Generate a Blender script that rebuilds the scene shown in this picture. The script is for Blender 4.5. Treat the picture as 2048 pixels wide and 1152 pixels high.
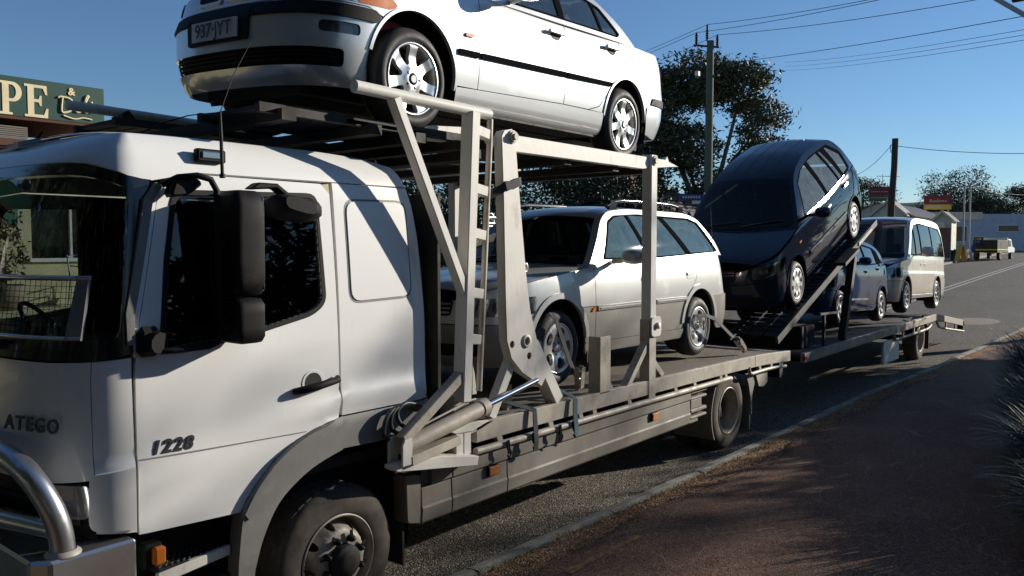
import bpy, bmesh, math, random
import numpy as np
from mathutils import Vector, Matrix, geometry
random.seed(7); rng = np.random.default_rng(7)
scene = bpy.context.scene
for o in list(bpy.data.objects): bpy.data.objects.remove(o)
PI = math.pi
# ---------------------------------------------------------------- camera
CAM = Vector((-2.87, -3.60, 2.20)); AZ = math.radians(39.036); PITCH = math.radians(2.898)
cd = bpy.data.cameras.new('camera'); cam = bpy.data.objects.new('camera', cd); scene.collection.objects.link(cam)
cd.sensor_width = 36; cd.lens = 28.125; cd.clip_start = .05; cd.clip_end = 6000
_f = Vector((math.cos(AZ)*math.cos(PITCH), math.sin(AZ)*math.cos(PITCH), -math.sin(PITCH)))
_r = Vector((math.sin(AZ), -math.cos(AZ), 0)); _u = _r.cross(_f)
cam.matrix_world = Matrix(((_r.x, _u.x, -_f.x, CAM.x), (_r.y, _u.y, -_f.y, CAM.y), (_r.z, _u.z, -_f.z, CAM.z), (0, 0, 0, 1)))
scene.camera = cam
# ---------------------------------------------------------------- sky, sun, exposure
SUN_EL = math.radians(17.0); SUN_AZ = math.radians(-26.0)          # azimuth from +X (rear of the truck) towards the footpath
sdir = Vector((math.cos(SUN_EL)*math.cos(SUN_AZ), math.cos(SUN_EL)*math.sin(SUN_AZ), math.sin(SUN_EL)))
world = bpy.data.worlds.new('World'); scene.world = world; world.use_nodes = True
wn = world.node_tree; wn.nodes.clear()
sky = wn.nodes.new('ShaderNodeTexSky'); sky.sky_type = 'NISHITA'; sky.sun_disc = False
sky.sun_elevation = SUN_EL; sky.sun_rotation = math.atan2(sdir.x, sdir.y)
sky.altitude = 100; sky.air_density = 1.0; sky.dust_density = 0.0; sky.ozone_density = 5.0
bg = wn.nodes.new('ShaderNodeBackground'); bg.inputs['Strength'].default_value = 0.068
wo = wn.nodes.new('ShaderNodeOutputWorld')
wn.links.new(sky.outputs[0], bg.inputs[0]); wn.links.new(bg.outputs[0], wo.inputs[0])
ld = bpy.data.lights.new('sun', 'SUN'); sun = bpy.data.objects.new('sun', ld); scene.collection.objects.link(sun)
ld.energy = 3.9; ld.angle = math.radians(.55); ld.color = (1.0, .92, .80)
sun.rotation_euler = (-sdir).to_track_quat('-Z', 'Y').to_euler(); sun.location = (20, -20, 20)
scene.view_settings.view_transform = 'Standard'; scene.view_settings.look = 'None'
scene.view_settings.exposure = 0.7; scene.view_settings.gamma = 1
# ---------------------------------------------------------------- materials
M = {}
def _n(nt, t, **k):
    n = nt.nodes.new(t)
    for a, b in k.items(): setattr(n, a, b)
    return n
def mat(name, col, rough=.5, metal=0., coat=0., var=0., vscale=6., dirt=None, dscale=3., dthr=(.5, .75), bump=0., bscale=40., trans=0., alpha=1., spec=.5, emis=None, coord='Object', stretch=None, flake=0.):
    m = bpy.data.materials.new(name); m.use_nodes = True; nt = m.node_tree; b = nt.nodes['Principled BSDF']
    b.inputs['Base Color'].default_value = (*col, 1); b.inputs['Roughness'].default_value = rough; b.inputs['Metallic'].default_value = metal
    b.inputs['Coat Weight'].default_value = coat; b.inputs['Coat Roughness'].default_value = .04
    b.inputs['Specular IOR Level'].default_value = spec
    if trans: b.inputs['Transmission Weight'].default_value = trans
    if alpha < 1: b.inputs['Alpha'].default_value = alpha
    if emis: b.inputs['Emission Color'].default_value = (*emis[0], 1); b.inputs['Emission Strength'].default_value = emis[1]
    tc = _n(nt, 'ShaderNodeTexCoord'); mp = _n(nt, 'ShaderNodeMapping'); nt.links.new(tc.outputs[coord], mp.inputs[0])
    if stretch: mp.inputs['Scale'].default_value = stretch
    cur = None
    if var:
        no = _n(nt, 'ShaderNodeTexNoise'); no.inputs['Scale'].default_value = vscale; no.inputs['Detail'].default_value = 6; no.inputs['Roughness'].default_value = .65
        nt.links.new(mp.outputs[0], no.inputs[0])
        mr = _n(nt, 'ShaderNodeMapRange'); mr.inputs[1].default_value = .25; mr.inputs[2].default_value = .75; mr.inputs[3].default_value = 1-var; mr.inputs[4].default_value = 1+var
        nt.links.new(no.outputs[0], mr.inputs[0])
        mx = _n(nt, 'ShaderNodeMix', data_type='RGBA', blend_type='MULTIPLY'); mx.inputs[0].default_value = 1; mx.inputs[6].default_value = (*col, 1)
        nt.links.new(mr.outputs[0], mx.inputs[7]); cur = mx.outputs[2]
    if dirt:
        no = _n(nt, 'ShaderNodeTexNoise'); no.inputs['Scale'].default_value = dscale; no.inputs['Detail'].default_value = 9; no.inputs['Roughness'].default_value = .7
        nt.links.new(mp.outputs[0], no.inputs[0])
        mr = _n(nt, 'ShaderNodeMapRange'); mr.inputs[1].default_value = dthr[0]; mr.inputs[2].default_value = dthr[1]
        nt.links.new(no.outputs[0], mr.inputs[0])
        mx = _n(nt, 'ShaderNodeMix', data_type='RGBA'); mx.inputs[6].default_value = (*col, 1); mx.inputs[7].default_value = (*dirt, 1)
        if cur: nt.links.new(cur, mx.inputs[6])
        nt.links.new(mr.outputs[0], mx.inputs[0]); cur = mx.outputs[2]
        r2 = _n(nt, 'ShaderNodeMapRange'); r2.inputs[3].default_value = rough; r2.inputs[4].default_value = min(1, rough+.3)
        nt.links.new(mr.outputs[0], r2.inputs[0]); nt.links.new(r2.outputs[0], b.inputs['Roughness'])
    if cur: nt.links.new(cur, b.inputs['Base Color'])
    if bump:
        no = _n(nt, 'ShaderNodeTexNoise'); no.inputs['Scale'].default_value = bscale; no.inputs['Detail'].default_value = 5
        nt.links.new(mp.outputs[0], no.inputs[0])
        bp = _n(nt, 'ShaderNodeBump'); bp.inputs['Strength'].default_value = bump; bp.inputs['Distance'].default_value = .01
        nt.links.new(no.outputs[0], bp.inputs['Height']); nt.links.new(bp.outputs[0], b.inputs['Normal'])
    M[name] = m; return m
def glass(name, tint, ior=1.5, gl=(1, 1, 1), haze=0., hazecol=(.5, .6, .6)):
    """thin pane: tinted transparency with a Fresnel mirror coat, optionally a dusty film, made paler for glare on some panes"""
    m = bpy.data.materials.new(name); m.use_nodes = True; nt = m.node_tree; nt.nodes.clear()
    t = _n(nt, 'ShaderNodeBsdfTransparent'); t.inputs[0].default_value = (*tint, 1)
    g = _n(nt, 'ShaderNodeBsdfGlossy'); g.inputs['Roughness'].default_value = .015; g.inputs[0].default_value = (*gl, 1)
    f = _n(nt, 'ShaderNodeFresnel'); f.inputs[0].default_value = ior
    geo = _n(nt, 'ShaderNodeNewGeometry')
    x = _n(nt, 'ShaderNodeMixShader'); o = _n(nt, 'ShaderNodeOutputMaterial')
    nt.links.new(f.outputs[0], x.inputs[0]); nt.links.new(t.outputs[0], x.inputs[1]); nt.links.new(g.outputs[0], x.inputs[2])
    last = x
    if haze:
        d = _n(nt, 'ShaderNodeBsdfDiffuse'); d.inputs[0].default_value = (*hazecol, 1)
        no = _n(nt, 'ShaderNodeTexNoise'); no.inputs['Scale'].default_value = 9; no.inputs['Detail'].default_value = 8; no.inputs['Roughness'].default_value = .75
        tc = _n(nt, 'ShaderNodeTexCoord'); nt.links.new(tc.outputs['Object'], no.inputs[0])
        mr = _n(nt, 'ShaderNodeMapRange'); mr.inputs[1].default_value = .3; mr.inputs[2].default_value = .8; mr.inputs[3].default_value = haze*.5; mr.inputs[4].default_value = haze*1.6
        nt.links.new(no.outputs[0], mr.inputs[0])
        y = _n(nt, 'ShaderNodeMixShader'); nt.links.new(mr.outputs[0], y.inputs[0]); nt.links.new(x.outputs[0], y.inputs[1]); nt.links.new(d.outputs[0], y.inputs[2]); last = y
    nt.links.new(last.outputs[0], o.inputs[0]); M[name] = m; return m

mat('cab_white', (.78, .785, .77), .36, coat=.3, var=.025, vscale=2, dirt=(.50, .46, .40), dscale=6, dthr=(.60, 1.02), bump=.006, bscale=3, stretch=(1, 1, .3))
mat('cab_trim', (.20, .20, .195), .55, var=.10, vscale=5, dirt=(.30, .27, .22), dscale=5, dthr=(.5, .9))
mat('black_plastic', (.010, .010, .011), .62, spec=.18, var=.15, vscale=8, dirt=(.06, .055, .05), dscale=6, dthr=(.55, .9), bump=.03, bscale=300)
mat('trim_black', (.012, .012, .013), .8, spec=0., var=.1, vscale=8)
mat('black_gloss', (.012, .012, .014), .16, coat=.4)
mat('rubber', (.022, .021, .020), .75, var=.2, vscale=9, dirt=(.075, .062, .048), dscale=7, dthr=(.42, .8), bump=.06, bscale=120)
mat('tyre_clean', (.020, .020, .021), .62, var=.15, vscale=9, dirt=(.04, .037, .034), dscale=7, dthr=(.45, .85), bump=.03, bscale=150)
mat('tyre_dirty', (.035, .032, .028), .85, var=.25, vscale=8, dirt=(.15, .125, .095), dscale=4, dthr=(.35, .75), bump=.08, bscale=90)
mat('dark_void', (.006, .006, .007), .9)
mat('understeel', (.014, .0135, .013), .7, var=.4, vscale=5, dirt=(.05, .04, .03), dscale=5)
mat('rack_steel', (.70, .68, .62), .5, metal=.0, spec=.3, var=.06, vscale=3, dirt=(.26, .19, .12), dscale=6, dthr=(.56, .88), bump=.10, bscale=30, stretch=(1, 1, .45))
mat('rail_steel', (.44, .405, .345), .55, metal=.1, spec=.3, var=.14, vscale=4, dirt=(.17, .13, .095), dscale=3.5, dthr=(.47, .8), bump=.06, bscale=25)
mat('skirt_grey', (.225, .208, .175), .6, var=.10, vscale=3, dirt=(.13, .105, .08), dscale=2.2, dthr=(.42, .8), bump=.03, bscale=20, stretch=(1, 1, .35))
mat('badge_grey', (.10, .10, .105), .35, metal=.6)
mat('strap_dark', (.020, .034, .042), .8, bump=.05, bscale=200)
mat('chrome_rod', (.8, .8, .8), .12, metal=1, var=.05, vscale=10)
mat('bull_alloy', (.60, .61, .62), .30, metal=.9, var=.06, vscale=8, dirt=(.30, .29, .28), dscale=6, dthr=(.55, .9), bump=.02, bscale=60)
mat('wheel_alloy', (.66, .66, .66), .28, metal=.75, var=.03, vscale=8, dirt=(.34, .31, .27), dscale=12, dthr=(.60, .95))
mat('wheel_steel', (.42, .38, .33), .55, metal=.4, var=.15, vscale=6, dirt=(.15, .115, .085), dscale=6, dthr=(.42, .75))
mat('hubcap', (.60, .60, .58), .38, metal=.45, var=.05, vscale=8)
mat('silver_paint', (.59, .60, .61), .32, metal=.42, coat=1., var=.015, vscale=2, dirt=(.50, .49, .47), dscale=5, dthr=(.66, 1.0))
mat('wagon_silver', (.50, .51, .50), .36, metal=.30, coat=.8, var=.02, vscale=2, dirt=(.50, .47, .42), dscale=4, dthr=(.58, .95))
mat('wagon_two_tone', (.235, .225, .20), .45, metal=.2, coat=.4, var=.04, vscale=4, dirt=(.30, .26, .21), dscale=4, dthr=(.55, .9))
mat('navy_paint', (.012, .016, .028), .6, coat=1., var=.05, vscale=3, spec=0.)
mat('blue_paint', (.034, .060, .12), .6, coat=1., var=.05, vscale=3, spec=0.)
mat('van_silver', (.63, .62, .56), .34, metal=.45, coat=.8, var=.02, vscale=2, dirt=(.46, .43, .37), dscale=3, dthr=(.58, .95))
mat('van_beige', (.55, .52, .45), .36, metal=.45, coat=.7, var=.03, vscale=3, dirt=(.40, .36, .30), dscale=3, dthr=(.55, .9))
mat('amber', (.62, .17, .02), .25, coat=.6); mat('amber_dirty', (.55, .19, .05), .5, var=.2, vscale=20)
mat('tail_red', (.42, .02, .04), .15, coat=.8); mat('tail_white', (.7, .68, .66), .2, coat=.6)
mat('lamp_clear', (.35, .36, .37), .12, metal=.7, coat=1.); mat('lamp_dark', (.05, .055, .06), .15, metal=.3, coat=1.)
mat('plate_white', (.62, .63, .64), .45); mat('plate_text', (.03, .03, .06), .5)
mat('seat_grey', (.16, .16, .165), .9, var=.15, vscale=12); mat('seat_dark', (.035, .035, .038), .9); mat('dash', (.022, .022, .024), .7)
mat('strap_black', (.03, .03, .032), .8, bump=.05, bscale=200); mat('strap_blue', (.05, .11, .14), .8, var=.15, vscale=20, bump=.05, bscale=200)
mat('strap_red', (.5, .05, .06), .7)
mat('gold_steel', (.62, .60, .55), .3, metal=.9)
mat('hose', (.03, .03, .03), .45)
mat('white_bracket', (.72, .72, .70), .5, var=.05)
glass('screen_glass', (.55, .62, .66), 1.52)
glass('cab_side_glass', (.40, .44, .45), 1.52)
glass('car_glass', (.50, .62, .66), 2.0, haze=.06, hazecol=(.35, .5, .6))
glass('wagon_glass', (.50, .64, .68), 1.75, haze=.30, hazecol=(.26, .42, .47))
glass('navy_glass', (.50, .58, .58), 1.6, haze=.30, hazecol=(.42, .50, .50))  # film made paler to carry sun glare as well as dust
glass('tint_glass', (.14, .17, .18), 1.42, haze=.015)
glass('lens_glass', (.85, .88, .9), 1.5)

# ---------------------------------------------------------------- objects
COL = scene.collection
def tag(o, label=None, cat=None, group=None, kind=None):
    if label: o['label'] = label
    if cat: o['category'] = cat
    if group: o['group'] = group
    if kind: o['kind'] = kind
    return o
def empty(name, loc=(0, 0, 0), rot=(0, 0, 0), parent=None, label=None, cat=None, group=None):
    o = bpy.data.objects.new(name, None); COL.objects.link(o); o.location = loc; o.rotation_euler = rot
    o.empty_display_size = .2
    if parent: o.parent = parent
    return tag(o, label, cat, group)
def link(name, me, parent=None, m=None):
    if m is not None:
        me.materials.clear()
        for k in (m if isinstance(m, (list, tuple)) else [m]): me.materials.append(M[k])
    o = bpy.data.objects.new(name, me); COL.objects.link(o)
    if parent: o.parent = parent
    return o
def copy_tree(o, parent=None):
    c = o.copy(); COL.objects.link(c); c.parent = parent
    for ch in o.children: copy_tree(ch, c)
    return c
def rawmesh(name, V, F, N=None, smooth=False, mi=None):
    me = bpy.data.meshes.new(name); me.from_pydata([tuple(v) for v in V], [], [tuple(int(i) for i in f) for f in F]); me.update()
    if smooth or N is not None: me.polygons.foreach_set('use_smooth', [True]*len(me.polygons))
    if mi is not None: me.polygons.foreach_set('material_index', mi)
    if N is not None: me.normals_split_custom_set([tuple(n) for n in N])
    return me
class MB:
    """collects primitive shapes into one mesh"""
    def __init__(s): s.V = []; s.F = []; s.S = []; s.mi = []; s.cur = 0
    def add(s, V, F, smooth=False):
        b = len(s.V); s.V += [tuple(v) for v in V]; s.F += [tuple(i+b for i in f) for f in F]; s.S += [smooth]*len(F); s.mi += [s.cur]*len(F); return s
    def box(s, a, b):
        (x0, y0, z0), (x1, y1, z1) = a, b
        x0, x1 = min(x0, x1), max(x0, x1); y0, y1 = min(y0, y1), max(y0, y1); z0, z1 = min(z0, z1), max(z0, z1)
        return s.add([(x0, y0, z0), (x1, y0, z0), (x1, y1, z0), (x0, y1, z0), (x0, y0, z1), (x1, y0, z1), (x1, y1, z1), (x0, y1, z1)],
                     [(0, 3, 2, 1), (4, 5, 6, 7), (0, 1, 5, 4), (1, 2, 6, 5), (2, 3, 7, 6), (3, 0, 4, 7)])
    def beam(s, p, q, w, h, up=(0, 1, 0)):
        """rectangular bar from p to q: w across (perpendicular to up), h along up"""
        p, q = Vector(p), Vector(q); d = (q-p).normalized(); u = Vector(up); u = (u-d*u.dot(d)).normalized(); r = d.cross(u)
        V = []
        for c in (p, q):
            for a, b in ((-1, -1), (1, -1), (1, 1), (-1, 1)): V.append(c+r*(a*w/2)+u*(b*h/2))
        return s.add(V, [(0, 3, 2, 1), (4, 5, 6, 7), (0, 1, 5, 4), (1, 2, 6, 5), (2, 3, 7, 6), (3, 0, 4, 7)])
    def tube(s, pts, r, n=10, cap=True, closed=False):
        pts = [Vector(p) for p in pts]; k = len(pts); rr = r if isinstance(r, (list, tuple)) else [r]*k
        T = []
        for i in range(k):
            a = pts[(i-1) % k] if (i > 0 or closed) else pts[i]; b = pts[(i+1) % k] if (i < k-1 or closed) else pts[i]
            T.append((b-a).normalized())
        ref = Vector((0, 0, 1)) if abs(T[0].z) < .9 else Vector((1, 0, 0)); u = (ref-T[0]*ref.dot(T[0])).normalized()
        V = []; F = []
        for i in range(k):
            u = (u-T[i]*u.dot(T[i])).normalized(); w = T[i].cross(u)
            for j in range(n):
                a = 2*PI*j/n; V.append(pts[i]+(u*math.cos(a)+w*math.sin(a))*rr[i])
        for i in range(k if closed else k-1):
            for j in range(n):
                a, b = i*n+j, i*n+(j+1) % n; c, d = ((i+1) % k)*n+(j+1) % n, ((i+1) % k)*n+j
                F.append((a, b, c, d))
        s.add(V, F, True)
        if cap and not closed: s.add(V[:n], [tuple(reversed(range(n)))]); s.add(V[-n:], [tuple(range(n))])
        return s
    def lathe(s, prof, n=32, axis='y', c=(0, 0, 0), flip=False, smooth=True):
        """profile (r, h) turned round an axis; r=0 ends close"""
        V = []; F = []
        for r, h in prof:
            for j in range(n):
                a = 2*PI*j/n; x, y = r*math.cos(a), r*math.sin(a)
                p = {'y': (x, h, y), 'z': (x, y, h), 'x': (h, x, y)}[axis]; V.append((p[0]+c[0], p[1]+c[1], p[2]+c[2]))
        for i in range(len(prof)-1):
            for j in range(n):
                f = (i*n+j, i*n+(j+1) % n, (i+1)*n+(j+1) % n, (i+1)*n+j); F.append(f[::-1] if flip else f)
        return s.add(V, F, smooth)
    def prism(s, poly, y0, y1, axis='y'):
        """polygon (x,z) extruded along y (or (y,z) along x, (x,y) along z)"""
        n = len(poly); f = {'y': lambda a, b, h: (a, h, b), 'x': lambda a, b, h: (h, a, b), 'z': lambda a, b, h: (a, b, h)}[axis]
        ar = sum(poly[i][0]*poly[(i+1) % n][1]-poly[(i+1) % n][0]*poly[i][1] for i in range(n))
        if (ar > 0) == (axis == 'y'): poly = poly[::-1]
        if y0 > y1: y0, y1 = y1, y0
        V = [f(a, b, y0) for a, b in poly]+[f(a, b, y1) for a, b in poly]
        return s.add(V, [tuple(reversed(range(n))), tuple(range(n, 2*n))]+[(i, (i+1) % n, n+(i+1) % n, n+i) for i in range(n)])
    def build(s, name, m, parent=None, bev=0., smooth_angle=None):
        me = bpy.data.meshes.new(name); me.from_pydata(s.V, [], s.F); me.update()
        me.polygons.foreach_set('use_smooth', s.S); me.polygons.foreach_set('material_index', s.mi)
        if bev:
            bm = bmesh.new(); bm.from_mesh(me); bmesh.ops.recalc_face_normals(bm, faces=bm.faces)
            es = [e for e in bm.edges if len(e.link_faces) == 2 and e.calc_face_angle(0) > .6 and not (e.link_faces[0].smooth and e.link_faces[1].smooth)]
            bmesh.ops.bevel(bm, geom=es, offset=bev, segments=1, affect='EDGES', profile=.5); bm.to_mesh(me); bm.free()
        return link(name, me, parent, m)
def pchip(pts):
    """monotone cubic through (x, y) points"""
    x = np.array([p[0] for p in pts], float); y = np.array([p[1] for p in pts], float)
    if len(x) == 1: return lambda t: np.full(np.shape(t), y[0])
    h = np.diff(x); d = np.diff(y)/h; m = np.zeros(len(x))
    for i in range(1, len(x)-1):
        if d[i-1]*d[i] > 0: m[i] = (h[i-1]+h[i])*3/((2*h[i]+h[i-1])/d[i-1]+(h[i]+2*h[i-1])/d[i])
    m[0], m[-1] = d[0], d[-1]
    def f(t):
        t = np.asarray(t, float); i = np.clip(np.searchsorted(x, t)-1, 0, len(h)-1); s = np.clip((t-x[i])/h[i], 0, 1)
        return (2*s**3-3*s**2+1)*y[i]+(s**3-2*s**2+s)*h[i]*m[i]+(-2*s**3+3*s**2)*y[i+1]+(s**3-s**2)*h[i]*m[i+1]
    return f
def rnd(poly, r, k=5):
    """round the corners of a polygon; r a number or one per corner"""
    n = len(poly); out = []
    for i in range(n):
        p = np.array(poly[i], float); a = np.array(poly[i-1], float)-p; b = np.array(poly[(i+1) % n], float)-p
        rr = r[i] if isinstance(r, (list, tuple)) else r
        la, lb = np.linalg.norm(a), np.linalg.norm(b); d = min(rr, la*.48, lb*.48)
        if d < 1e-4: out.append(tuple(p)); continue
        A = p+a/la*d; B = p+b/lb*d
        for t in np.linspace(0, 1, k): out.append(tuple((1-t)**2*A+2*t*(1-t)*p+t*t*B))
    return out
def arc(cx, cz, r, a0, a1, k=16, rz=None):
    return [(cx+r*math.cos(math.radians(a0+(a1-a0)*i/k)), cz+(rz or r)*math.sin(math.radians(a0+(a1-a0)*i/k))) for i in range(k+1)]
def smooth(pts, k=6):
    """Catmull-Rom curve through points of any dimension"""
    c = [np.array(q, float) for q in pts]; out = []
    for i in range(len(c)-1):
        a, b, d, e = c[max(i-1, 0)], c[i], c[i+1], c[min(i+2, len(c)-1)]
        for t in np.linspace(0, 1, k, endpoint=False): out.append(tuple(.5*((2*b)+(-a+d)*t+(2*a-5*b+4*d-e)*t*t+(-a+3*b-3*d+e)*t**3)))
    return out+[tuple(c[-1])]
def dens(poly, d):
    out = []; n = len(poly)
    for i in range(n):
        p, q = np.array(poly[i], float), np.array(poly[(i+1) % n], float); k = max(1, int(np.ceil(np.linalg.norm(q-p)/d)))
        for j in range(k): out.append(p+(q-p)*j/k)
    return np.array(out)
def inpoly(P, poly):
    x, y = P[:, 0], P[:, 1]; c = np.zeros(len(P), bool); n = len(poly)
    for i in range(n):
        x0, y0 = poly[i]; x1, y1 = poly[i-1]
        if y0 == y1: continue
        c ^= ((y0 > y) != (y1 > y)) & (x < (x1-x0)*(y-y0)/(y1-y0)+x0)
    return c
def cdt(poly, holes=(), res=.08):
    """fill a polygon (with holes) with an even triangle net -> (points, triangles, boundary loops as index lists)"""
    loops = [np.asarray(poly)]+[np.asarray(h) for h in holes]; pts = []; E = []; 
    for L in loops:
        b = len(pts); n = len(L); pts += [tuple(p) for p in L]; E += [(b+i, b+(i+1) % n) for i in range(n)]
    a = np.array(poly); lo, hi = a.min(0), a.max(0)
    gx = np.arange(lo[0]+res/2, hi[0], res); gy = np.arange(lo[1]+res/2, hi[1], res)
    if len(gx) and len(gy):
        G = np.array([(x+(res/2 if j % 2 else 0), y) for j, y in enumerate(gy) for x in gx]); k = inpoly(G, a)
        for h in holes: k &= ~inpoly(G, np.asarray(h))
        G = G[k]
        if len(G):
            B = np.array(pts); d = np.min(((G[:, None]-B[None])**2).sum(2), 1) if len(G)*len(B) < 4e6 else np.full(len(G), 9)
            pts += [tuple(p) for p in G[d > (res*.35)**2]]
    r = geometry.delaunay_2d_cdt([Vector(p) for p in pts], E, [], 1, 1e-6, True)
    V = np.array([tuple(v) for v in r[0]]); T = [tuple(f) for f in r[2]]
    if not len(T): return V, [], []
    c = np.array([V[list(f)].mean(0) for f in T]); k = inpoly(c, a)
    for h in holes: k &= ~inpoly(c, np.asarray(h))
    T = [t for t, q in zip(T, k) if q]
    out = []
    for t in T:
        p = V[list(t)]; s = np.cross(p[1]-p[0], p[2]-p[0])
        out.append(t if s > 0 else t[::-1])
    return V, out
def panel_mesh(name, P, dom, holes=(), res=.08, off=0., th=.012, sgn=1, mirror=False):
    """fill a domain polygon, lift it on surface P(u,v), give it an edge of thickness th turned inwards"""
    V2, T = cdt(dom, holes, res); u, v = V2[:, 0], V2[:, 1]; e = 2e-3
    X = P(u, v); du = P(u+e, v)-P(u-e, v); dv = P(u, v+e)-P(u, v-e)
    N = np.cross(du, dv); N /= np.maximum(np.linalg.norm(N, axis=1, keepdims=True), 1e-12); N *= sgn
    if sgn < 0: T = [t[::-1] for t in T]
    X = X+N*off; cnt = {}
    for t in T:
        for i in range(3): cnt[(t[i], t[(i+1) % 3])] = 1
    F = list(T); LN = [N[i] for t in T for i in t]; VV = [tuple(p) for p in X]
    if th:
        b = [e_ for e_ in cnt if (e_[1], e_[0]) not in cnt]; idx = {}; 
        for a_, c_ in b:
            for q in (a_, c_):
                if q not in idx: idx[q] = len(VV); VV.append(tuple(X[q]-N[q]*th))
        for a_, c_ in b:
            f = (a_, idx[a_], idx[c_], c_); p0, p1, p2 = (np.array(VV[i]) for i in f[:3]); nn = np.cross(p1-p0, p2-p0); nn /= max(np.linalg.norm(nn), 1e-12)
            F.append(f); LN += [nn]*4
    if mirror:
        VV = [(x, -y, z) for x, y, z in VV]
        LN2 = []; k = 0; F2 = []
        for f in F:
            l = LN[k:k+len(f)][::-1]; k += len(f); F2.append(f[::-1]); LN2 += [(a, -b, c) for a, b, c in l]
        F, LN = F2, LN2
    return rawmesh(name, VV, F, LN)
def text_mesh(name, body, size, depth=.002, shear=0., bold=0., spacing=1., align='LEFT'):
    c = bpy.data.curves.new(name, 'FONT'); c.body = body; c.size = size; c.extrude = depth; c.shear = shear; c.offset = bold; c.space_character = spacing; c.align_x = align; c.resolution_u = 3
    o = bpy.data.objects.new(name, c); COL.objects.link(o); dg = bpy.context.evaluated_depsgraph_get(); me = bpy.data.meshes.new_from_object(o.evaluated_get(dg)); me.name = name
    bpy.data.objects.remove(o); bpy.data.curves.remove(c); return me
def text(name, body, size, m, parent, loc, xdir, zdir, **k):
    """flat raised lettering: xdir the reading direction, zdir up"""
    me = text_mesh(name, body, size, **k); X = Vector(xdir).normalized(); Z = Vector(zdir).normalized(); Y = X.cross(Z)  # out of the page = X x Z reversed
    R = Matrix((X, Z, X.cross(Z))).transposed().to_4x4(); me.transform(Matrix.Translation(loc) @ R)
    return link(name, me, parent, m)
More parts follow.
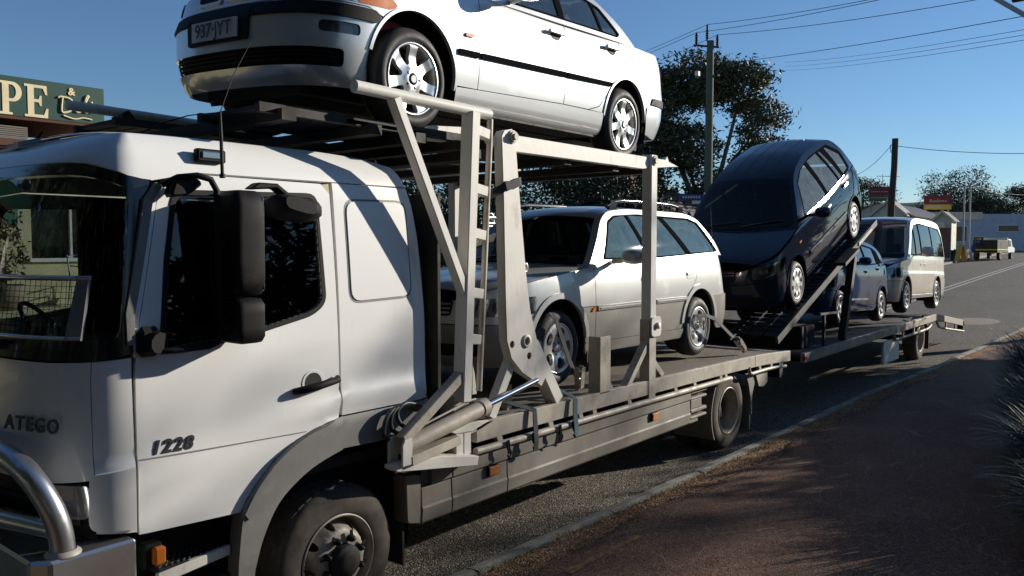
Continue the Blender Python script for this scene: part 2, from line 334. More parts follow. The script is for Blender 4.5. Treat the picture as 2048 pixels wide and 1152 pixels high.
# ---------------------------------------------------------------- ground, road, kerb, verge, footpath
def ground_mat(name, stops, scale, rough, bstr, bscale, crack=None, big=(.6, .12), bdist=.006):
    """speckled stone-in-binder surface: per-stone colour from Voronoi cells, stones standing proud, large patches and optional cracks"""
    m = bpy.data.materials.new(name); m.use_nodes = True; nt = m.node_tree; b = nt.nodes['Principled BSDF']; b.inputs['Roughness'].default_value = rough
    b.inputs['Specular IOR Level'].default_value = .25
    tc = _n(nt, 'ShaderNodeTexCoord'); v = _n(nt, 'ShaderNodeTexVoronoi'); v.inputs['Scale'].default_value = scale; nt.links.new(tc.outputs['Object'], v.inputs['Vector'])
    cr = _n(nt, 'ShaderNodeValToRGB'); cr.color_ramp.elements[0].color = (*stops[0][1], 1); cr.color_ramp.elements[0].position = stops[0][0]
    cr.color_ramp.elements[1].color = (*stops[-1][1], 1); cr.color_ramp.elements[1].position = stops[-1][0]
    for p, c in stops[1:-1]: e = cr.color_ramp.elements.new(p); e.color = (*c, 1)
    sp = _n(nt, 'ShaderNodeSeparateColor'); nt.links.new(v.outputs['Color'], sp.inputs[0]); nt.links.new(sp.outputs[0], cr.inputs[0])
    no = _n(nt, 'ShaderNodeTexNoise'); no.inputs['Scale'].default_value = big[0]; no.inputs['Detail'].default_value = 8; no.inputs['Roughness'].default_value = .65; nt.links.new(tc.outputs['Object'], no.inputs[0])
    mr = _n(nt, 'ShaderNodeMapRange'); mr.inputs[1].default_value = .3; mr.inputs[2].default_value = .7; mr.inputs[3].default_value = 1-big[1]; mr.inputs[4].default_value = 1+big[1]; nt.links.new(no.outputs[0], mr.inputs[0])
    mx = _n(nt, 'ShaderNodeMix', data_type='RGBA', blend_type='MULTIPLY'); mx.inputs[0].default_value = 1; nt.links.new(cr.outputs[0], mx.inputs[6]); nt.links.new(mr.outputs[0], mx.inputs[7]); col = mx.outputs[2]
    ad = _n(nt, 'ShaderNodeMath', operation='MULTIPLY_ADD'); n2 = _n(nt, 'ShaderNodeTexNoise'); n2.inputs['Scale'].default_value = bscale; n2.inputs['Detail'].default_value = 4; nt.links.new(tc.outputs['Object'], n2.inputs[0])
    nt.links.new(v.outputs['Distance'], ad.inputs[0]); ad.inputs[1].default_value = -1.2; nt.links.new(n2.outputs[0], ad.inputs[2]); h = ad.outputs[0]
    if crack:
        wn_ = _n(nt, 'ShaderNodeTexNoise'); wn_.inputs['Scale'].default_value = 5; wn_.inputs['Detail'].default_value = 5; nt.links.new(tc.outputs['Object'], wn_.inputs[0])
        wm = _n(nt, 'ShaderNodeMix', data_type='VECTOR'); wm.inputs[0].default_value = .12; nt.links.new(tc.outputs['Object'], wm.inputs[4]); nt.links.new(wn_.outputs['Color'], wm.inputs[5])
        mp = _n(nt, 'ShaderNodeMapping'); mp.inputs['Scale'].default_value = crack[0]; nt.links.new(wm.outputs[1], mp.inputs[0])
        v2 = _n(nt, 'ShaderNodeTexVoronoi', feature='DISTANCE_TO_EDGE'); v2.inputs['Scale'].default_value = 1; nt.links.new(mp.outputs[0], v2.inputs['Vector'])
        lt = _n(nt, 'ShaderNodeMapRange'); lt.inputs[1].default_value = crack[1]; lt.inputs[2].default_value = crack[1]*.3; nt.links.new(v2.outputs['Distance'], lt.inputs[0])
        n3 = _n(nt, 'ShaderNodeTexNoise'); n3.inputs['Scale'].default_value = 3; n3.inputs['Detail'].default_value = 4; nt.links.new(tc.outputs['Object'], n3.inputs[0])
        r3 = _n(nt, 'ShaderNodeMapRange'); r3.inputs[1].default_value = .42; r3.inputs[2].default_value = .58; nt.links.new(n3.outputs[0], r3.inputs[0])
        mu = _n(nt, 'ShaderNodeMath', operation='MULTIPLY'); nt.links.new(lt.outputs[0], mu.inputs[0]); nt.links.new(r3.outputs[0], mu.inputs[1])
        m2 = _n(nt, 'ShaderNodeMix', data_type='RGBA'); m2.inputs[7].default_value = (*crack[2], 1); nt.links.new(mu.outputs[0], m2.inputs[0]); nt.links.new(col, m2.inputs[6]); col = m2.outputs[2]
    nt.links.new(col, b.inputs['Base Color'])
    bp = _n(nt, 'ShaderNodeBump'); bp.inputs['Strength'].default_value = bstr; bp.inputs['Distance'].default_value = bdist; nt.links.new(h, bp.inputs['Height']); nt.links.new(bp.outputs[0], b.inputs['Normal'])
    M[name] = m; return m
ground_mat('asphalt', [(0, (.035, .031, .026)), (.45, (.11, .096, .078)), (.85, (.21, .184, .15)), (1, (.36, .32, .26))], 75, .85, 1., 25, big=(.5, .15))
ground_mat('path_red', [(0, (.070, .036, .024)), (.5, (.155, .085, .056)), (.9, (.22, .13, .088)), (1, (.32, .22, .16))], 110, .9, .7, 30, crack=((1.7, 3.2, 1), .013, (.25, .18, .13)), big=(1.3, .22))
ground_mat('verge_dirt', [(0, (.10, .052, .028)), (.4, (.24, .13, .065)), (.8, (.34, .20, .105)), (1, (.44, .32, .21))], 60, .95, 1., 18, big=(3., .35), bdist=.012)
ground_mat('far_ground', [(0, (.05, .05, .03)), (.5, (.09, .085, .05)), (1, (.14, .12, .08))], 6, .95, .5, 8, big=(.1, .3))
ground_mat('far_path', [(0, (.20, .15, .12)), (1, (.30, .24, .20))], 30, .9, .3, 12, big=(.3, .15))
mat('kerb_concrete', (.30, .285, .235), .9, var=.22, vscale=9, dirt=(.09, .078, .058), dscale=5, dthr=(.42, .72), bump=.5, bscale=60)
mat('road_paint', (.42, .41, .39), .7, var=.15, vscale=8, dirt=(.18, .17, .155), dscale=7, dthr=(.45, .75))
mat('yellow_paint', (.42, .25, .05), .8, var=.2, vscale=14, dirt=(.13, .072, .047), dscale=18, dthr=(.32, .56))
ZG = pchip([(-300, 0), (16, 0), (24, .06), (35, .32), (50, .75), (67, 1.2), (110, 2.0), (200, 3.0), (900, 4.)])
KERB = pchip([(-300, 4.), (-10, .14), (.7, -.08), (1.64, -.11), (3.08, -.17), (5.12, -.21), (8.84, -.27), (12.36, -.46), (17.84, -.68), (25, -1.0), (60, -2.4), (150, -6), (900, -40)])
XS = np.r_[-80, -40, -20, -10, np.arange(-6, 30, .75), np.arange(30, 120, 4), 130, 150, 200, 300, 500, 900]
def strip(name, ylo, yhi, dz, m, xs=XS, ny=1, kind='structure', parent=None):
    V = []; F = []
    for x in xs:
        a, c = float(ylo(x)), float(yhi(x))
        for j in range(ny+1): V.append((x, a+(c-a)*j/ny, float(ZG(x))+(dz if not callable(dz) else dz(x, a+(c-a)*j/ny))))
    n = ny+1; F = [(i*n+j, (i+1)*n+j, (i+1)*n+j+1, i*n+j+1) for i in range(len(xs)-1) for j in range(ny)]
    o = link(name, rawmesh(name, V, F, smooth=True), parent, m)
    if kind: tag(o, kind=kind)
    return o
strip('ground', lambda x: -400, lambda x: 900, -.02, 'far_ground', np.r_[-300, XS[1:]])
strip('road', lambda x: KERB(x)-.05, lambda x: 8.0, 0., 'asphalt')
pb = lambda x: KERB(x)-.40-.05*math.sin(x*1.7)-.03*math.sin(x*4.1)
strip('verge', lambda x: pb(x)-.06, lambda x: KERB(x)-.15, lambda x, y: .105+.012*math.sin(x*3.1)*math.sin(x*1.3+y*9), 'verge_dirt', np.r_[-40, -20, np.arange(-6, 40, .25), np.arange(40, 150, 6)], 3)
strip('footpath', lambda x: KERB(x)-9.0, pb, .118, 'path_red', np.r_[-40, -20, np.arange(-6, 40, .3), np.arange(40, 150, 6)])
# kerb stones on the near side, one by one, with open joints
x = -4.0; rk = random.Random(3); KP = empty('kerb', (0, 0, 0)); tag(KP, kind='structure')
while x < 34:
    L = rk.uniform(1.05, 1.6) if x < 22 else 3.; x1 = x+L-rk.uniform(.012, .04); b = MB(); n = 5; V = []; j1, j2 = rk.uniform(-.012, .012), rk.uniform(-.008, .008)
    prof = [(0.02, -.03), (.0, .045), (-.02, .088), (-.06, .112), (-.12, .120), (-.175, .112), (-.19, .02)]
    for i in range(n+1):
        xx = x+(x1-x)*i/n; yk = float(KERB(xx))+j1; zz = float(ZG(xx))+j2
        for py, pz in prof: V.append((xx, yk+py+rk.uniform(-.004, .004), zz+pz+rk.uniform(-.004, .004)))
    m_ = len(prof); F = [(i*m_+j, i*m_+j+1, (i+1)*m_+j+1, (i+1)*m_+j) for i in range(n) for j in range(m_-1)]+[tuple(range(m_)), tuple(n*m_+j for j in reversed(range(m_)))]
    b.add(V, F); b.build('kerb_stone', 'kerb_concrete', KP); x += L
# far kerb and path
strip('far_footpath', lambda x: 8.12, lambda x: 10.6, .12, 'far_path', np.r_[-60, np.arange(-20, 120, 4)])
V = []; F = []; xs = np.r_[-60, np.arange(-20, 140, 4)]
for x in xs:
    z = float(ZG(x)); V += [(x, 8.0, z-.02), (x, 8.02, z+.11), (x, 8.13, z+.124)]
F = [(i*3+j, (i+1)*3+j, (i+1)*3+j+1, i*3+j+1) for i in range(len(xs)-1) for j in range(2)]
tag(link('far_kerb', rawmesh('far_kerb', V, F), None, 'kerb_concrete'), kind='structure')
strip('centre_line', lambda x: 3.55, lambda x: 3.66, .004, 'road_paint', np.arange(-20, 140, 2)); strip('centre_line', lambda x: 3.86, lambda x: 3.97, .004, 'road_paint', np.arange(-20, 140, 2))
V = [(23.6+1.15*math.cos(a), .55+.62*math.sin(a), float(ZG(23.6+1.15*math.cos(a)))+.004) for a in np.linspace(0, 2*PI, 28, endpoint=False)]
tag(link('manhole_patch', rawmesh('manhole_patch', V, [tuple(range(28))]), None, 'far_path'), kind='structure')
strip('yellow_line', lambda x: -.76-.02*math.sin(x*3), lambda x: -.70-.02*math.sin(x*3+1), .1225, 'yellow_paint', np.arange(1.25, 2.2, .08))
# ---------------------------------------------------------------- vehicle shells
class Shell:
    """lower body: plan outline (bowed nose, side, tail) that changes with height; u runs from the nose centre along the near side"""
    def __init__(s, xf, xr, wz, wx, xcF, nF, xcR, nR, zb, Lf=1.1, Lr=1.1):
        s.xf, s.xr, s.wz, s.wx, s.zb = pchip(xf), pchip(xr), pchip(wz), pchip(wx), pchip(zb)
        s.xcF, s.nF, s.xcR, s.nR, s.Lf, s.Lr = xcF, nF, xcR, nR, Lf, Lr; s.Ls = xcR-xcF; s.umax = Lf+s.Ls+Lr
    bump = None
    def w(s, x, z): return s.wz(z)*s.wx(x)+(s.bump(x, z) if s.bump else 0)
    def P(s, u, z):
        u = np.asarray(u, float); z = np.asarray(z, float); a = np.abs(u); sd = np.where(u >= 0, -1., 1.)
        ph = np.clip(a/s.Lf, 0, 1)*PI/2; r = 1/(np.cos(ph)**s.nF+np.sin(ph)**s.nF+1e-9)**(1/s.nF)
        xF = s.xcF-(s.xcF-s.xf(z))*r*np.cos(ph); yF = s.w(s.xcF, z)*r*np.sin(ph)
        xS = s.xcF+(a-s.Lf); yS = s.w(xS, z)
        p2 = np.clip((a-s.Lf-s.Ls)/s.Lr, 0, 1)*PI/2; r2 = 1/(np.cos(p2)**s.nR+np.sin(p2)**s.nR+1e-9)**(1/s.nR)
        xR = s.xcR+(s.xr(z)-s.xcR)*r2*np.sin(p2); yR = s.w(s.xcR, z)*r2*np.cos(p2)
        f = a < s.Lf; rr = a > s.Lf+s.Ls
        x = np.where(f, xF, np.where(rr, xR, xS)); y = np.where(f, yF, np.where(rr, yR, yS))
        return np.stack([x, y*sd, z*np.ones_like(x)], -1)
    def _inv(s, val, z, k, lo, hi):
        val, z = np.asarray(val, float), np.asarray(z, float); a = np.full(val.shape, lo); b = np.full(val.shape, hi)
        for _ in range(36):
            m = (a+b)/2; q = s.P(m, z)[..., k]; q = -q if k == 1 else q; up = q < val; a = np.where(up, m, a); b = np.where(up, b, m)
        return (a+b)/2
    def side(s, poly): p = dens(poly, .04); return np.stack([s._inv(p[:, 0], p[:, 1], 0, .0, s.umax), p[:, 1]], -1)
    def front(s, poly):
        p = dens(poly, .03); u = s._inv(np.abs(p[:, 0]), p[:, 1], 1, 0., s.Lf); return np.stack([np.where(p[:, 0] <= 0, u, -u), p[:, 1]], -1)
    def rear(s, poly):
        p = dens(poly, .03); a = np.full(len(p), s.Lf+s.Ls); b = np.full(len(p), s.umax); t = np.abs(p[:, 0])
        for _ in range(36):
            m = (a+b)/2; up = -s.P(m, p[:, 1])[:, 1] > t; a = np.where(up, m, a); b = np.where(up, b, m)
        # unfold so that the far half continues past the tail centre
        return np.stack([np.where(p[:, 0] <= 0, a, 2*s.umax-a), p[:, 1]], -1)
    def PR(s, u, z):
        u = np.asarray(u, float); q = s.P(np.where(u > s.umax, 2*s.umax-u, u), z); q[..., 1] *= np.where(u > s.umax, -1, 1); return q
class Body:
    """one vehicle: a shell, a glasshouse and the Empty that carries them"""
    def __init__(s, root, sh, gw=None, k1=.3, k2=.2, E=None, crown=None, bow=None, hcrown=None, zg=None):
        s.root, s.sh = root, sh; s.k1, s.k2 = k1, k2
        s.hc = pchip(hcrown or [(-9, .05), (9, .05)])
        if E:
            s.gw = pchip(gw); s.zg = pchip(zg) if zg else sh.zb; E = np.array(E, float); d = np.r_[0, np.cumsum(np.hypot(*np.diff(E, axis=0).T))]; s.eu = d; s.E = E
            s.ex, s.ez = pchip(list(zip(d, E[:, 0]))), pchip(list(zip(d, E[:, 1])))
            s.cr = pchip([(d[i], c) for i, c in crown]); s.bo = pchip([(d[i], c) for i, c in bow])
    def GH(s, x, z):
        dz = np.maximum(z-s.zg(x), -.2); return np.stack([np.asarray(x, float), -(s.gw(x)-s.k1*dz-s.k2*dz*np.abs(dz)), np.asarray(z, float)], -1)
    def TL(s, u, v):
        u, v = np.asarray(u, float), np.asarray(v, float); x, z = s.ex(u), s.ez(u); y = -s.GH(x, z)[..., 1]; t = v/.8
        return np.stack([x+s.bo(u)*(1-t*t), t*y, z+s.cr(u)*(1-np.abs(t)**2.2)], -1)
    def HD(s, x, v):
        """cap between the two upper edges of the shell (bonnet, boot lid, cab roof)"""
        x, v = np.asarray(x, float), np.asarray(v, float); z = s.sh.zb(x); u = s.sh._inv(x, z, 0, 0., s.sh.umax); y = -s.sh.P(u, z)[..., 1]; t = v/.8
        return np.stack([x, t*y, z+s.hc(x)*(1-np.abs(t)**2.4)], -1)
    def _mk(s, name, P, dom, m, parent, both, off, th, res, holes, sgn=1):
        par = parent or s.root; o = link(name, panel_mesh(name, P, dom, holes, res, off, th, sgn), par, m); out = [o]
        if both: out.append(link(name, panel_mesh(name, P, dom, holes, res, off, th, sgn, True), both if both is not True else par, m))
        return out if both else o
    def side(s, name, poly, m, parent=None, both=True, off=0, th=.015, res=.09, holes=()):
        return s._mk(name, s.sh.P, s.sh.side(poly), m, parent, both, off, th, res, [s.sh.side(h) for h in holes])
    def front(s, name, poly, m, parent=None, both=False, off=0, th=.015, res=.07, holes=()):
        return s._mk(name, s.sh.P, s.sh.front(poly), m, parent, both, off, th, res, [s.sh.front(h) for h in holes])
    def rear(s, name, poly, m, parent=None, both=False, off=0, th=.015, res=.07, holes=()):
        return s._mk(name, s.sh.PR, s.sh.rear(poly), m, parent, both, off, th, res, [s.sh.rear(h) for h in holes])
    def dom(s, name, poly, m, parent=None, both=False, off=0, th=.015, res=.07, holes=()):
        return s._mk(name, s.sh.PR, dens(poly, .04), m, parent, both, off, th, res, [dens(h, .04) for h in holes])
    def gh(s, name, poly, m, parent=None, both=True, off=0, th=.012, res=.1, holes=()):
        return s._mk(name, s.GH, dens(poly, .04), m, parent, both, off, th, res, [dens(h, .04) for h in holes])
    def loft(s, name, poly, m, parent=None, off=0, th=.012, res=.1, holes=()):
        return s._mk(name, s.TL, dens(poly, .05), m, parent, False, off, th, res, [dens(h, .05) for h in holes])
    def cap(s, name, poly, m, parent=None, off=0, th=.012, res=.09, holes=()):
        return s._mk(name, s.HD, dens(poly, .05), m, parent, False, off, th, res, [dens(h, .05) for h in holes])
    def belt(s, x0, x1, dz=0., k=14): return [(x, float(s.sh.zb(x))+dz) for x in np.linspace(x0, x1, k)]
    def edge(s, i0, i1, dz=0., k=18):
        """points along the roof edge between two knots of E"""
        return [(float(s.ex(u)), float(s.ez(u))+dz) for u in np.linspace(s.eu[0]+i0, s.eu[0]+i1, k)]

WHEELS = {}
def wheel_proto(key, R, rr, W, rim, n_tyre='tyre_clean', rim_mat='wheel_alloy', tread=60):
    """tyre, rim and the rest of one wheel as meshes; axis y, outer face at y=0, body towards +y"""
    parts = []
    t = MB(); sb = .012
    t.lathe([(rr-.012, .020), (rr, .004), (rr+.018, -sb*.6), ((R+rr)/2-.01, -sb), (R-.035, -.002), (R-.012, .018), (R-.003, .04), (R, W*.3), (R, W*.7), (R-.003, W-.04), (R-.012, W-.018), (R-.035, W+.002), ((R+rr)/2, W+sb), (rr, W-.004), (rr-.012, W-.02)], 56, flip=True)
    for k in range(tread if 'dirty' in n_tyre else 0):                                    # tread blocks at the shoulder
        a = 2*PI*k/tread; ca, sa = math.cos(a), math.sin(a)
        for y0, y1 in ((.034, W*.30), (W*.36, W*.64), (W*.70, W-.034)):
            da = PI/tread*.72; r0, r1 = R-.008, R+.003
            V = [(r*math.cos(a+s_*da), y, r*math.sin(a+s_*da)) for r in (r0, r1) for y in (y0, y1) for s_ in (-1, 1)]
            t.add(V, [(0, 1, 5, 4), (2, 6, 7, 3), (0, 4, 6, 2), (1, 3, 7, 5), (4, 5, 7, 6)])
    parts.append(('tyre', t, n_tyre))
    parts += rim(R, rr, W, rim_mat); WHEELS[key] = parts
def put_wheel(key, parent, x, y, z, far=False, spin=0.):
    w = empty('wheel', (x, y, z), (0, spin, PI if far else 0), parent)
    for nm, mb, m in WHEELS[key]:
        if not hasattr(mb, 'me'):
            o = mb.build(nm, m, w) if isinstance(mb, MB) else link(nm, mb, w, m)
            try: mb.me = o.data
            except AttributeError: pass
        else: link(nm, mb.me, w)
    return w
class PM:                                                      # a finished mesh that behaves like MB for put_wheel
    def __init__(s, me, m): s.me = me; me.materials.append(M[m])
def disc(rr, dish, holes, m, th=.025, res=.03, rin=None, n=56):
    out = [(rr*math.cos(2*PI*i/n), rr*math.sin(2*PI*i/n)) for i in range(n)]
    hs = [[(p[0], p[1]) for p in dens(h, .012)] for h in holes]
    if rin: hs.append([(rin*math.cos(2*PI*i/24), rin*math.sin(2*PI*i/24)) for i in range(24)])
    f = pchip(dish)
    P = lambda u, v: np.stack([u, f(np.hypot(u, v)), v], -1)
    return PM(panel_mesh('rim', P, dens(out, .03), hs, res, 0, th, 1), m)
def polar(pts, a0):
    return [(r*math.cos(math.radians(a+a0)), r*math.sin(math.radians(a+a0))) for r, a in pts]
def rim_common(R, rr, W, m):
    b = MB(); b.lathe([(rr-.002, .006), (rr-.004, -.004), (rr-.016, -.003), (rr-.022, .012), (rr-.032, .05), (rr-.045, W*.8), (rr-.01, W-.01)], 48, flip=True)
    d = MB(); d.lathe([(.0, W*.42), (rr*.72, W*.42), (rr*.72, W*.46), (rr-.04, W*.75)], 40, flip=True)
    return [('rim_barrel', b, m), ('brake_disc', d, 'understeel')]
def bolts(n, r, y, rad, m='black_gloss', off=0.):
    b = MB()
    for k in range(n):
        a = 2*PI*k/n+off; b.lathe([(rad, y+.012), (rad, y), (rad*.6, y-.004), (0, y-.004)], 8, c=(r*math.cos(a), 0, r*math.sin(a)), flip=True)
    return b
def rim_seven(R, rr, W, m):
    H = []
    for k in range(7):
        H.append(rnd(polar([(rr*.40, -7), (rr*.40, 7), (rr*.90, 17), (rr*.945, 8), (rr*.945, -8), (rr*.90, -17)], k*360/7+12), .016, 4))
    c = MB(); c.lathe([(.040, .012), (.039, .002), (.034, -.002), (0, -.002)], 28, flip=True)
    e = MB()
    for q in range(4):                                        # quartered roundel on the centre cap
        e.cur = q % 2; V = [(0, -.004, 0)]+[(.024*math.cos(PI/2*q+PI/2*i/6), -.004, .024*math.sin(PI/2*q+PI/2*i/6)) for i in range(7)]
        e.add(V, [(0, i+1, i+2) for i in range(6)])
    r = rim_common(R, rr, W, m); r.append(('spokes', disc(rr-.012, [(0, .004), (.06, .002), (.09, .012), (rr*.6, .018), (rr*.9, .004), (rr, .004)], H, m, .03), m))
    r.append(('wheel_bolts', bolts(5, .056, .004, .011), 'black_gloss')); r.append(('centre_cap', c, 'black_gloss')); r.append(('roundel', e, ['plate_white', 'blue_paint'])); return r
def rim_five(R, rr, W, m):
    H = []
    for k in range(5):
        H.append(rnd(polar([(rr*.42, -15), (rr*.42, 15), (rr*.80, 23), (rr*.86, 0), (rr*.80, -23)], k*72+18), .035, 6))
    c = MB(); c.lathe([(.034, .016), (.033, .004), (.026, 0), (0, 0)], 24, flip=True)
    r = rim_common(R, rr, W, m); r.append(('spokes', disc(rr-.012, [(0, .022), (.05, .022), (.08, .016), (rr*.6, .004), (rr*.9, .002), (rr, .006)], H, m, .035), m))
    r.append(('wheel_bolts', bolts(5, .054, .018, .010), 'black_gloss')); r.append(('centre_cap', c, m)); return r
def rim_cover(n, sk):
    def f(R, rr, W, m):
        H = []
        for k in range(n):
            H.append(rnd(polar([(rr*.50, -9+sk), (rr*.50, 7+sk), (rr*.80, 11), (rr*.90, 4), (rr*.90, -12), (rr*.80, -14)], k*360/n), .012, 4))
        c = MB(); c.lathe([(.045, .006), (.043, -.006), (.03, -.010), (0, -.010)], 24, flip=True)
        r = rim_common(R, rr, W, m); r.append(('wheel_cover', disc(rr-.004, [(0, -.006), (.06, -.006), (rr*.45, .0), (rr*.7, -.008), (rr*.95, .004), (rr, .012)], H, m, .02), m)); r.append(('centre_cap', c, m)); return r
    return f
def rim_thin(n):
    def f(R, rr, W, m):
        H = []
        for k in range(n):
            H.append(rnd(polar([(rr*.30, -360/n*.22), (rr*.30, 360/n*.22), (rr*.88, 360/n*.36), (rr*.88, -360/n*.36)], k*360/n), .015, 4))
        c = MB(); c.lathe([(.04, .016), (.038, .004), (.03, 0), (0, 0)], 24, flip=True)
        r = rim_common(R, rr, W, m); r.append(('spokes', disc(rr-.012, [(0, .018), (.05, .018), (rr*.5, .02), (rr*.9, .004), (rr, .006)], H, m, .03), m)); r.append(('centre_cap', c, m)); return r
    return f
wheel_proto('bmw', .325, .235, .20, rim_seven)
wheel_proto('wagon', .325, .218, .20, rim_five)
wheel_proto('navy', .305, .212, .185, rim_cover(8, 5), rim_mat='hubcap')
wheel_proto('hatch', .285, .198, .175, rim_thin(5), rim_mat='hubcap')
wheel_proto('van', .335, .235, .21, rim_thin(9))

def arch_liner(root, x, z, r, y0, y1, name='wheel_arch_liner'):
    """dark inner wheel housing, on both sides"""
    for s in (-1, 1):
        b = MB(); k = 20; V = []; F = []
        for i in range(k+1):
            a = math.radians(-25+230*i/k); V += [(x+r*math.cos(a), s*y0, z+r*math.sin(a)), (x+r*math.cos(a), s*y1, z+r*math.sin(a))]
        F = [(2*i, 2*i+1, 2*i+3, 2*i+2) for i in range(k)]; b.add(V, F)
        b.add([V[2*i+1] for i in range(k+1)], [tuple(range(k+1))]); b.build(name, 'dark_void', root)
def arch_lip(B, cx, cz, r, a0, a1, m, wd=.022, off=.010, rz=None, name='arch_lip'):
    """raised rim round a wheel opening"""
    o = arc(cx, cz, r+wd, a0, a1, 26, (rz+wd) if rz else None); i = arc(cx, cz, r, a1, a0, 26, rz)
    return B.side(name, o+i, m, off=off, th=.03, res=.05)
def seat(root, x, y, zb, m='seat_grey', h=.62, w=.46):
    b = MB(); b.box((x-.05, y-w/2, zb), (x+.45, y+w/2, zb+.16)); b.prism([(x+.36, zb+.10), (x+.46, zb+.10), (x+.62, zb+h), (x+.52, zb+h)], y-w/2, y+w/2)
    b.prism([(x+.55, zb+h+.02), (x+.63, zb+h+.02), (x+.66, zb+h+.2), (x+.58, zb+h+.2)], y-.12, y+.12)
    return b.build('seat', m, root, bev=.03)
def mirror_pod(root, m, x, y, z, s=1, w=.20, h=.13, d=.12, arm=.10):
    """door mirror: housing, glass and arm; y is the door surface, s=-1 for the near side"""
    b = MB(); yc = y+s*(arm+w/2)
    P = []; n = 14; 
    for i, (xx, k) in enumerate(((0, .75), (.02, .95), (.05, 1.), (d*.8, .86), (d, .55))):
        for j in range(n):
            a = 2*PI*j/n; ca, sa = math.cos(a), math.sin(a); q = (abs(ca)**3.2+abs(sa)**3.2)**(-1/3.2)
            P.append((x+.06-xx, yc+w/2*k*q*ca, z+h/2*k*q*sa))
    F = [(i*n+j, i*n+(j+1) % n, (i+1)*n+(j+1) % n, (i+1)*n+j) for i in range(4) for j in range(n)]
    b.add(P, F, True); b.add(P[-n:], [tuple(range(n))], True)
    b.add(P[:n], [tuple(range(n))])
    b.tube([(x+.03, y-s*.02, z-h*.35), (x+.02, y+s*arm*.6, z-h*.3), (x+.02, y+s*(arm+.03), z-h*.2)], .022, 8)
    return b.build('door_mirror', m, root)
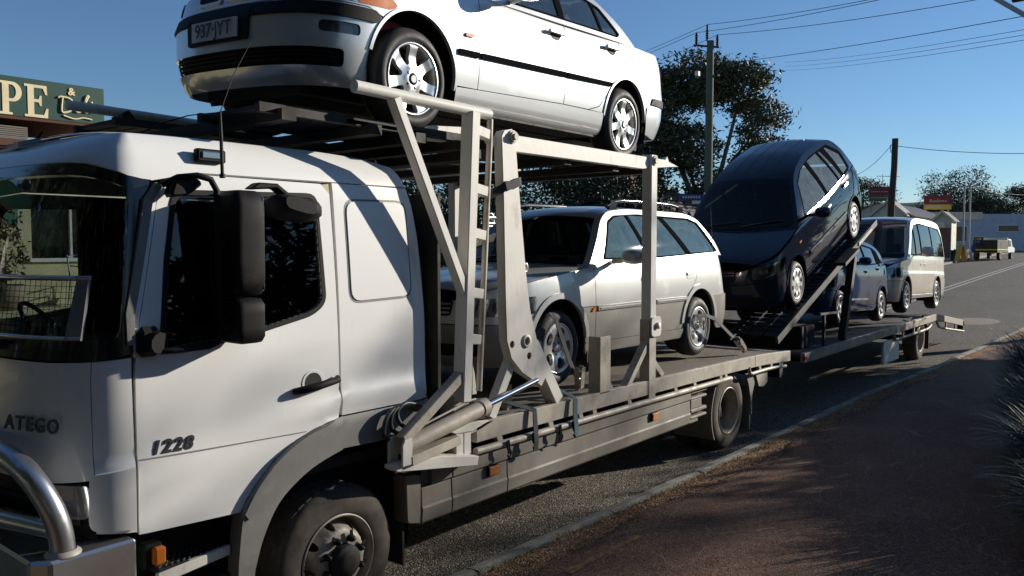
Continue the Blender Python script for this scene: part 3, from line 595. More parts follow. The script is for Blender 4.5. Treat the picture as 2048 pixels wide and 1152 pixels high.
# ---------------------------------------------------------------- car transporter truck (front axle at x=0, near side at y=-1.15)
TR = empty('car_transporter_truck', (0, 1.15, 0), label='white cab-over car transporter truck with a steel two-level deck', cat='truck')
Y0 = -1.15
def cab():
    sh = Shell([(.4, -1.46), (1.0, -1.52), (1.6, -1.52), (1.76, -1.49), (2.48, -1.36), (2.60, -1.325), (2.68, -1.26), (2.75, -1.12), (2.82, -.8)],
               [(.4, .84), (1.7, .84), (2.0, .82), (2.2, .80), (2.4, .76), (2.6, .67), (2.70, .56), (2.80, .4)],
               [(.4, 1.140), (1.17, 1.160), (1.215, 1.160), (1.24, 1.150), (1.4, 1.146), (1.7, 1.142), (2.4, 1.10), (2.54, 1.085), (2.62, 1.065), (2.69, 1.025), (2.75, .95), (2.82, .80)],
               [(-1.5, .985), (-1.0, 1.), (.5, 1.), (.8, .985)], -1.06, 3.0, .52, 5.0,
               [(-1.3, 2.71), (-1.1, 2.735), (-.7, 2.745), (0, 2.75), (.3, 2.735), (.55, 2.69)], Lf=1.4, Lr=1.1)
    sh.bump = lambda x, z: .016*np.clip((np.asarray(x, float)+.75)/.7, 0, 1)*np.where(z < 1.345, np.clip((z-1.24)/.09, 0, 1), np.clip((1.385-z)/.04, 0, 1))
    B = Body(TR, sh, hcrown=[(-1.25, .03), (-1.0, .06), (-.5, .075), (.3, .07), (.6, .02)])
    W = 'cab_white'; ux = lambda x, z: float(sh._inv(np.array([x]), np.array([z]), 0, 0., sh.umax)[0])
    def ztop(u):
        z = 2.70
        for _ in range(25): z = float(sh.zb(sh.P(np.array([u]), np.array([z]))[0, 0]))
        return z
    # door with its window
    win = rnd([(-1.0, 1.73), (-.96, 2.13), (-.905, 2.45), (-.10, 2.475), (-.085, 1.90), (-.17, 1.85), (-.48, 1.785), (-.74, 1.745)], [.03, 0, .06, .06, .08, .05, 0, 0])
    door = [(-1.145, .885), (-.63, .855), (-.55, .97), (-.43, 1.085), (-.29, 1.165), (-.17, 1.205), (.005, 1.235), (.02, 1.36), (.005, 2.5), (-.05, 2.555), (-.80, 2.555), (-.95, 2.52), (-1.0, 2.41), (-1.11, 1.87), (-1.14, 1.66)]
    ds = B.side('cab_door', door, W, off=.0, th=.03, holes=[win], res=.09)
    for s, d in zip((1, -1), ds):
        mir = s < 0
        def sub(name, poly, m, off, th, holes=(), res=.06):
            me = panel_mesh(name, sh.P, sh.side(poly), [sh.side(h) for h in holes], res, off, th, 1, mir); return link(name, me, d, m)
        sub('window_seal', rnd([(-1.03, 1.70), (-.985, 2.14), (-.925, 2.475), (-.085, 2.50), (-.06, 1.89), (-.16, 1.825), (-.48, 1.76), (-.74, 1.72)], [.03, 0, .07, .07, .09, .05, 0, 0]), 'black_plastic', .006, .03, [win])
        sub('side_window', win, 'cab_side_glass', -.012, 0)
        sub('door_crease', [(-1.14, 1.226), (-.22, 1.196), (-.22, 1.200), (-1.14, 1.231)], 'cab_trim', .0015, 0)
        sub('handle_recess', arc(-.165, 1.455, .062, 0, 340, 18), 'understeel', .002, 0, res=.04)
        sub('handle_cup', arc(-.165, 1.455, .072, 0, 350, 24), W, .004, .01, [arc(-.165, 1.455, .058, 0, 345, 20)], .04)
        h = MB(); y = s*(Y0-.02)
        h.tube([(-.29, y+s*.02, 1.425), (-.27, y-s*.018, 1.432), (-.16, y-s*.03, 1.445), (-.03, y-s*.026, 1.462), (-.005, y+s*.012, 1.466)], [.018, .022, .022, .020, .016], 10); h.build('door_handle', 'black_plastic', d)
        if s > 0: text('door_number', '1228', .088, 'badge_grey', d, (-1.085, Y0-.0025, 1.243), (1, 0, -.035), (0, 0, 1), depth=.003, shear=.28, bold=.003, spacing=1.22)
    uw = [ux(-1.20, 1.8), ux(-1.13, 2.45)]
    zw = pchip([(0, 2.545), (.7, 2.53), (1.05, 2.49), (1.4, 2.44)]); ub = np.linspace(uw[1]-.03, -uw[1]+.03, 25); wind = rnd([(-uw[0], 1.79), (uw[0], 1.79), (uw[1], 2.40)], [.06, .06, 0])[:-1]+[(uw[1], 2.40)]+[(u, float(zw(abs(u)))) for u in ub]+[(-uw[1], 2.40)]
    # sleeper sides and roof
    B.side('sleeper_panel', [(.03, 1.245), (.50, 1.245), (.78, 1.245), (.83, 1.5), (.80, 2.0), (.78, 2.2), (.74, 2.4), (.65, 2.565), (.03, 2.565)], W, th=.03)
    rr = rnd([(.12, 1.89), (.585, 1.905), (.57, 2.475), (.115, 2.465)], .07)
    for k in (1, -1):
        pass
    B.side('sleeper_blank', rr, W, off=.007, th=.012)
    B.side('sleeper_groove', rnd([(.105, 1.875), (.60, 1.89), (.585, 2.49), (.10, 2.48)], .08), 'cab_trim', off=.0015, th=0, holes=[rnd([(.117, 1.887), (.588, 1.902), (.573, 2.478), (.112, 2.468)], .07)])
    top = [(x, float(sh.zb(x))) for x in np.linspace(.55, -1.02, 24)]
    B.side('roof_side', [(-1.02, 2.512), (-.96, 2.525), (-.80, 2.565), (.65, 2.575)]+top, W, th=.03)
    uu = ux(-1.02, 2.6); us = np.linspace(-uu, uu, 41)
    B.dom('roof_front', [(-uu, 2.515)]+[(u, float(zw(abs(u)))+.060) for u in np.linspace(-1.2, 1.2, 25)]+[(uu, 2.515)]+[(u, ztop(u)) for u in us[::-1]], W, th=.03, res=.06)
    B.cap('roof', [(-1.20, -.8), (.55, -.8), (.55, .8), (-1.20, .8)], W, th=.03)
    uR = sh.umax
    B.dom('cab_rear', [(ux(.77, 2.2), .95), (2*uR-ux(.77, 2.2), .95), (2*uR-ux(.77, 2.2), 2.3), (2*uR-ux(.66, 2.55), 2.56), (ux(.66, 2.55), 2.56), (ux(.77, 2.2), 2.3)], W, th=.03, res=.12)
    h = MB(); h.prism([(-.52, -.34), (-.02, -.34), (-.02, .34), (-.52, .34)], 2.80, 2.835, 'z'); h.build('roof_hatch', W, TR, bev=.012)
    m_ = MB(); m_.box((-.79, Y0+.055, 2.62), (-.635, Y0+.10, 2.685)); ml = m_.build('marker_lamp', 'black_plastic', TR, bev=.008)
    m_ = MB(); m_.box((-.77, Y0+.048, 2.635), (-.655, Y0+.06, 2.672)); m_.build('lamp_lens', 'lamp_clear', ml, bev=.006)
    # windscreen, its black surround, pillars
    B.dom('windscreen', wind, 'screen_glass', off=-.004, th=0)
    B.dom('windscreen_surround', [(-ux(-1.145, 1.72), 1.72), (-1.0, 1.695), (1.0, 1.695), (ux(-1.145, 1.72), 1.72), (ux(-1.155, 1.87), 1.87), (ux(-1.045, 2.40), 2.40), (ux(-1.03, 2.515), 2.515)]+[(u, float(zw(abs(u)))+.055) for u in np.linspace(1.2, -1.2, 25)]+[(-ux(-1.03, 2.515), 2.515), (-ux(-1.045, 2.40), 2.40), (-ux(-1.155, 1.87), 1.87)], 'black_gloss', off=.004, th=.03, holes=[wind])
    B.side('pillar_deflector', [(-1.175, 1.76), (-1.15, 1.76), (-1.14, 1.9), (-1.035, 2.40), (-.985, 2.485), (-1.01, 2.50), (-1.075, 2.42), (-1.175, 1.9)], 'cab_trim', off=.028, th=.03, res=.05)
    B.side('pillar', [(-1.148, 1.70), (-1.118, 1.70), (-1.115, 1.87), (-1.005, 2.41), (-.97, 2.50), (-1.04, 2.42), (-1.145, 1.87)], W, off=.002, th=.03, res=.05)
    # front panel, corner panels, grille, lamps
    uc = ux(-1.31, 1.5)
    fp = B.dom('front_panel', [(-uc+.003, 1.165), (-.7, 1.145), (.7, 1.145), (uc-.003, 1.165), (uc-.003, 1.69), (.7, 1.685), (-.7, 1.685), (-uc+.003, 1.69)], W, th=.03, res=.08)
    text('cab_name', 'ATEGO', .092, 'badge_grey', fp, (-1.517, -.66, 1.375), (.30, -.954, 0), (0, 0, 1), depth=.003, shear=.12, bold=.002, spacing=1.2)
    st = MB(); st.lathe([(.10, -.03), (.10, 0), (.085, .008), (.085, -.004), (0, -.004)], 32, axis='x', c=(-1.535, 0, 1.40)); 
    for k in range(3):
        a = PI/2+2*PI*k/3; st.beam((-1.55, 0, 1.40), (-1.55, .085*math.cos(a), 1.40+.085*math.sin(a)), .016, .01, (1, 0, 0))
    st.build('badge_star', 'black_plastic', fp)
    for s in (1, -1):
        f_ = lambda p: [(s*u, z) for u, z in p][::s]
        B.dom('corner_panel', f_([(uc+.002, .92), (ux(-1.155, .9), .90), (ux(-1.155, 1.3), 1.3), (ux(-1.155, 1.70), 1.70), (uc+.002, 1.69), (uc+.002, 1.3)]), W, th=.03, res=.05)
        B.dom('corner_step', f_(rnd([(uc-.03, .94), (ux(-1.162, .92), .92), (ux(-1.162, 1.205), 1.205), (uc-.02, 1.19)], [.05, 0, 0, .03])), W, off=.022, th=.03, res=.04)
    B.dom('grille', [(-uc, .80), (uc, .80), (uc, 1.15), (-uc, 1.15)], 'black_plastic', off=-.02, th=.02)
    for z in (.88, .96, 1.04): B.dom('grille_slat', [(-.85, z), (.85, z), (.85, z+.03), (-.85, z+.03)], 'black_gloss', off=.004, th=.03)
    for s in (1, -1): B.dom('headlamp', rnd([(s*(uc-.30), .99), (s*(uc-.03), .99), (s*(uc-.02), 1.14), (s*(uc-.30), 1.14)][::s], .04), 'lamp_clear', off=.006, th=.03)
    # stone guard of wire mesh over the lower windscreen
    g = MB(); P = lambda u, z, o: tuple(sh.P(np.array([u]), np.array([z]))[0]+np.array([-.05-o, 0, 0]))
    ue = ux(-1.245, 2.0)-.015
    g.tube([P(u, 2.065, .0) for u in np.linspace(-ue, ue, 30)], .011, 8); g.tube([P(u, 1.80, .0) for u in np.linspace(-ue+.05, ue-.05, 30)], .010, 8)
    sg = g.build('stone_guard', 'bull_alloy', TR)
    wm = MB()
    for u in np.arange(-ue+.06, ue-.05, .03): wm.tube([P(u, 1.80, 0), P(u, 2.065, 0)], .0012, 4, cap=False)
    for z in np.arange(1.82, 2.06, .026): wm.tube([P(u, z, 0) for u in np.linspace(-ue+.05, ue-.05, 24)], .0012, 4, cap=False)
    tag(wm.build('guard_mesh', 'black_plastic', sg), kind='stuff')
    for s in (1, -1):
        b = MB(); b.add([P(s*(ue-.13), 1.79, 0), P(s*(ue-.035), 1.79, 0), P(s*(ue+.005), 2.075, 0), P(s*(ue-.075), 2.075, 0), P(s*(ue-.13), 1.79, .012), P(s*(ue-.035), 1.79, .012), P(s*(ue+.005), 2.075, .012), P(s*(ue-.075), 2.075, .012)], [(3, 2, 1, 0), (4, 5, 6, 7), (0, 1, 5, 4), (1, 2, 6, 5), (2, 3, 7, 6), (3, 0, 4, 7)]); b.build('guard_bracket', 'cab_trim', sg)
    for s in (-1, 1):
        b = MB(); q = [P(s*.35+k, 1.76+abs(k)*.02, .03) for k in np.linspace(0, -.75*s, 6)]; b.tube(q, .009, 6); b.tube([P(s*.35, 1.74, -.02), P(s*.35, 1.76, .04)], .014, 6); b.build('wiper', 'black_plastic', TR)
    # interior
    b = MB(); b.box((-1.30, -1.05, .92), (.78, 1.05, .98)); b.box((-.75, -.3, .98), (.1, .3, 1.25)); b.box((.55, -1.02, .98), (.60, 1.02, 2.5)); b.box((-.05, -1.02, 2.62), (.5, 1.02, 2.64)); b.build('cab_interior', 'dash', TR)
    b = MB(); b.prism([(-1.30, 1.3), (-1.02, 1.3), (-.98, 1.56), (-1.05, 1.68), (-1.29, 1.72)], -.96, .96); b.build('dashboard', 'dash', TR, bev=.02)
    for y in (-.62, .62):
        b = MB(); b.box((-.62, y-.24, 1.22), (-.08, y+.24, 1.38)); b.prism([(-.20, 1.32), (-.06, 1.32), (.08, 2.02), (-.03, 2.02)], y-.24, y+.24); b.prism([(0, 2.03), (.09, 2.03), (.11, 2.2), (.04, 2.2)], y-.13, y+.13); b.build('seat', 'seat_dark', TR, bev=.03)
    b = MB(); b.box((-.47, 1.03, 1.60), (.5, 1.05, 2.55)); b.build('dark_blocker_sheet', 'dark_void', TR)  # added dark sheet over the far window, standing in for the dark interior
    b = MB(); c = Vector((-.86, .62, 1.70)); b.tube([c+Vector((math.cos(a)*.19*.55, math.sin(a)*.22, math.cos(a)*-.19*.85)) for a in np.linspace(0, 2*PI, 28, endpoint=False)], .014, 8, closed=True); b.tube([(-1.02, .62, 1.5), c], .03, 8); b.build('steering_wheel', 'black_plastic', TR)
    # rear view mirror arm, its two mirrors and kerb mirror
    M_ = empty('mirror_assembly', (0, 0, 0), parent=TR); yy = Y0-.10
    b = MB(); b.tube([(-1.0, Y0-.0, 2.49), (-.95, yy+.05, 2.525), (-.88, yy, 2.535), (-.82, yy-.01, 2.52), (-.79, yy-.01, 2.47), (-.785, yy-.01, 2.1), (-.785, yy-.01, 1.79), (-.80, yy-.01, 1.745), (-.84, yy, 1.73), (-1.0, yy+.02, 1.725), (-1.06, yy+.06, 1.725)], .0155, 10); b.build('mirror_bracket', 'black_plastic', M_)
    b = MB(); b.box((-1.14, Y0-.035, 1.70), (-1.03, Y0+.02, 1.84)); b.tube([(-1.075, Y0-.01, 1.77), (-1.06, yy+.03, 1.765)], .05, 10); b.build('mirror_foot', 'black_plastic', M_, bev=.025)
    b = MB(); b.prism(rnd([(-1.0, 2.43), (-.91, 2.44), (-.83, 2.50), (-.86, 2.53), (-.97, 2.52)], .03), yy+.03, Y0+.01); b.build('mirror_foot', 'black_plastic', M_, bev=.012)
    def head(name, x0, x1, z0, z1, yb, dy=.26):
        b = MB(); n = 20; V = []
        for k, (o, q) in enumerate(((0, .90), (.012, .97), (.03, 1.), (.11, 1.), (.14, .98), (.15, .96))):
            for j in range(n):
                a = 2*PI*j/n; ca, sa = math.cos(a), math.sin(a); e = (abs(ca)**9+abs(sa)**9)**(-1/9)
                V.append((x0+o*(x1-x0)/.15, yb-dy/2+dy/2*q*e*ca, (z0+z1)/2+(z1-z0)/2*q*e*sa))
        b.add(V, [(i*n+j, i*n+(j+1) % n, (i+1)*n+(j+1) % n, (i+1)*n+j) for i in range(5) for j in range(n)], True); b.add(V[:n], [tuple(reversed(range(n)))]); b.add(V[-n:], [tuple(range(n))])
        o = b.build(name, 'black_plastic', M_)
        g = MB(); g.prism(rnd([(yb-dy*.93, z0+.02), (yb-dy*.07, z0+.02), (yb-dy*.07, z1-.02), (yb-dy*.93, z1-.02)], .03), x1+.001, x1+.004, 'x'); g.build('mirror_glass', 'lamp_clear', o); return o
    head('main_mirror', -.745, -.60, 1.965, 2.475, yy+.085, .20); head('wide_angle_mirror', -.745, -.605, 1.735, 1.955, yy+.085, .20)
    for z in (2.22, 1.84):
        b = MB(); b.box((-.795, yy-.035, z-.035), (-.735, yy+.015, z+.035)); b.build('mirror_clamp', 'black_plastic', M_, bev=.015)
    k = MB(); n = 16; V = []
    for i, (o, q, dz) in enumerate(((0, .6, .05), (.03, .95, .03), (.08, 1., .0), (.13, .97, -.03), (.155, .85, -.05))):
        for j in range(n):
            a = 2*PI*j/n; ca, sa = math.cos(a), math.sin(a); e = (abs(ca)**4+abs(sa)**4)**(-1/4)
            V.append((-.36+.155*q*e*ca, Y0-.02-.165+o*1.0-.0, 2.40+.055*q*e*sa-.02*ca+dz*.3))
    k.add(V, [(i*n+j, i*n+(j+1) % n, (i+1)*n+(j+1) % n, (i+1)*n+j) for i in range(4) for j in range(n)], True); k.add(V[:n], [tuple(reversed(range(n)))]); k.add(V[-n:], [tuple(range(n))]); k.build('kerb_mirror', 'black_plastic', M_)
    k = MB(); k.prism([(-.60, 2.49), (-.55, 2.525), (-.44, 2.525), (-.34, 2.46), (-.36, 2.44), (-.45, 2.50), (-.56, 2.49)], Y0-.10, Y0-.03); k.build('kerb_mirror_arm', 'black_plastic', M_, bev=.008)
    a = MB(); a.tube([(-.765, yy-.02, 2.53), (-.765, yy-.02, 2.55)], .014, 8); a.tube([(-.765, yy-.02, 2.54), (-.768, yy-.02, 2.72)], .0085, 8); a.tube([(-.768, yy-.02, 2.72), (-.77, yy-.02, 2.84)], [.0085, .005], 8); a.tube([(-.77, yy-.02, 2.84), (-.70, yy-.02, 3.02), (-.60, yy-.02, 3.20)], [.003, .0022, .0015], 6); a.build('aerial', 'understeel', M_)
    a = MB(); a.tube([(-.56, .05, 2.79), (-.55, .05, 2.83), (-.52, .03, 2.88), (-.44, -.04, 2.94), (-.30, -.14, 3.0), (-.14, -.24, 3.03)], [.016, .008, .006, .005, .004, .004], 6); a.build('aerial', 'understeel', TR)
    a = MB(); a.tube([(-.95, .55, 2.77), (-.93, .55, 2.80), (-.86, .55, 2.90)], [.02, .012, .008], 6); a.prism([(-1.02, 2.77), (-.86, 2.77), (-.90, 2.805), (-.98, 2.805)], .53, .57); a.build('horn', 'black_plastic', TR)
    # mudguard trim, step, lower rear trim
    outer = [(-.66, .45), (-.655, .60), (-.625, .85), (-.55, .965), (-.43, 1.08), (-.29, 1.16), (-.17, 1.20), (.005, 1.23)]
    inner = [(.005, 1.06), (-.16, 1.015), (-.29, .955), (-.42, .855), (-.51, .70), (-.56, .54), (-.57, .45)]
    outer, inner = outer[:2]+smooth(outer[1:], 4)[1:], smooth(inner[:-1], 4)+inner[-1:]
    B.side('wheel_arch_trim', outer+inner, 'cab_trim', off=.030, th=.10, res=.06)
    ol = [(-.625, .85), (-.55, .965), (-.43, 1.08), (-.29, 1.16), (-.17, 1.20), (.005, 1.23)]; ol = smooth(ol, 4); il = [(a*.955-.005, b-.035) for a, b in ol[::-1]]
    B.side('arch_trim_ridge', ol+il, 'cab_trim', off=.040, th=.02, res=.06)
    B.side('rear_trim', [(.015, 1.06), (.30, 1.05), (.82, 1.05), (.80, 1.235), (.015, 1.235)], 'cab_trim', off=.012, th=.05)
    for s in (-1, 1):
        b = MB(); y = s*1.10
        b.box((-1.12, y, .50), (-.66, y-s*.35, .54)); st = b.build('cab_step', 'understeel', TR)
        b = MB(); b.prism([(-1.04, .60), (-.66, .635), (-.66, .685), (-1.04, .655)], y-s*.02, y+s*.01)
        st = b.build('step_edge', 'rack_steel', TR, bev=.004)
        b = MB()
        for i in range(13):
            for j in range(4):
                x = -1.02+i*.03; b.beam((x, y-s*(.02+.045*j), .672+.002*(i % 2)), (x+.018, y-s*(.035+.045*j), .674), .006, .006, (0, 0, 1))
        tag(b.build('step_tread', 'bull_alloy', st), kind='stuff')
        b = MB(); b.box((-1.03, y-s*.2, .645), (-.66, y, .668)); b.build('step_plate', 'understeel', st)
        b = MB(); b.box((-1.12, y-s*.03, .70), (-1.03, y+s*.04, .82)); q = b.build('side_lamp', 'black_plastic', TR, bev=.01)
        b = MB(); b.box((-1.085, y+s*.03, .715), (-1.025, y+s*.07, .805)); b.build('indicator_lens', 'amber', q, bev=.012)
    b = MB(); V = [(-1.10, .50), (.84, .50), (.84, 1.04), (-1.10, 1.04)]; b.box((-1.2, -.95, .55), (.85, .95, .92)); b.build('engine_bay', 'dark_void', TR)
    for s in (-1, 1):
        b = MB(); k = 18; V = []
        for i in range(k+1):
            a = math.radians(-12+204*i/k); V += [(.57*math.cos(a), s*1.12, .46+.58*math.sin(a)), (.57*math.cos(a), s*.80, .46+.58*math.sin(a))]
        b.add(V, [(2*i, 2*i+1, 2*i+3, 2*i+2) for i in range(k)]); b.build('wheel_arch_liner', 'dark_void', TR)
        b = MB(); b.prism([(.50, .22), (.515, .22), (.515, .80), (.50, .80)], s*.84, s*1.14); b.build('mud_flap', 'rubber', TR)
    # steel bull bar bumper
    b = MB(); b.prism([(-1.60, -1.12), (-1.54, -1.19), (-1.175, -1.19), (-1.175, 1.19), (-1.54, 1.19), (-1.60, 1.12)], .42, .885, 'z'); bb = b.build('bull_bar', 'bull_alloy', TR, bev=.012)
    hoop = [(-1.46, -1.12, .87), (-1.47, -1.12, .98), (-1.50, -1.10, 1.10), (-1.545, -1.03, 1.22), (-1.575, -.90, 1.285), (-1.59, -.72, 1.30), (-1.60, -.4, 1.30), (-1.60, 0, 1.30)]
    b = MB(); b.tube(smooth(hoop+[(x, -y, z) for x, y, z in hoop[::-1][1:]], 5), .050, 20); b.build('bar_hoop', 'bull_alloy', bb)
    b = MB(); b.lathe([(.072, .884), (.070, .893), (.054, .905)], 20, axis='z', c=(-1.46, -1.12, 0)); b.build('weld_collar', 'rail_steel', bb)
    b = MB(); b.tube([(-1.49, -1.10, .99), (-1.585, -.8, 1.0), (-1.60, 0, 1.0), (-1.585, .8, 1.0), (-1.49, 1.10, .99)], .038, 14); b.build('cross_tube', 'bull_alloy', bb)
    for s in (-1, 1): b = MB(); b.tube([(-1.59, s*.45, .88), (-1.60, s*.45, 1.29)], .038, 14); b.build('bar_upright', 'bull_alloy', bb)
    return B
CAB = cab()
# truck wheels
def rim_truck_front(R, rr, W, m):
    H = []
    for k in range(8): H.append(arc(rr*.80*math.cos(2*PI*k/8+.2), rr*.80*math.sin(2*PI*k/8+.2), .026, 0, 330, 12))
    r = [('rim_barrel', MB().lathe([(rr+.006, -.006), (rr-.002, -.014), (rr-.010, -.004), (rr-.02, .03), (rr-.03, .09), (rr-.05, W-.02)], 56, flip=True), m)]
    r.append(('wheel_disc', disc(rr-.022, [(0, -.03), (rr*.55, -.03), (rr*.66, -.024), (rr*.74, .015), (rr*.86, .075), (rr*.95, .10)], H, m, .012, .025), m))
    h = MB(); h.lathe([(.098, -.02), (.096, -.075), (.085, -.085), (.075, -.087), (.070, -.10), (.03, -.105), (0, -.105)], 32, flip=True); r.append(('hub', h, 'understeel'))
    for k in range(8):
        a = 2*PI*k/8+.35; b = MB(); b.lathe([(.020, -.028), (.020, -.045), (.014, -.055), (.012, -.075), (0, -.078)], 8, c=(.128*math.cos(a), 0, .128*math.sin(a)), flip=True); r.append(('wheel_nut', b, 'understeel'))
        c, s = math.cos(a), math.sin(a); t = MB(); p = (.128*c, -.052, .128*s); t.beam(p, (p[0]+.050*math.cos(a+.5), -.050, p[2]+.050*math.sin(a+.5)), .020, .006, (0, 1, 0)); t.lathe([(.020, -.058), (.020, -.046)], 10, c=(p[0], 0, p[2]), flip=True); r.append(('nut_indicator', t, 'black_plastic'))
    return r
def rim_truck_rear(R, rr, W, m):
    r = [('rim_barrel', MB().lathe([(rr+.006, -.006), (rr-.002, -.014), (rr-.010, -.004), (rr-.02, .03), (rr-.03, .09), (rr-.04, .19)], 56, flip=True), m)]
    H = [arc(rr*.76*math.cos(2*PI*k/8), rr*.76*math.sin(2*PI*k/8), .026, 0, 330, 12) for k in range(8)]
    r.append(('wheel_disc', disc(rr-.035, [(0, .19), (rr*.5, .19), (rr*.62, .185), (rr*.8, .16), (rr, .15)], H, 'understeel', .012, .03), 'understeel'))
    h = MB(); h.lathe([(.12, .19), (.115, .12), (.09, .09), (0, .09)], 28, flip=True); r.append(('hub', h, 'understeel')); return r
wheel_proto('truck_front', .42, .252, .245, rim_truck_front, 'tyre_dirty', 'wheel_steel', 44)
wheel_proto('truck_rear', .42, .252, .235, rim_truck_rear, 'tyre_dirty', 'wheel_steel', 36)
for s in (-1, 1):
    put_wheel('truck_front', TR, 0, s*1.145, .418, s > 0)
    put_wheel('truck_rear', TR, 5.36, s*1.12, .418, s > 0); put_wheel('truck_rear', TR, 5.36, s*.83, .418, s > 0)
# ---------------------------------------------------------------- chassis, deck, skirts
def chassis():
    for s in (-1, 1):
        b = MB(); b.box((-.9, s*.36, .55), (6.7, s*.44, .80)); b.build('chassis_rail', 'understeel', TR)
    b = MB(); b.tube([(0, -1.0, .40), (0, 1.0, .40)], .06, 12); b.build('axle', 'understeel', TR); b = MB(); b.tube([(5.36, -1.0, .42), (5.36, 1.0, .42)], .08, 12); b.lathe([(0, -.16), (.14, -.14), (.19, 0), (.14, .14), (0, .16)], 16, c=(5.36, 0, .43)); b.build('axle', 'understeel', TR)
    # deck plate, sloping slightly down to the rear, with a raised tread pattern
    dz = pchip([(.9, 1.015), (1.3, 1.02), (4.5, .998), (5.9, .975), (6.95, .925)])
    xs = np.linspace(.92, 6.93, 25); b = MB(); V = []; F = []
    for x in xs: V += [(x, -1.17, float(dz(x))-.012), (x, 1.17, float(dz(x))-.012)]
    F = [(2*i, 2*i+2, 2*i+3, 2*i+1) for i in range(len(xs)-1)]; b.add(V, F)
    b.add([(x, y, z-.05) for x, y, z in V], [f[::-1] for f in F]); dk = b.build('deck_plate', 'deck_tread', TR)
    for x in np.arange(1.2, 6.9, .55): c = MB(); c.box((x, -1.15, float(dz(x))-.14), (x+.08, 1.15, float(dz(x))-.063)); c.build('deck_bearer', 'understeel', TR)
    for s in (-1, 1):
        y = s*1.225; o = None
        for x0, x1 in ((1.10, 3.39), (3.395, 5.84), (5.845, 6.95)):
            b = MB(); n = 8; q = np.linspace(x0, x1, n); pr = []
            for x in q:
                z = float(dz(x)); h = .128
                pr.append([(x, y, z), (x, y, z-h), (x, y-s*.05, z-h), (x, y-s*.05, z)])
            V = [p for a in pr for p in a]; F = [(i*4+j, i*4+(j+1) % 4, (i+1)*4+(j+1) % 4, (i+1)*4+j) for i in range(n-1) for j in range(4)]+[(3, 2, 1, 0), tuple((n-1)*4+j for j in range(4))]
            if s > 0: F = [f[::-1] for f in F]
            b.add(V, F); b.build('side_rail', 'rail_steel', TR, bev=.004)
        b = MB(); b.prism([(.80, 1.015), (.98, .955), (1.10, .97), (1.30, 1.019), (1.10, 1.019)], y, y-s*.05); b.build('rail_end', 'rail_steel', TR)
        for pts, r in (([(1.09, y, .835), (3.3, y, .825), (5.12, y, .81), (5.18, y, .805), (5.21, y+s*-.03, .80)], .026), ([(5.66, y, .865), (5.69, y, .80), (5.75, y, .785), (6.2, y, .785), (6.55, y, .77), (6.78, y, .755)], .02)):
            b = MB(); b.tube(pts, r, 12); b.build('rope_rail', 'rail_steel', TR)
        for x in (1.35, 1.95, 2.35, 2.55, 3.1, 3.95, 4.35, 4.95, 5.08, 6.0, 6.35, 6.62):
            b = MB(); z = float(dz(x)); b.prism([(x-.035, z-.125), (x+.02, z-.125), (x+.045, z-.19), (x+.03, z-.21), (x+.0, z-.20)], y-s*.004, y-s*.045); b.build('rail_hanger', 'rail_steel', TR)
        # skirts: separate moulded panels with a groove and a lower ridge
        ys = s*1.205
        def skirt(x0, x1, prof):
            b = MB(); V = []; n = len(prof)
            for x in (x0, x1): V += [(x, ys-s*o, z) for z, o in prof]+[(x, ys-s*(.05+o), z) for z, o in prof[::-1]]
            m2 = 2*n; F = [(i, (i+1) % m2, m2+(i+1) % m2, m2+i) for i in range(m2)]+[tuple(reversed(range(m2))), tuple(range(m2, 2*m2))]
            if s < 0: F = [f[::-1] for f in F]
            b.add(V, F); return b.build('side_skirt', 'skirt_grey', TR, bev=.003)
        low = [(.455, .03), (.475, .008), (.56, .0), (.575, .008), (.69, .012)]; up = [(.70, .004), (.71, .0), (.785, .0), (.795, .006)]
        for x0, x1 in ((.615, .885), (.893, 1.455), (1.463, 4.30)):
            skirt(x0, x1, low); skirt(x0 if x0 > .7 else .70, x1, up)
        for z0, z1 in ((.69, .79), (.50, .60)):                                    # moulded ends with finger slots
            for a, c in ((0, .030), (.060, .10)): b = MB(); b.box((4.30, ys, z0+a), (4.66, ys-s*.10, z0+c)); b.build('skirt_end', 'skirt_grey', TR, bev=.012)
            b = MB(); b.box((4.305, ys-s*.06, z0+.028), (4.60, ys-s*.09, z0+.062)); b.build('skirt_slot', 'dark_void', TR)
        b = MB(); b.box((4.305, ys-s*.006, .60), (4.55, ys-s*.08, .695)); b.box((4.305, ys-s*.02, .455), (4.5, ys-s*.08, .505)); b.build('skirt_end', 'skirt_grey', TR, bev=.01)
        b = MB(); b.prism(rnd([(.48, .50), (.60, .47), (.605, .78), (.50, .80), (.47, .80)], [.03, .01, .01, .02, .03]), ys, ys-s*.12); b.build('mudguard_rear_edge', 'skirt_grey', TR, bev=.008)
        for x in (1.29, 3.56):
            b = MB(); b.box((x-.06, ys+s*.012, .625), (x+.06, ys-s*.01, .70)); l = b.build('side_marker', 'black_plastic', TR, bev=.006)
            b = MB(); b.box((x-.052, ys+s*.02, .633), (x+.058, ys+s*.01, .694)); b.build('marker_lens', 'amber_dirty', l, bev=.006)
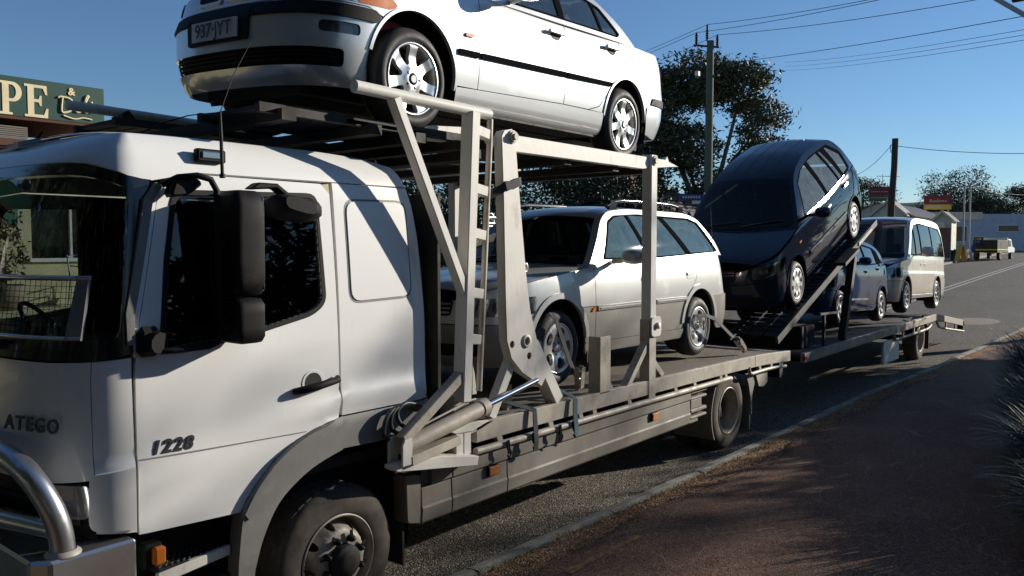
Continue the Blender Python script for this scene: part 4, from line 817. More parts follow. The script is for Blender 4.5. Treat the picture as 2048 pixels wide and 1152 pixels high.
        for x0, x1, zt in ((4.88, 5.10, .80),):                                     # quarter guards round the rear wheels
            b = MB(); a = [(5.36+.50*math.cos(math.radians(t_)), .44+.50*math.sin(math.radians(t_))) for t_ in np.linspace(136, 212, 12)]; c = [(5.36+.485*math.cos(math.radians(t_)), .44+.485*math.sin(math.radians(t_))) for t_ in np.linspace(212, 136, 12)]
            b.prism(a+c, s*1.16, s*.70); b.build('mudguard', 'skirt_grey', TR)
            b = MB(); a = [(5.36+.52*math.cos(math.radians(t_)), .44+.52*math.sin(math.radians(t_))) for t_ in np.linspace(36, -20, 10)]; c = [(5.36+(.505 if t_ < 5 else .52+(t_-5)*.006)*math.cos(math.radians(t_)), .44+(.505 if t_ < 5 else .52+(t_-5)*.006)*math.sin(math.radians(t_))) for t_ in np.linspace(-20, 36, 10)]
            b.prism([(5.72, .78), (5.80, .66), (5.86, .50), (5.88, .30), (5.90, .30), (5.905, .52), (5.98, .66), (6.20, .74), (6.20, .78)], s*1.17, s*1.15); b.prism([(5.86, .12), (5.875, .12), (5.875, .62), (5.86, .62)], s*1.16, s*.70); b.build('mudguard', 'skirt_grey', TR)
            b = MB(); b.box((5.885, s*1.15, .12), (5.90, s*.70, .60)); b.build('mud_flap', 'rubber', TR)
            b = MB(); b.prism([(5.95, .76), (6.30, .80), (6.30, .62), (6.20, .58), (6.05, .60)], s*1.19, s*1.17); b.build('guard_plate', 'rail_steel', TR)
    b = MB(); b.box((2.0, -1.05, .48), (3.4, -.5, .88)); b.tube([(3.6, -.8, .66), (4.3, -.8, .66)], .2, 16); b.build('fuel_tank', 'understeel', TR)
    b = MB(); b.box((1.7, .5, .45), (3.6, 1.05, .88)); b.build('battery_box', 'understeel', TR)
    for x, y, h in ((1.05, -.9, .30), (2.9, -.75, .25), (3.2, -.7, .28), (4.0, -.7, .34)):
        b = MB(); b.box((x, y, h), (x+.04, y+.03, .6)); b.tube([(x, y, h+.02), (x-.12, y+.1, h+.03)], .012, 6); b.build('hanging_bracket', 'understeel', TR)
    b = MB(); b.box((6.80, -1.15, .60), (6.90, 1.15, .78)); b.tube([(6.8, 0, .62), (7.25, 0, .60)], .045, 10); b.build('tow_beam', 'understeel', TR)
mat('deck_tread', (.17, .15, .125), .6, metal=.15, var=.25, vscale=8, dirt=(.27, .205, .14), dscale=3, dthr=(.4, .75))
_nt = M['deck_tread'].node_tree; _b = _nt.nodes['Principled BSDF']
_tc = _n(_nt, 'ShaderNodeTexCoord'); _mp = _n(_nt, 'ShaderNodeMapping'); _mp.inputs['Rotation'].default_value = (0, 0, PI/4); _mp.inputs['Scale'].default_value = (26, 26, 26)
_ck = _n(_nt, 'ShaderNodeTexVoronoi'); _ck.inputs['Randomness'].default_value = 0.; _nt.links.new(_tc.outputs['Object'], _mp.inputs[0]); _nt.links.new(_mp.outputs[0], _ck.inputs['Vector'])
_bp = _n(_nt, 'ShaderNodeBump'); _bp.inputs['Strength'].default_value = 1.; _bp.inputs['Distance'].default_value = .012; _bp.invert = True
_nt.links.new(_ck.outputs['Distance'], _bp.inputs['Height']); _nt.links.new(_bp.outputs[0], _b.inputs['Normal'])
chassis()
# ---------------------------------------------------------------- lifting frame and upper deck
def rack():
    R_ = 'rack_steel'
    for s in (-1, 1):
        y = s*1.23; f = s < 0
        def P(nm, poly, y0, y1, m=R_, bev=.004): b = MB(); b.prism(poly, y+s*y0, y+s*y1); return b.build(nm, m, TR, bev=bev)
        # front post, handrail and brace
        b = MB(); b.beam((.930, y+s*.02, 1.20), (1.026, y+s*.02, 3.075), .080, .10, (0, 1, 0)); post = b.build('front_post', R_, TR, bev=.006)
        b = MB(); b.tube([((.058 if f else -.43), y+s*.02, 3.092 if f else 3.20), (1.205, y+s*.02, 3.082 if f else 3.17)], .036, 16); b.build('handrail', R_, TR)
        b = MB(); b.beam(((.345), y+s*.025, 3.07), (.955, y+s*.025, 1.885), .058, .07, (0, 1, 0)); b.build('handrail_brace', R_, TR, bev=.005)
        b = MB(); b.tube([(1.203, y+s*.03, 3.05), (1.197, y+s*.03, 2.9), (1.150, y+s*.03, 2.2), (1.085, y+s*.03, 1.25)], .021, 12); b.build('guide_tube', 'rail_steel', TR)
        for x, z in ((1.125, 2.95), (1.105, 2.575), (1.085, 2.285), (1.06, 1.90), (1.035, 1.60)):
            b = MB(); b.beam((x-.07, y+s*.03, z+.01), (x+.045, y+s*.03, z-.008), .066, .06, (0, 1, 0)); b.build('post_clip', R_, TR, bev=.004)
        for i in range(7): pass
        b = MB()
        for x, z in ((1.20, 2.40), (1.19, 2.36)): b.tube([(x-.03, y+s*.03, z), (x+.05, y+s*.03, z)], .012, 8)
        b.tube([(1.24+.035*math.cos(a), y, 2.385+.045*math.sin(a)) for a in np.linspace(0, 2*PI, 14, endpoint=False)], .007, 6, closed=True); b.build('lock_pin', 'gold_steel', TR)
        # swing arm: shaped plate with holes, hollow box behind
        arm = [(1.365, 2.96), (1.39, 3.0), (1.47, 3.02), (1.505, 2.98), (1.56, 2.53), (1.63, 2.02), (1.68, 1.75), (1.77, 1.50), (1.92, 1.30), (1.875, 1.25), (1.82, 1.18), (1.59, 1.31), (1.47, 1.42), (1.42, 1.55), (1.405, 1.84), (1.385, 2.53)]
        b = MB(); dom = dens(arm, .05); hs = [arc(1.475, 1.52, .026, 0, 345, 16), arc(1.635, 1.53, .035, 0, 345, 16), arc(1.67, 1.42, .026, 0, 345, 14)]
        Pn = lambda u, v: np.stack([u, np.full_like(u, y), v], -1)
        link('swing_arm', panel_mesh('swing_arm', Pn, dom, [dens(h, .03) for h in hs], .12, 0, .012, 1 if f else -1), TR, R_)
        b = MB(); n = len(arm); V = [(a, y-s*.002, c) for a, c in arm]+[(a, y-s*.075, c) for a, c in arm]; F = [(i, (i+1) % n, n+(i+1) % n, n+i) for i in range(n)]+[tuple(range(n, 2*n))]; b.add(V, F); b.build('swing_arm_box', R_, TR)
        b = MB(); b.lathe([(.03, -.01), (.048, -.01), (.048, .02), (.03, .02)], 24, c=(1.635, y+s*.0, 1.53)); b.build('pivot_ring', R_, TR)
        b = MB()
        for r0, r1, h in ((.058, .058, .01), (.045, .045, .025), (.028, .028, .04)): b.lathe([(r0*.8, 0), (r1*.8, s*h), (0, s*h)], 20, c=(1.475, y, 2.965), flip=(s < 0) ^ True, smooth=False)
        b.build('pivot_pin', 'rail_steel', TR)
        b = MB(); b.tube([(1.66+.022*math.cos(a), y-s*.03, 2.055+.03*math.sin(a)) for a in np.linspace(0, 2*PI, 14, endpoint=False)], .009, 6, closed=True); b.build('tie_ring', 'gold_steel', TR)
        b = MB(); b.beam((1.755, y-s*.07, 1.50), (2.075, y-s*.07, 1.03), .10, .11, (0, 1, 0)); b.build('arm_leg', R_, TR, bev=.005)
        b = MB(); b.beam((1.55, y-s*.07, 1.42), (1.30, y-s*.07, 1.02), .075, .07, (0, 1, 0)); b.build('arm_stay', R_, TR, bev=.004)
        b = MB(); b.box((1.675, y-s*.16, 1.46), (1.73, y-s*.20, 1.83)); b.build('arm_bracket', 'white_bracket', TR, bev=.004)
        b = MB(); b.beam((1.655, y-s*.20, 1.0), (1.655, y-s*.20, 1.19), .05, .06, (0, 1, 0)); b.build('stay_post', 'rail_steel', TR)
        # hydraulic ram and its cradle
        yc = y+s*.06
        b = MB(); b.tube([(.36, yc, 1.015), (1.11, yc, 1.145)], .052, 18); b.tube([(1.06, yc, 1.136), (1.12, yc, 1.147)], .058, 18); b.tube([(.42, yc-s*.01, 1.09), (.98, yc-s*.01, 1.205), (1.03, yc-s*.01, 1.205)], .008, 6); ram = b.build('hydraulic_ram', 'rail_steel', TR)
        b = MB(); b.tube([(1.10, yc, 1.144), (1.73, y+s*.02, 1.235)], .021, 12); b.build('ram_rod', 'chrome_rod', ram)
        P('ram_bracket', [(.315, .915), (.39, .915), (.40, 1.03), (.395, 1.075), (.335, 1.07), (.315, 1.04)], .115, .10)
        P('ram_bracket', [(.315, .915), (.39, .915), (.40, 1.03), (.395, 1.075), (.335, 1.07), (.315, 1.04)], -.02, .0)
        b = MB(); b.beam((.345, y+s*.07, 1.06), (.915, y+s*.02, 1.375), .062, .07, (0, 1, 0)); b.build('frame_diagonal', 'rail_steel', TR, bev=.004)
        b = MB(); b.beam((.385, y+s*.08, .935), (.875, y+s*.02, .962), .058, .08, (0, 1, 0)); b.build('frame_arm', 'rail_steel', TR, bev=.004)
        P('frame_foot', [(.27, .905), (.275, .925), (.39, .925), (.68, .905), (1.02, .835), (1.005, .775), (.30, .885)], .09, .0)
        P('frame_upright', [(.875, .84), (.945, .84), (.945, 1.01), (.875, 1.01)], .02, -.06); P('frame_upright', [(.95, .84), (1.02, .84), (1.02, 1.0), (.95, 1.0)], .02, -.06)
        P('frame_gusset', [(.80, 1.025), (.86, 1.00), (1.02, .99), (1.20, 1.03), (1.10, 1.045), (.84, 1.05)], .03, .0)
        b = MB(); b.box((.885, y-s*.14, 1.02), (1.035, y-s*.01, 1.235)); b.build('post_socket', 'rail_steel', TR, bev=.004)
        b = MB(); b.prism([(1.08, 1.22), (1.12, 1.22), (1.10, 1.36), (1.08, 1.42)], y-s*.02, y-s*.03); b.build('socket_gusset', 'rack_steel', TR)
        b = MB(); b.beam((1.18, y-s*.25, 1.38), (1.30, y-s*.25, 1.42), .10, .04, (0, 1, 0)); b.build('lock_plate', R_, TR, bev=.004)
        # rear post, brace, short post
        b = MB(); b.box((3.415, y, .845), (3.54, y-s*.10, 1.56)); b.build('rear_post', 'rail_steel', TR, bev=.005)
        b = MB(); b.box((3.42, y+s*.006, 1.545), (3.525, y-s*.09, 3.02)); b.build('rear_post_upper', R_, TR, bev=.005)
        b = MB(); b.prism(rnd([(3.42, 1.40), (3.60, 1.40), (3.60, 1.58), (3.42, 1.58)], .05), y+s*.02, y+s*.006); b.lathe([(.03, 0), (.03, s*.035), (0, s*.035)], 14, c=(3.52, y+s*.006, 1.50), flip=(s < 0) ^ True); b.build('post_hinge', R_, TR, bev=.003)
        b = MB(); b.lathe([(.042, 0), (.042, s*.012), (.026, s*.012), (.026, s*.022), (0, s*.022)], 20, c=(3.475, y+s*.006, 2.97), flip=(s < 0) ^ True, smooth=False); b.build('pivot_pin', 'rail_steel', TR)
        b = MB(); b.beam((3.08, y-s*.05, .99), (3.45, y-s*.05, 1.36), .06, .07, (0, 1, 0)); b.build('post_brace', 'rail_steel', TR, bev=.004)
        b = MB(); b.beam((3.82, y-s*.10, 1.0), (3.56, y-s*.05, 1.16), .06, .05, (0, 1, 0)); b.build('post_brace', 'rail_steel', TR, bev=.004)
        b = MB(); b.box((2.62, y-s*.005, 1.0), (2.78, y-s*.02, 1.47)); b.box((2.62, y-s*.02, 1.0), (2.635, y-s*.12, 1.47)); b.prism([(2.785, 1.0), (2.85, 1.0), (2.785, 1.09)], y-s*.01, y-s*.025); b.build('short_post', 'rail_steel', TR, bev=.003)
        # upper deck beams
        zt = lambda x: 2.985+(x-1.4)*.006
        b = MB(); b.prism([(1.50, zt(1.5)), (3.72, zt(3.72)), (3.98, 2.955), (3.77, 2.935), (3.30, 2.885), (1.50, 2.87)], y-s*.02, y-s*.08); b.build('deck_beam', R_, TR, bev=.004)
        b = MB(); b.prism([(.72, 2.885), (1.12, 2.90), (1.13, 3.01), (.84, 2.985), (.72, 2.90)], y-s*.16, y-s*.21); b.build('deck_beam', R_, TR, bev=.004)
        b = MB(); b.prism([(3.74, zt(3.74)), (3.77, zt(3.74)+.035), (3.80, zt(3.8)-.01)], y-s*.03, y-s*.05); b.build('beam_lug', R_, TR)
        b = MB(); b.prism([(1.24, 2.955), (1.5, 2.97), (1.5, 2.89), (1.30, 2.89)], y-s*.05, y-s*.08); b.build('beam_link', R_, TR)
        # wheel runways: ladder of rungs between two edges, as the light shows through
        yi, yo = s*.52, s*1.09; rz = .0 if f else .085
        for x0, x1 in ((-.45, 1.25), (1.45, 3.75)):
            for yy in (yi, yo): b = MB(); b.box((x0, yy-.02, 2.905+rz), (x1, yy+.02, 2.955+rz)); b.build('runway_edge', 'understeel' if x0 < 0 else 'rail_steel', TR)
            n = int((x1-x0)/.11); 
            for i in range(n): x = x0+.02+i*(x1-x0-.04)/n; b = MB(); b.box((x, min(yi, yo)+.02, 2.925+rz), (x+.078, max(yi, yo)-.02, 2.948+rz)); b.build('runway_plate', 'understeel', TR)
        b = MB(); b.beam((.12, s*1.10, 2.925), (.76, s*1.10, 2.918), .022, .02, (0, 1, 0)); b.build('runway_trim', R_, TR)
    for x, z in ((-.35, 2.87), (.25, 2.86), (.62, 2.85), (.98, 2.84), (1.20, 2.80), (1.55, 2.84), (2.2, 2.84), (2.9, 2.84), (3.47, 2.86)):
        b = MB(); b.box((x, -1.16, z), (x+.09, 1.16, z+.06)); b.build('deck_crossbeam', 'understeel', TR)
    b = MB(); b.beam((-.10, 1.16, 3.07), (.75, 1.16, 3.06), .09, .09, (0, 1, 0)); b.beam((-.08, 1.16, 3.18), (.04, 1.16, 3.02), .07, .06, (0, 1, 0)); b.build('far_brace', 'understeel', TR)
    b = MB(); b.box((.875, -1.09, 1.0), (.90, 1.09, 2.55)); hb = b.build('headboard', 'understeel', TR); b = MB(); b.beam((.94, -1.0, 1.2), (.94, .9, 2.75), .07, .06, (1, 0, 0)); b.build('headboard_brace', 'understeel', TR)
    b = MB(); b.tube([(1.0, -.35, 1.02), (1.0, -.35, 2.9)], .012, 8); b.build('lift_cable', 'chrome_rod', TR)
    for k in range(3):
        b = MB(); o = k*.05; pts = [(.70+o*.5, Y0-.02, 1.00), (.33+o, Y0-.06-o*.3, 1.06+o*.6), (.28+o, Y0-.08, 1.16+o*.5), (.36+o, Y0-.07, 1.235+o*.2), (.52+o, Y0-.04, 1.23-o*.2), (.68+o, Y0+.02, 1.13), (.86, Y0+.05, 1.10)]
        c = [Vector(p) for p in pts]; fine = []
        for i in range(len(c)-1):
            p0, p1, p2, p3 = c[max(i-1, 0)], c[i], c[i+1], c[min(i+2, len(c)-1)]
            for t_ in np.linspace(0, 1, 6, endpoint=False): fine.append(.5*((2*p1)+(-p0+p2)*t_+(2*p0-5*p1+4*p2-p3)*t_*t_+(-p0+3*p1-3*p2+p3)*t_**3))
        b.tube(fine, .014, 8); b.build('hydraulic_hose', 'hose', TR)
rack()
# ---------------------------------------------------------------- silver sedan on the upper deck
def sedan():
    t = empty('silver_sedan', (.77, 1.06, 3.012), (math.radians(3.3), math.radians(-.6), math.radians(1.6)), None, 'silver sedan with a 937 JYT number plate parked on the upper deck above the cab', 'car', 'cars on the transporter')
    sh = Shell([(.15, -.74), (.28, -.83), (.42, -.87), (.60, -.87), (.66, -.84), (.80, -.80), (.92, -.66), (1.1, -.5)], [(.2, 3.55), (.35, 3.73), (.5, 3.80), (.66, 3.80), (.72, 3.76), (1.05, 3.72)],
               [(.15, .76), (.24, .845), (.34, .86), (.5, .872), (.72, .872), (.85, .862), (.95, .845), (1.08, .80)], [(-.9, .965), (0, 1.0), (2.7, 1.0), (3.4, .965), (3.8, .93)], -.25, 3.0, 3.22, 3.2,
               [(-.87, .72), (-.64, .80), (-.3, .88), (.1, .935), (.64, .985), (1.7, 1.02), (2.6, 1.055), (3.0, 1.07), (3.5, 1.075), (3.76, 1.04)])
    E = [(.60, .985), (.95, 1.22), (1.25, 1.385), (1.5, 1.43), (2.0, 1.44), (2.3, 1.40), (2.62, 1.27), (3.02, 1.075)]
    B = Body(t, sh, [(.4, .80), (.7, .835), (1.6, .845), (2.6, .825), (3.1, .76)], .30, .32, E, [(0, .035), (2, .05), (4, .045), (7, .03)], [(0, -.16), (2, -.05), (3, 0), (5, 0), (7, .14)], [(-.87, .0), (-.6, .06), (.6, .07), (3, .03), (3.64, .0)])
    S = 'silver_paint'; R = .325; z0 = .325
    aF = lambda a0, a1, k=16: arc(0, z0+.035, .395, a0, a1, k); aR = lambda a0, a1, k=16: arc(2.735, z0+.035, .385, a0, a1, k)
    zq = float(sh.zb(-.45))
    # bumpers, wings, doors, sills
    ua = lambda x, z: float(sh._inv(np.array([x]), np.array([z]), 0, 0., sh.umax)[0])
    be = [(ua(-.375, .24), .24), (ua(-.395, .34), .34), (ua(-.39, .45), .45), (ua(-.355, .55), .55), (ua(-.29, .64), .64), (ua(-.36, .678), .678)]
    B.dom('front_bumper', [(-.95, .20), (.95, .20)]+be+[(.9, .685), (-.9, .685)]+[(-u, z) for u, z in be[::-1]], S, res=.06,
          holes=[rnd([(-.76, .31), (.76, .31), (.77, .415), (-.77, .415)], .035), rnd([(.62, .505), (.87, .505), (.87, .572), (.62, .572)], .028), rnd([(-.87, .505), (-.62, .505), (-.62, .572), (-.87, .572)], .028)])
    B.dom('lower_grille', [(-.82, .29), (.82, .29), (.82, .43), (-.82, .43)], 'dark_void', off=-.035, th=0)
    for z in (.335, .36, .385): B.dom('grille_bar', [(-.72, z), (.72, z), (.72, z+.009), (-.72, z+.009)], 'black_plastic', off=-.012, th=.012)
    for s in (1, -1):
        B.dom('fog_lamp', rnd([(s*.625, .508), (s*.865, .508), (s*.865, .569), (s*.625, .569)][::s], .026), 'lamp_dark', off=-.012, th=.01)
        B.dom('bumper_rub_strip', rnd([(s*.24, .602), (s*1.0, .602), (s*1.03, .645), (s*.98, .676), (s*.24, .676)][::s], .02), 'black_plastic', off=.012, th=.02)
        B.dom('headlamp', rnd([(s*.44, .712), (s*.80, .700), (s*.84, .79), (s*.50, .86), (s*.42, .80)][::s], .03), 'lamp_dark', off=-.004, th=.01)
        for c in (.54, .70): B.dom('headlamp_reflector', arc(s*c, .775, .048, 0, 345, 16), 'lamp_clear', off=.004, th=.006, res=.04)
        B.dom('indicator_lamp', rnd([(s*.83, .700), (s*1.12, .705), (s*1.19, .74), (s*1.10, .80), (s*.86, .845)][::s], .03), 'amber', off=.002, th=.012)
        ko = B.dom('kidney_grille', rnd([(s*.015, .735), (s*.21, .735), (s*.235, .86), (s*.20, .875), (s*.03, .875)][::s], .035), 'dark_void', off=.006, th=.01)
        B.dom('grille_surround', rnd([(s*.005, .715), (s*.225, .715), (s*.26, .87), (s*.215, .895), (s*.015, .895)][::s], .04), 'silver_paint', off=.012, th=.015, holes=[rnd([(s*.02, .735), (s*.21, .735), (s*.235, .86), (s*.20, .875), (s*.03, .875)][::s], .03)])
    B.dom('nose_panel', [(-1.10, .690), (-.42, .692), (.42, .692), (1.10, .690), (1.10, .705), (.80, .70), (.44, .712), (.42, .80), (.44, .84), (.3, .90), (-.3, .90), (-.44, .84), (-.42, .80), (-.44, .712), (-.80, .70), (-1.10, .705)], S, res=.05,
          holes=[rnd([(s*.005, .715), (s*.225, .715), (s*.26, .87), (s*.215, .895), (s*.015, .895)][::s], .04) for s in (1, -1)])
    pl = B.dom('number_plate', [(-.19, .485), (.19, .485), (.19, .60), (-.19, .60)], 'plate_white', off=.03, th=.012)
    B.dom('plate_holder', rnd([(-.25, .465), (.25, .465), (.26, .674), (-.26, .674)], .02), 'black_plastic', off=.015, th=.02)
    text('plate_lettering', '937\u00b7JYT', .118, 'plate_text', pl, (-.912, .178, .503), (0, -1, 0), (0, 0, 1), depth=.001, bold=.0015, spacing=1.02)
    B.side('front_wing', [(-.40, .69), (-.55, .71), (-.56, .80)]+B.belt(-.52, .632)+[(.632, .35)]+[(.40, .345)]+aF(-2, 128)+[(-.285, .655)], S, res=.06)
    B.side('front_door', [(.64, .35), (1.715, .39), (1.735, .75), (1.725, float(sh.zb(1.725)))]+B.belt(1.70, .64)+[], S)
    B.side('rear_door', [(1.725, .39), (2.10, .395), (2.26, .44), (2.42, .60), (2.545, .78), (2.63, float(sh.zb(2.63)))]+B.belt(2.60, 1.735), S)
    B.side('quarter_panel', [(2.268, .435), (2.12, .393), (2.355, .393)]+aR(175, 22, 18)+[(3.32, .64), (3.66, .665)]+[(3.69, .8), (3.68, 1.0)]+B.belt(3.66, 2.638)+[(2.553, .78), (2.428, .597)], S, res=.06)
    B.side('sill', [(.42, .20), (2.32, .20), (2.345, .28), (2.34, .39), (2.09, .387), (1.7, .383), (.60, .343), (.40, .335), (.40, .26)], S, off=.006, res=.06)
    u0 = float(sh._inv(np.array([3.13]), np.array([.5]), 0, 0., sh.umax)[0]); um = sh.umax
    B.dom('rear_bumper', [(u0-.02, .30), (u0+.25, .26), (2*um-u0-.25, .26), (2*um-u0+.02, .30), (2*um-u0+.01, .42), (2*um-u0-.06, .62), (2*um-u0-.2, .675), (u0+.2, .675), (u0+.06, .62), (u0+.01, .42)], S, res=.08)
    for s in (0, 1):
        f = (lambda a: a) if s == 0 else (lambda a: 2*um-a)
        B.dom('bumper_rub_strip', rnd([(f(u0+.10), .575), (f(u0+.85), .575), (f(u0+.85), .64), (f(u0+.14), .64)], .01), 'black_plastic', off=.012, th=.015)
        B.dom('tail_lamp', rnd([(f(u0+.44), .74), (f(u0+.88), .73), (f(u0+.86), .95), (f(u0+.40), .97)], .03), 'tail_red', off=.006, th=.015)
    B.dom('rear_panel', [(u0+.86, .69), (2*um-u0-.86, .69), (2*um-u0-.86, 1.0), (u0+.86, 1.0)], S, res=.1)
    B.dom('tail_corner', [(u0+.40, .685), (u0+.86, .685), (u0+.86, .73), (u0+.42, .74)], S)
    arch_lip(B, 0, z0+.035, .385, -8, 168, S); arch_lip(B, 2.735, z0+.035, .375, 5, 178, S)
    arch_liner(t, 0, z0+.03, .40, .87, .52); arch_liner(t, 2.735, z0+.03, .39, .87, .52)
    B.side('rub_strip', rnd([(.405, .552), (.625, .56), (.625, .60), (.405, .592)], .01), 'trim_black', off=.014, th=.018)
    B.side('rub_strip', rnd([(.645, .561), (1.715, .60), (1.715, .642), (.645, .601)], .008), 'trim_black', off=.014, th=.018)
    B.side('rub_strip', rnd([(1.73, .60), (2.44, .632), (2.46, .668), (1.73, .642)], .008), 'trim_black', off=.014, th=.018)
    B.side('side_repeater', rnd([(.47, .685), (.56, .69), (.56, .715), (.47, .71)], .012), 'amber', off=.012, th=.015, res=.04)
    for x, z in ((1.48, .915), (2.36, .955)):
        B.side('handle_recess', arc(x+.10, z-.012, .07, 0, 345, 16, .035), 'understeel', off=.003, th=.003, res=.04)
        B.side('door_handle', rnd([(x-.02, z-.01), (x+.22, z), (x+.22, z+.028), (x-.02, z+.018)], .014), S, off=.045, th=.03, res=.05)
    # bonnet, boot lid and glasshouse
    B.cap('bonnet', [(-.60, -.7), (.62, -.785), (.62, .785), (-.60, .7)], S)
    B.cap('boot_lid', [(2.95, -.78), (3.72, -.76), (3.72, .76), (2.95, .78)], S)
    L = B.eu
    dlo = [(.98, float(B.zg(.98))+.03), (1.72, 1.055), (2.60, 1.09), (2.68, 1.13), (2.40, 1.32), (2.0, 1.385), (1.5, 1.375), (1.28, 1.325)]
    B.gh('cabin_side', [(x, z) for x, z in B.edge(0, L[-1], 0, 40)]+[(x, float(B.zg(x))) for x in np.linspace(3.0, .62, 24)], S, holes=[rnd(dlo, .03)])
    B.gh('window_trim', rnd(dlo, .03), 'trim_black', off=-.004, th=.01, holes=[rnd([(1.02, 1.052), (1.66, 1.075), (1.64, 1.365), (1.50, 1.36), (1.30, 1.315)], .02), rnd([(1.74, 1.075), (2.32, 1.10), (2.26, 1.335), (2.0, 1.37), (1.73, 1.365)], .02), rnd([(2.36, 1.10), (2.60, 1.11), (2.64, 1.13), (2.40, 1.30), (2.30, 1.325)], .02)])
    for p in ([(1.02, 1.052), (1.66, 1.075), (1.64, 1.365), (1.50, 1.36), (1.30, 1.315)], [(1.74, 1.075), (2.32, 1.10), (2.26, 1.335), (2.0, 1.37), (1.73, 1.365)], [(2.36, 1.10), (2.60, 1.11), (2.64, 1.13), (2.40, 1.30), (2.30, 1.325)]):
        B.gh('side_window', rnd(p, .02), 'car_glass', off=-.012, th=0)
    B.loft('windscreen', [(.03, -.74), (L[2]+.02, -.72), (L[2]+.02, .72), (.03, .74)], 'car_glass', th=0)
    B.loft('roof', [(0, -.8), (L[-1], -.8), (L[-1], .8), (0, .8)], S, holes=[[(.03, -.74), (L[2]+.02, -.72), (L[2]+.02, .72), (.03, .74)], [(L[5]+.06, -.70), (L[7]-.05, -.72), (L[7]-.05, .72), (L[5]+.06, .70)]])
    B.loft('rear_window', [(L[5]+.06, -.70), (L[7]-.05, -.72), (L[7]-.05, .72), (L[5]+.06, .70)], 'car_glass', th=0)
    for s in (-1, 1): mirror_pod(t, S, .98, s*.84, 1.085, s)
    f = MB(); f.box((-.62, -.50, .17), (3.4, .50, .24)); f.box((.40, -.82, .18), (2.32, .82, .24)); f.box((-.5, -.3, .12), (.5, .3, .2)); f.box((2.3, -.6, .16), (3.45, .6, .3)); f.build('underbody', 'understeel', t)
    for s in (-1, 1): seat(t, 1.15, s*.36, .38)
    b = MB(); b.box((1.95, -.66, .38), (2.4, .66, .56)); b.prism([(2.35, .45), (2.5, .45), (2.66, 1.06), (2.58, 1.06)], -.64, .64); b.build('rear_bench', 'seat_grey', t, bev=.04)
    b = MB(); b.prism([(.55, .6), (1.0, .6), (1.02, .9), (.9, .98), (.55, .96)], -.7, .7); b.build('dashboard', 'dash', t, bev=.03)
    for x, zz in ((0, .325), (2.735, .335)):
        put_wheel('bmw', t, x, -.855, zz); put_wheel('bmw', t, x, .855, zz, True, .5)
    a = MB(); a.tube([(2.75, 0, 1.3), (2.83, 0, 1.31), (3.12, 0, 1.315)], .004, 6); a.build('aerial', 'black_plastic', t)
    return t
SEDAN = sedan()
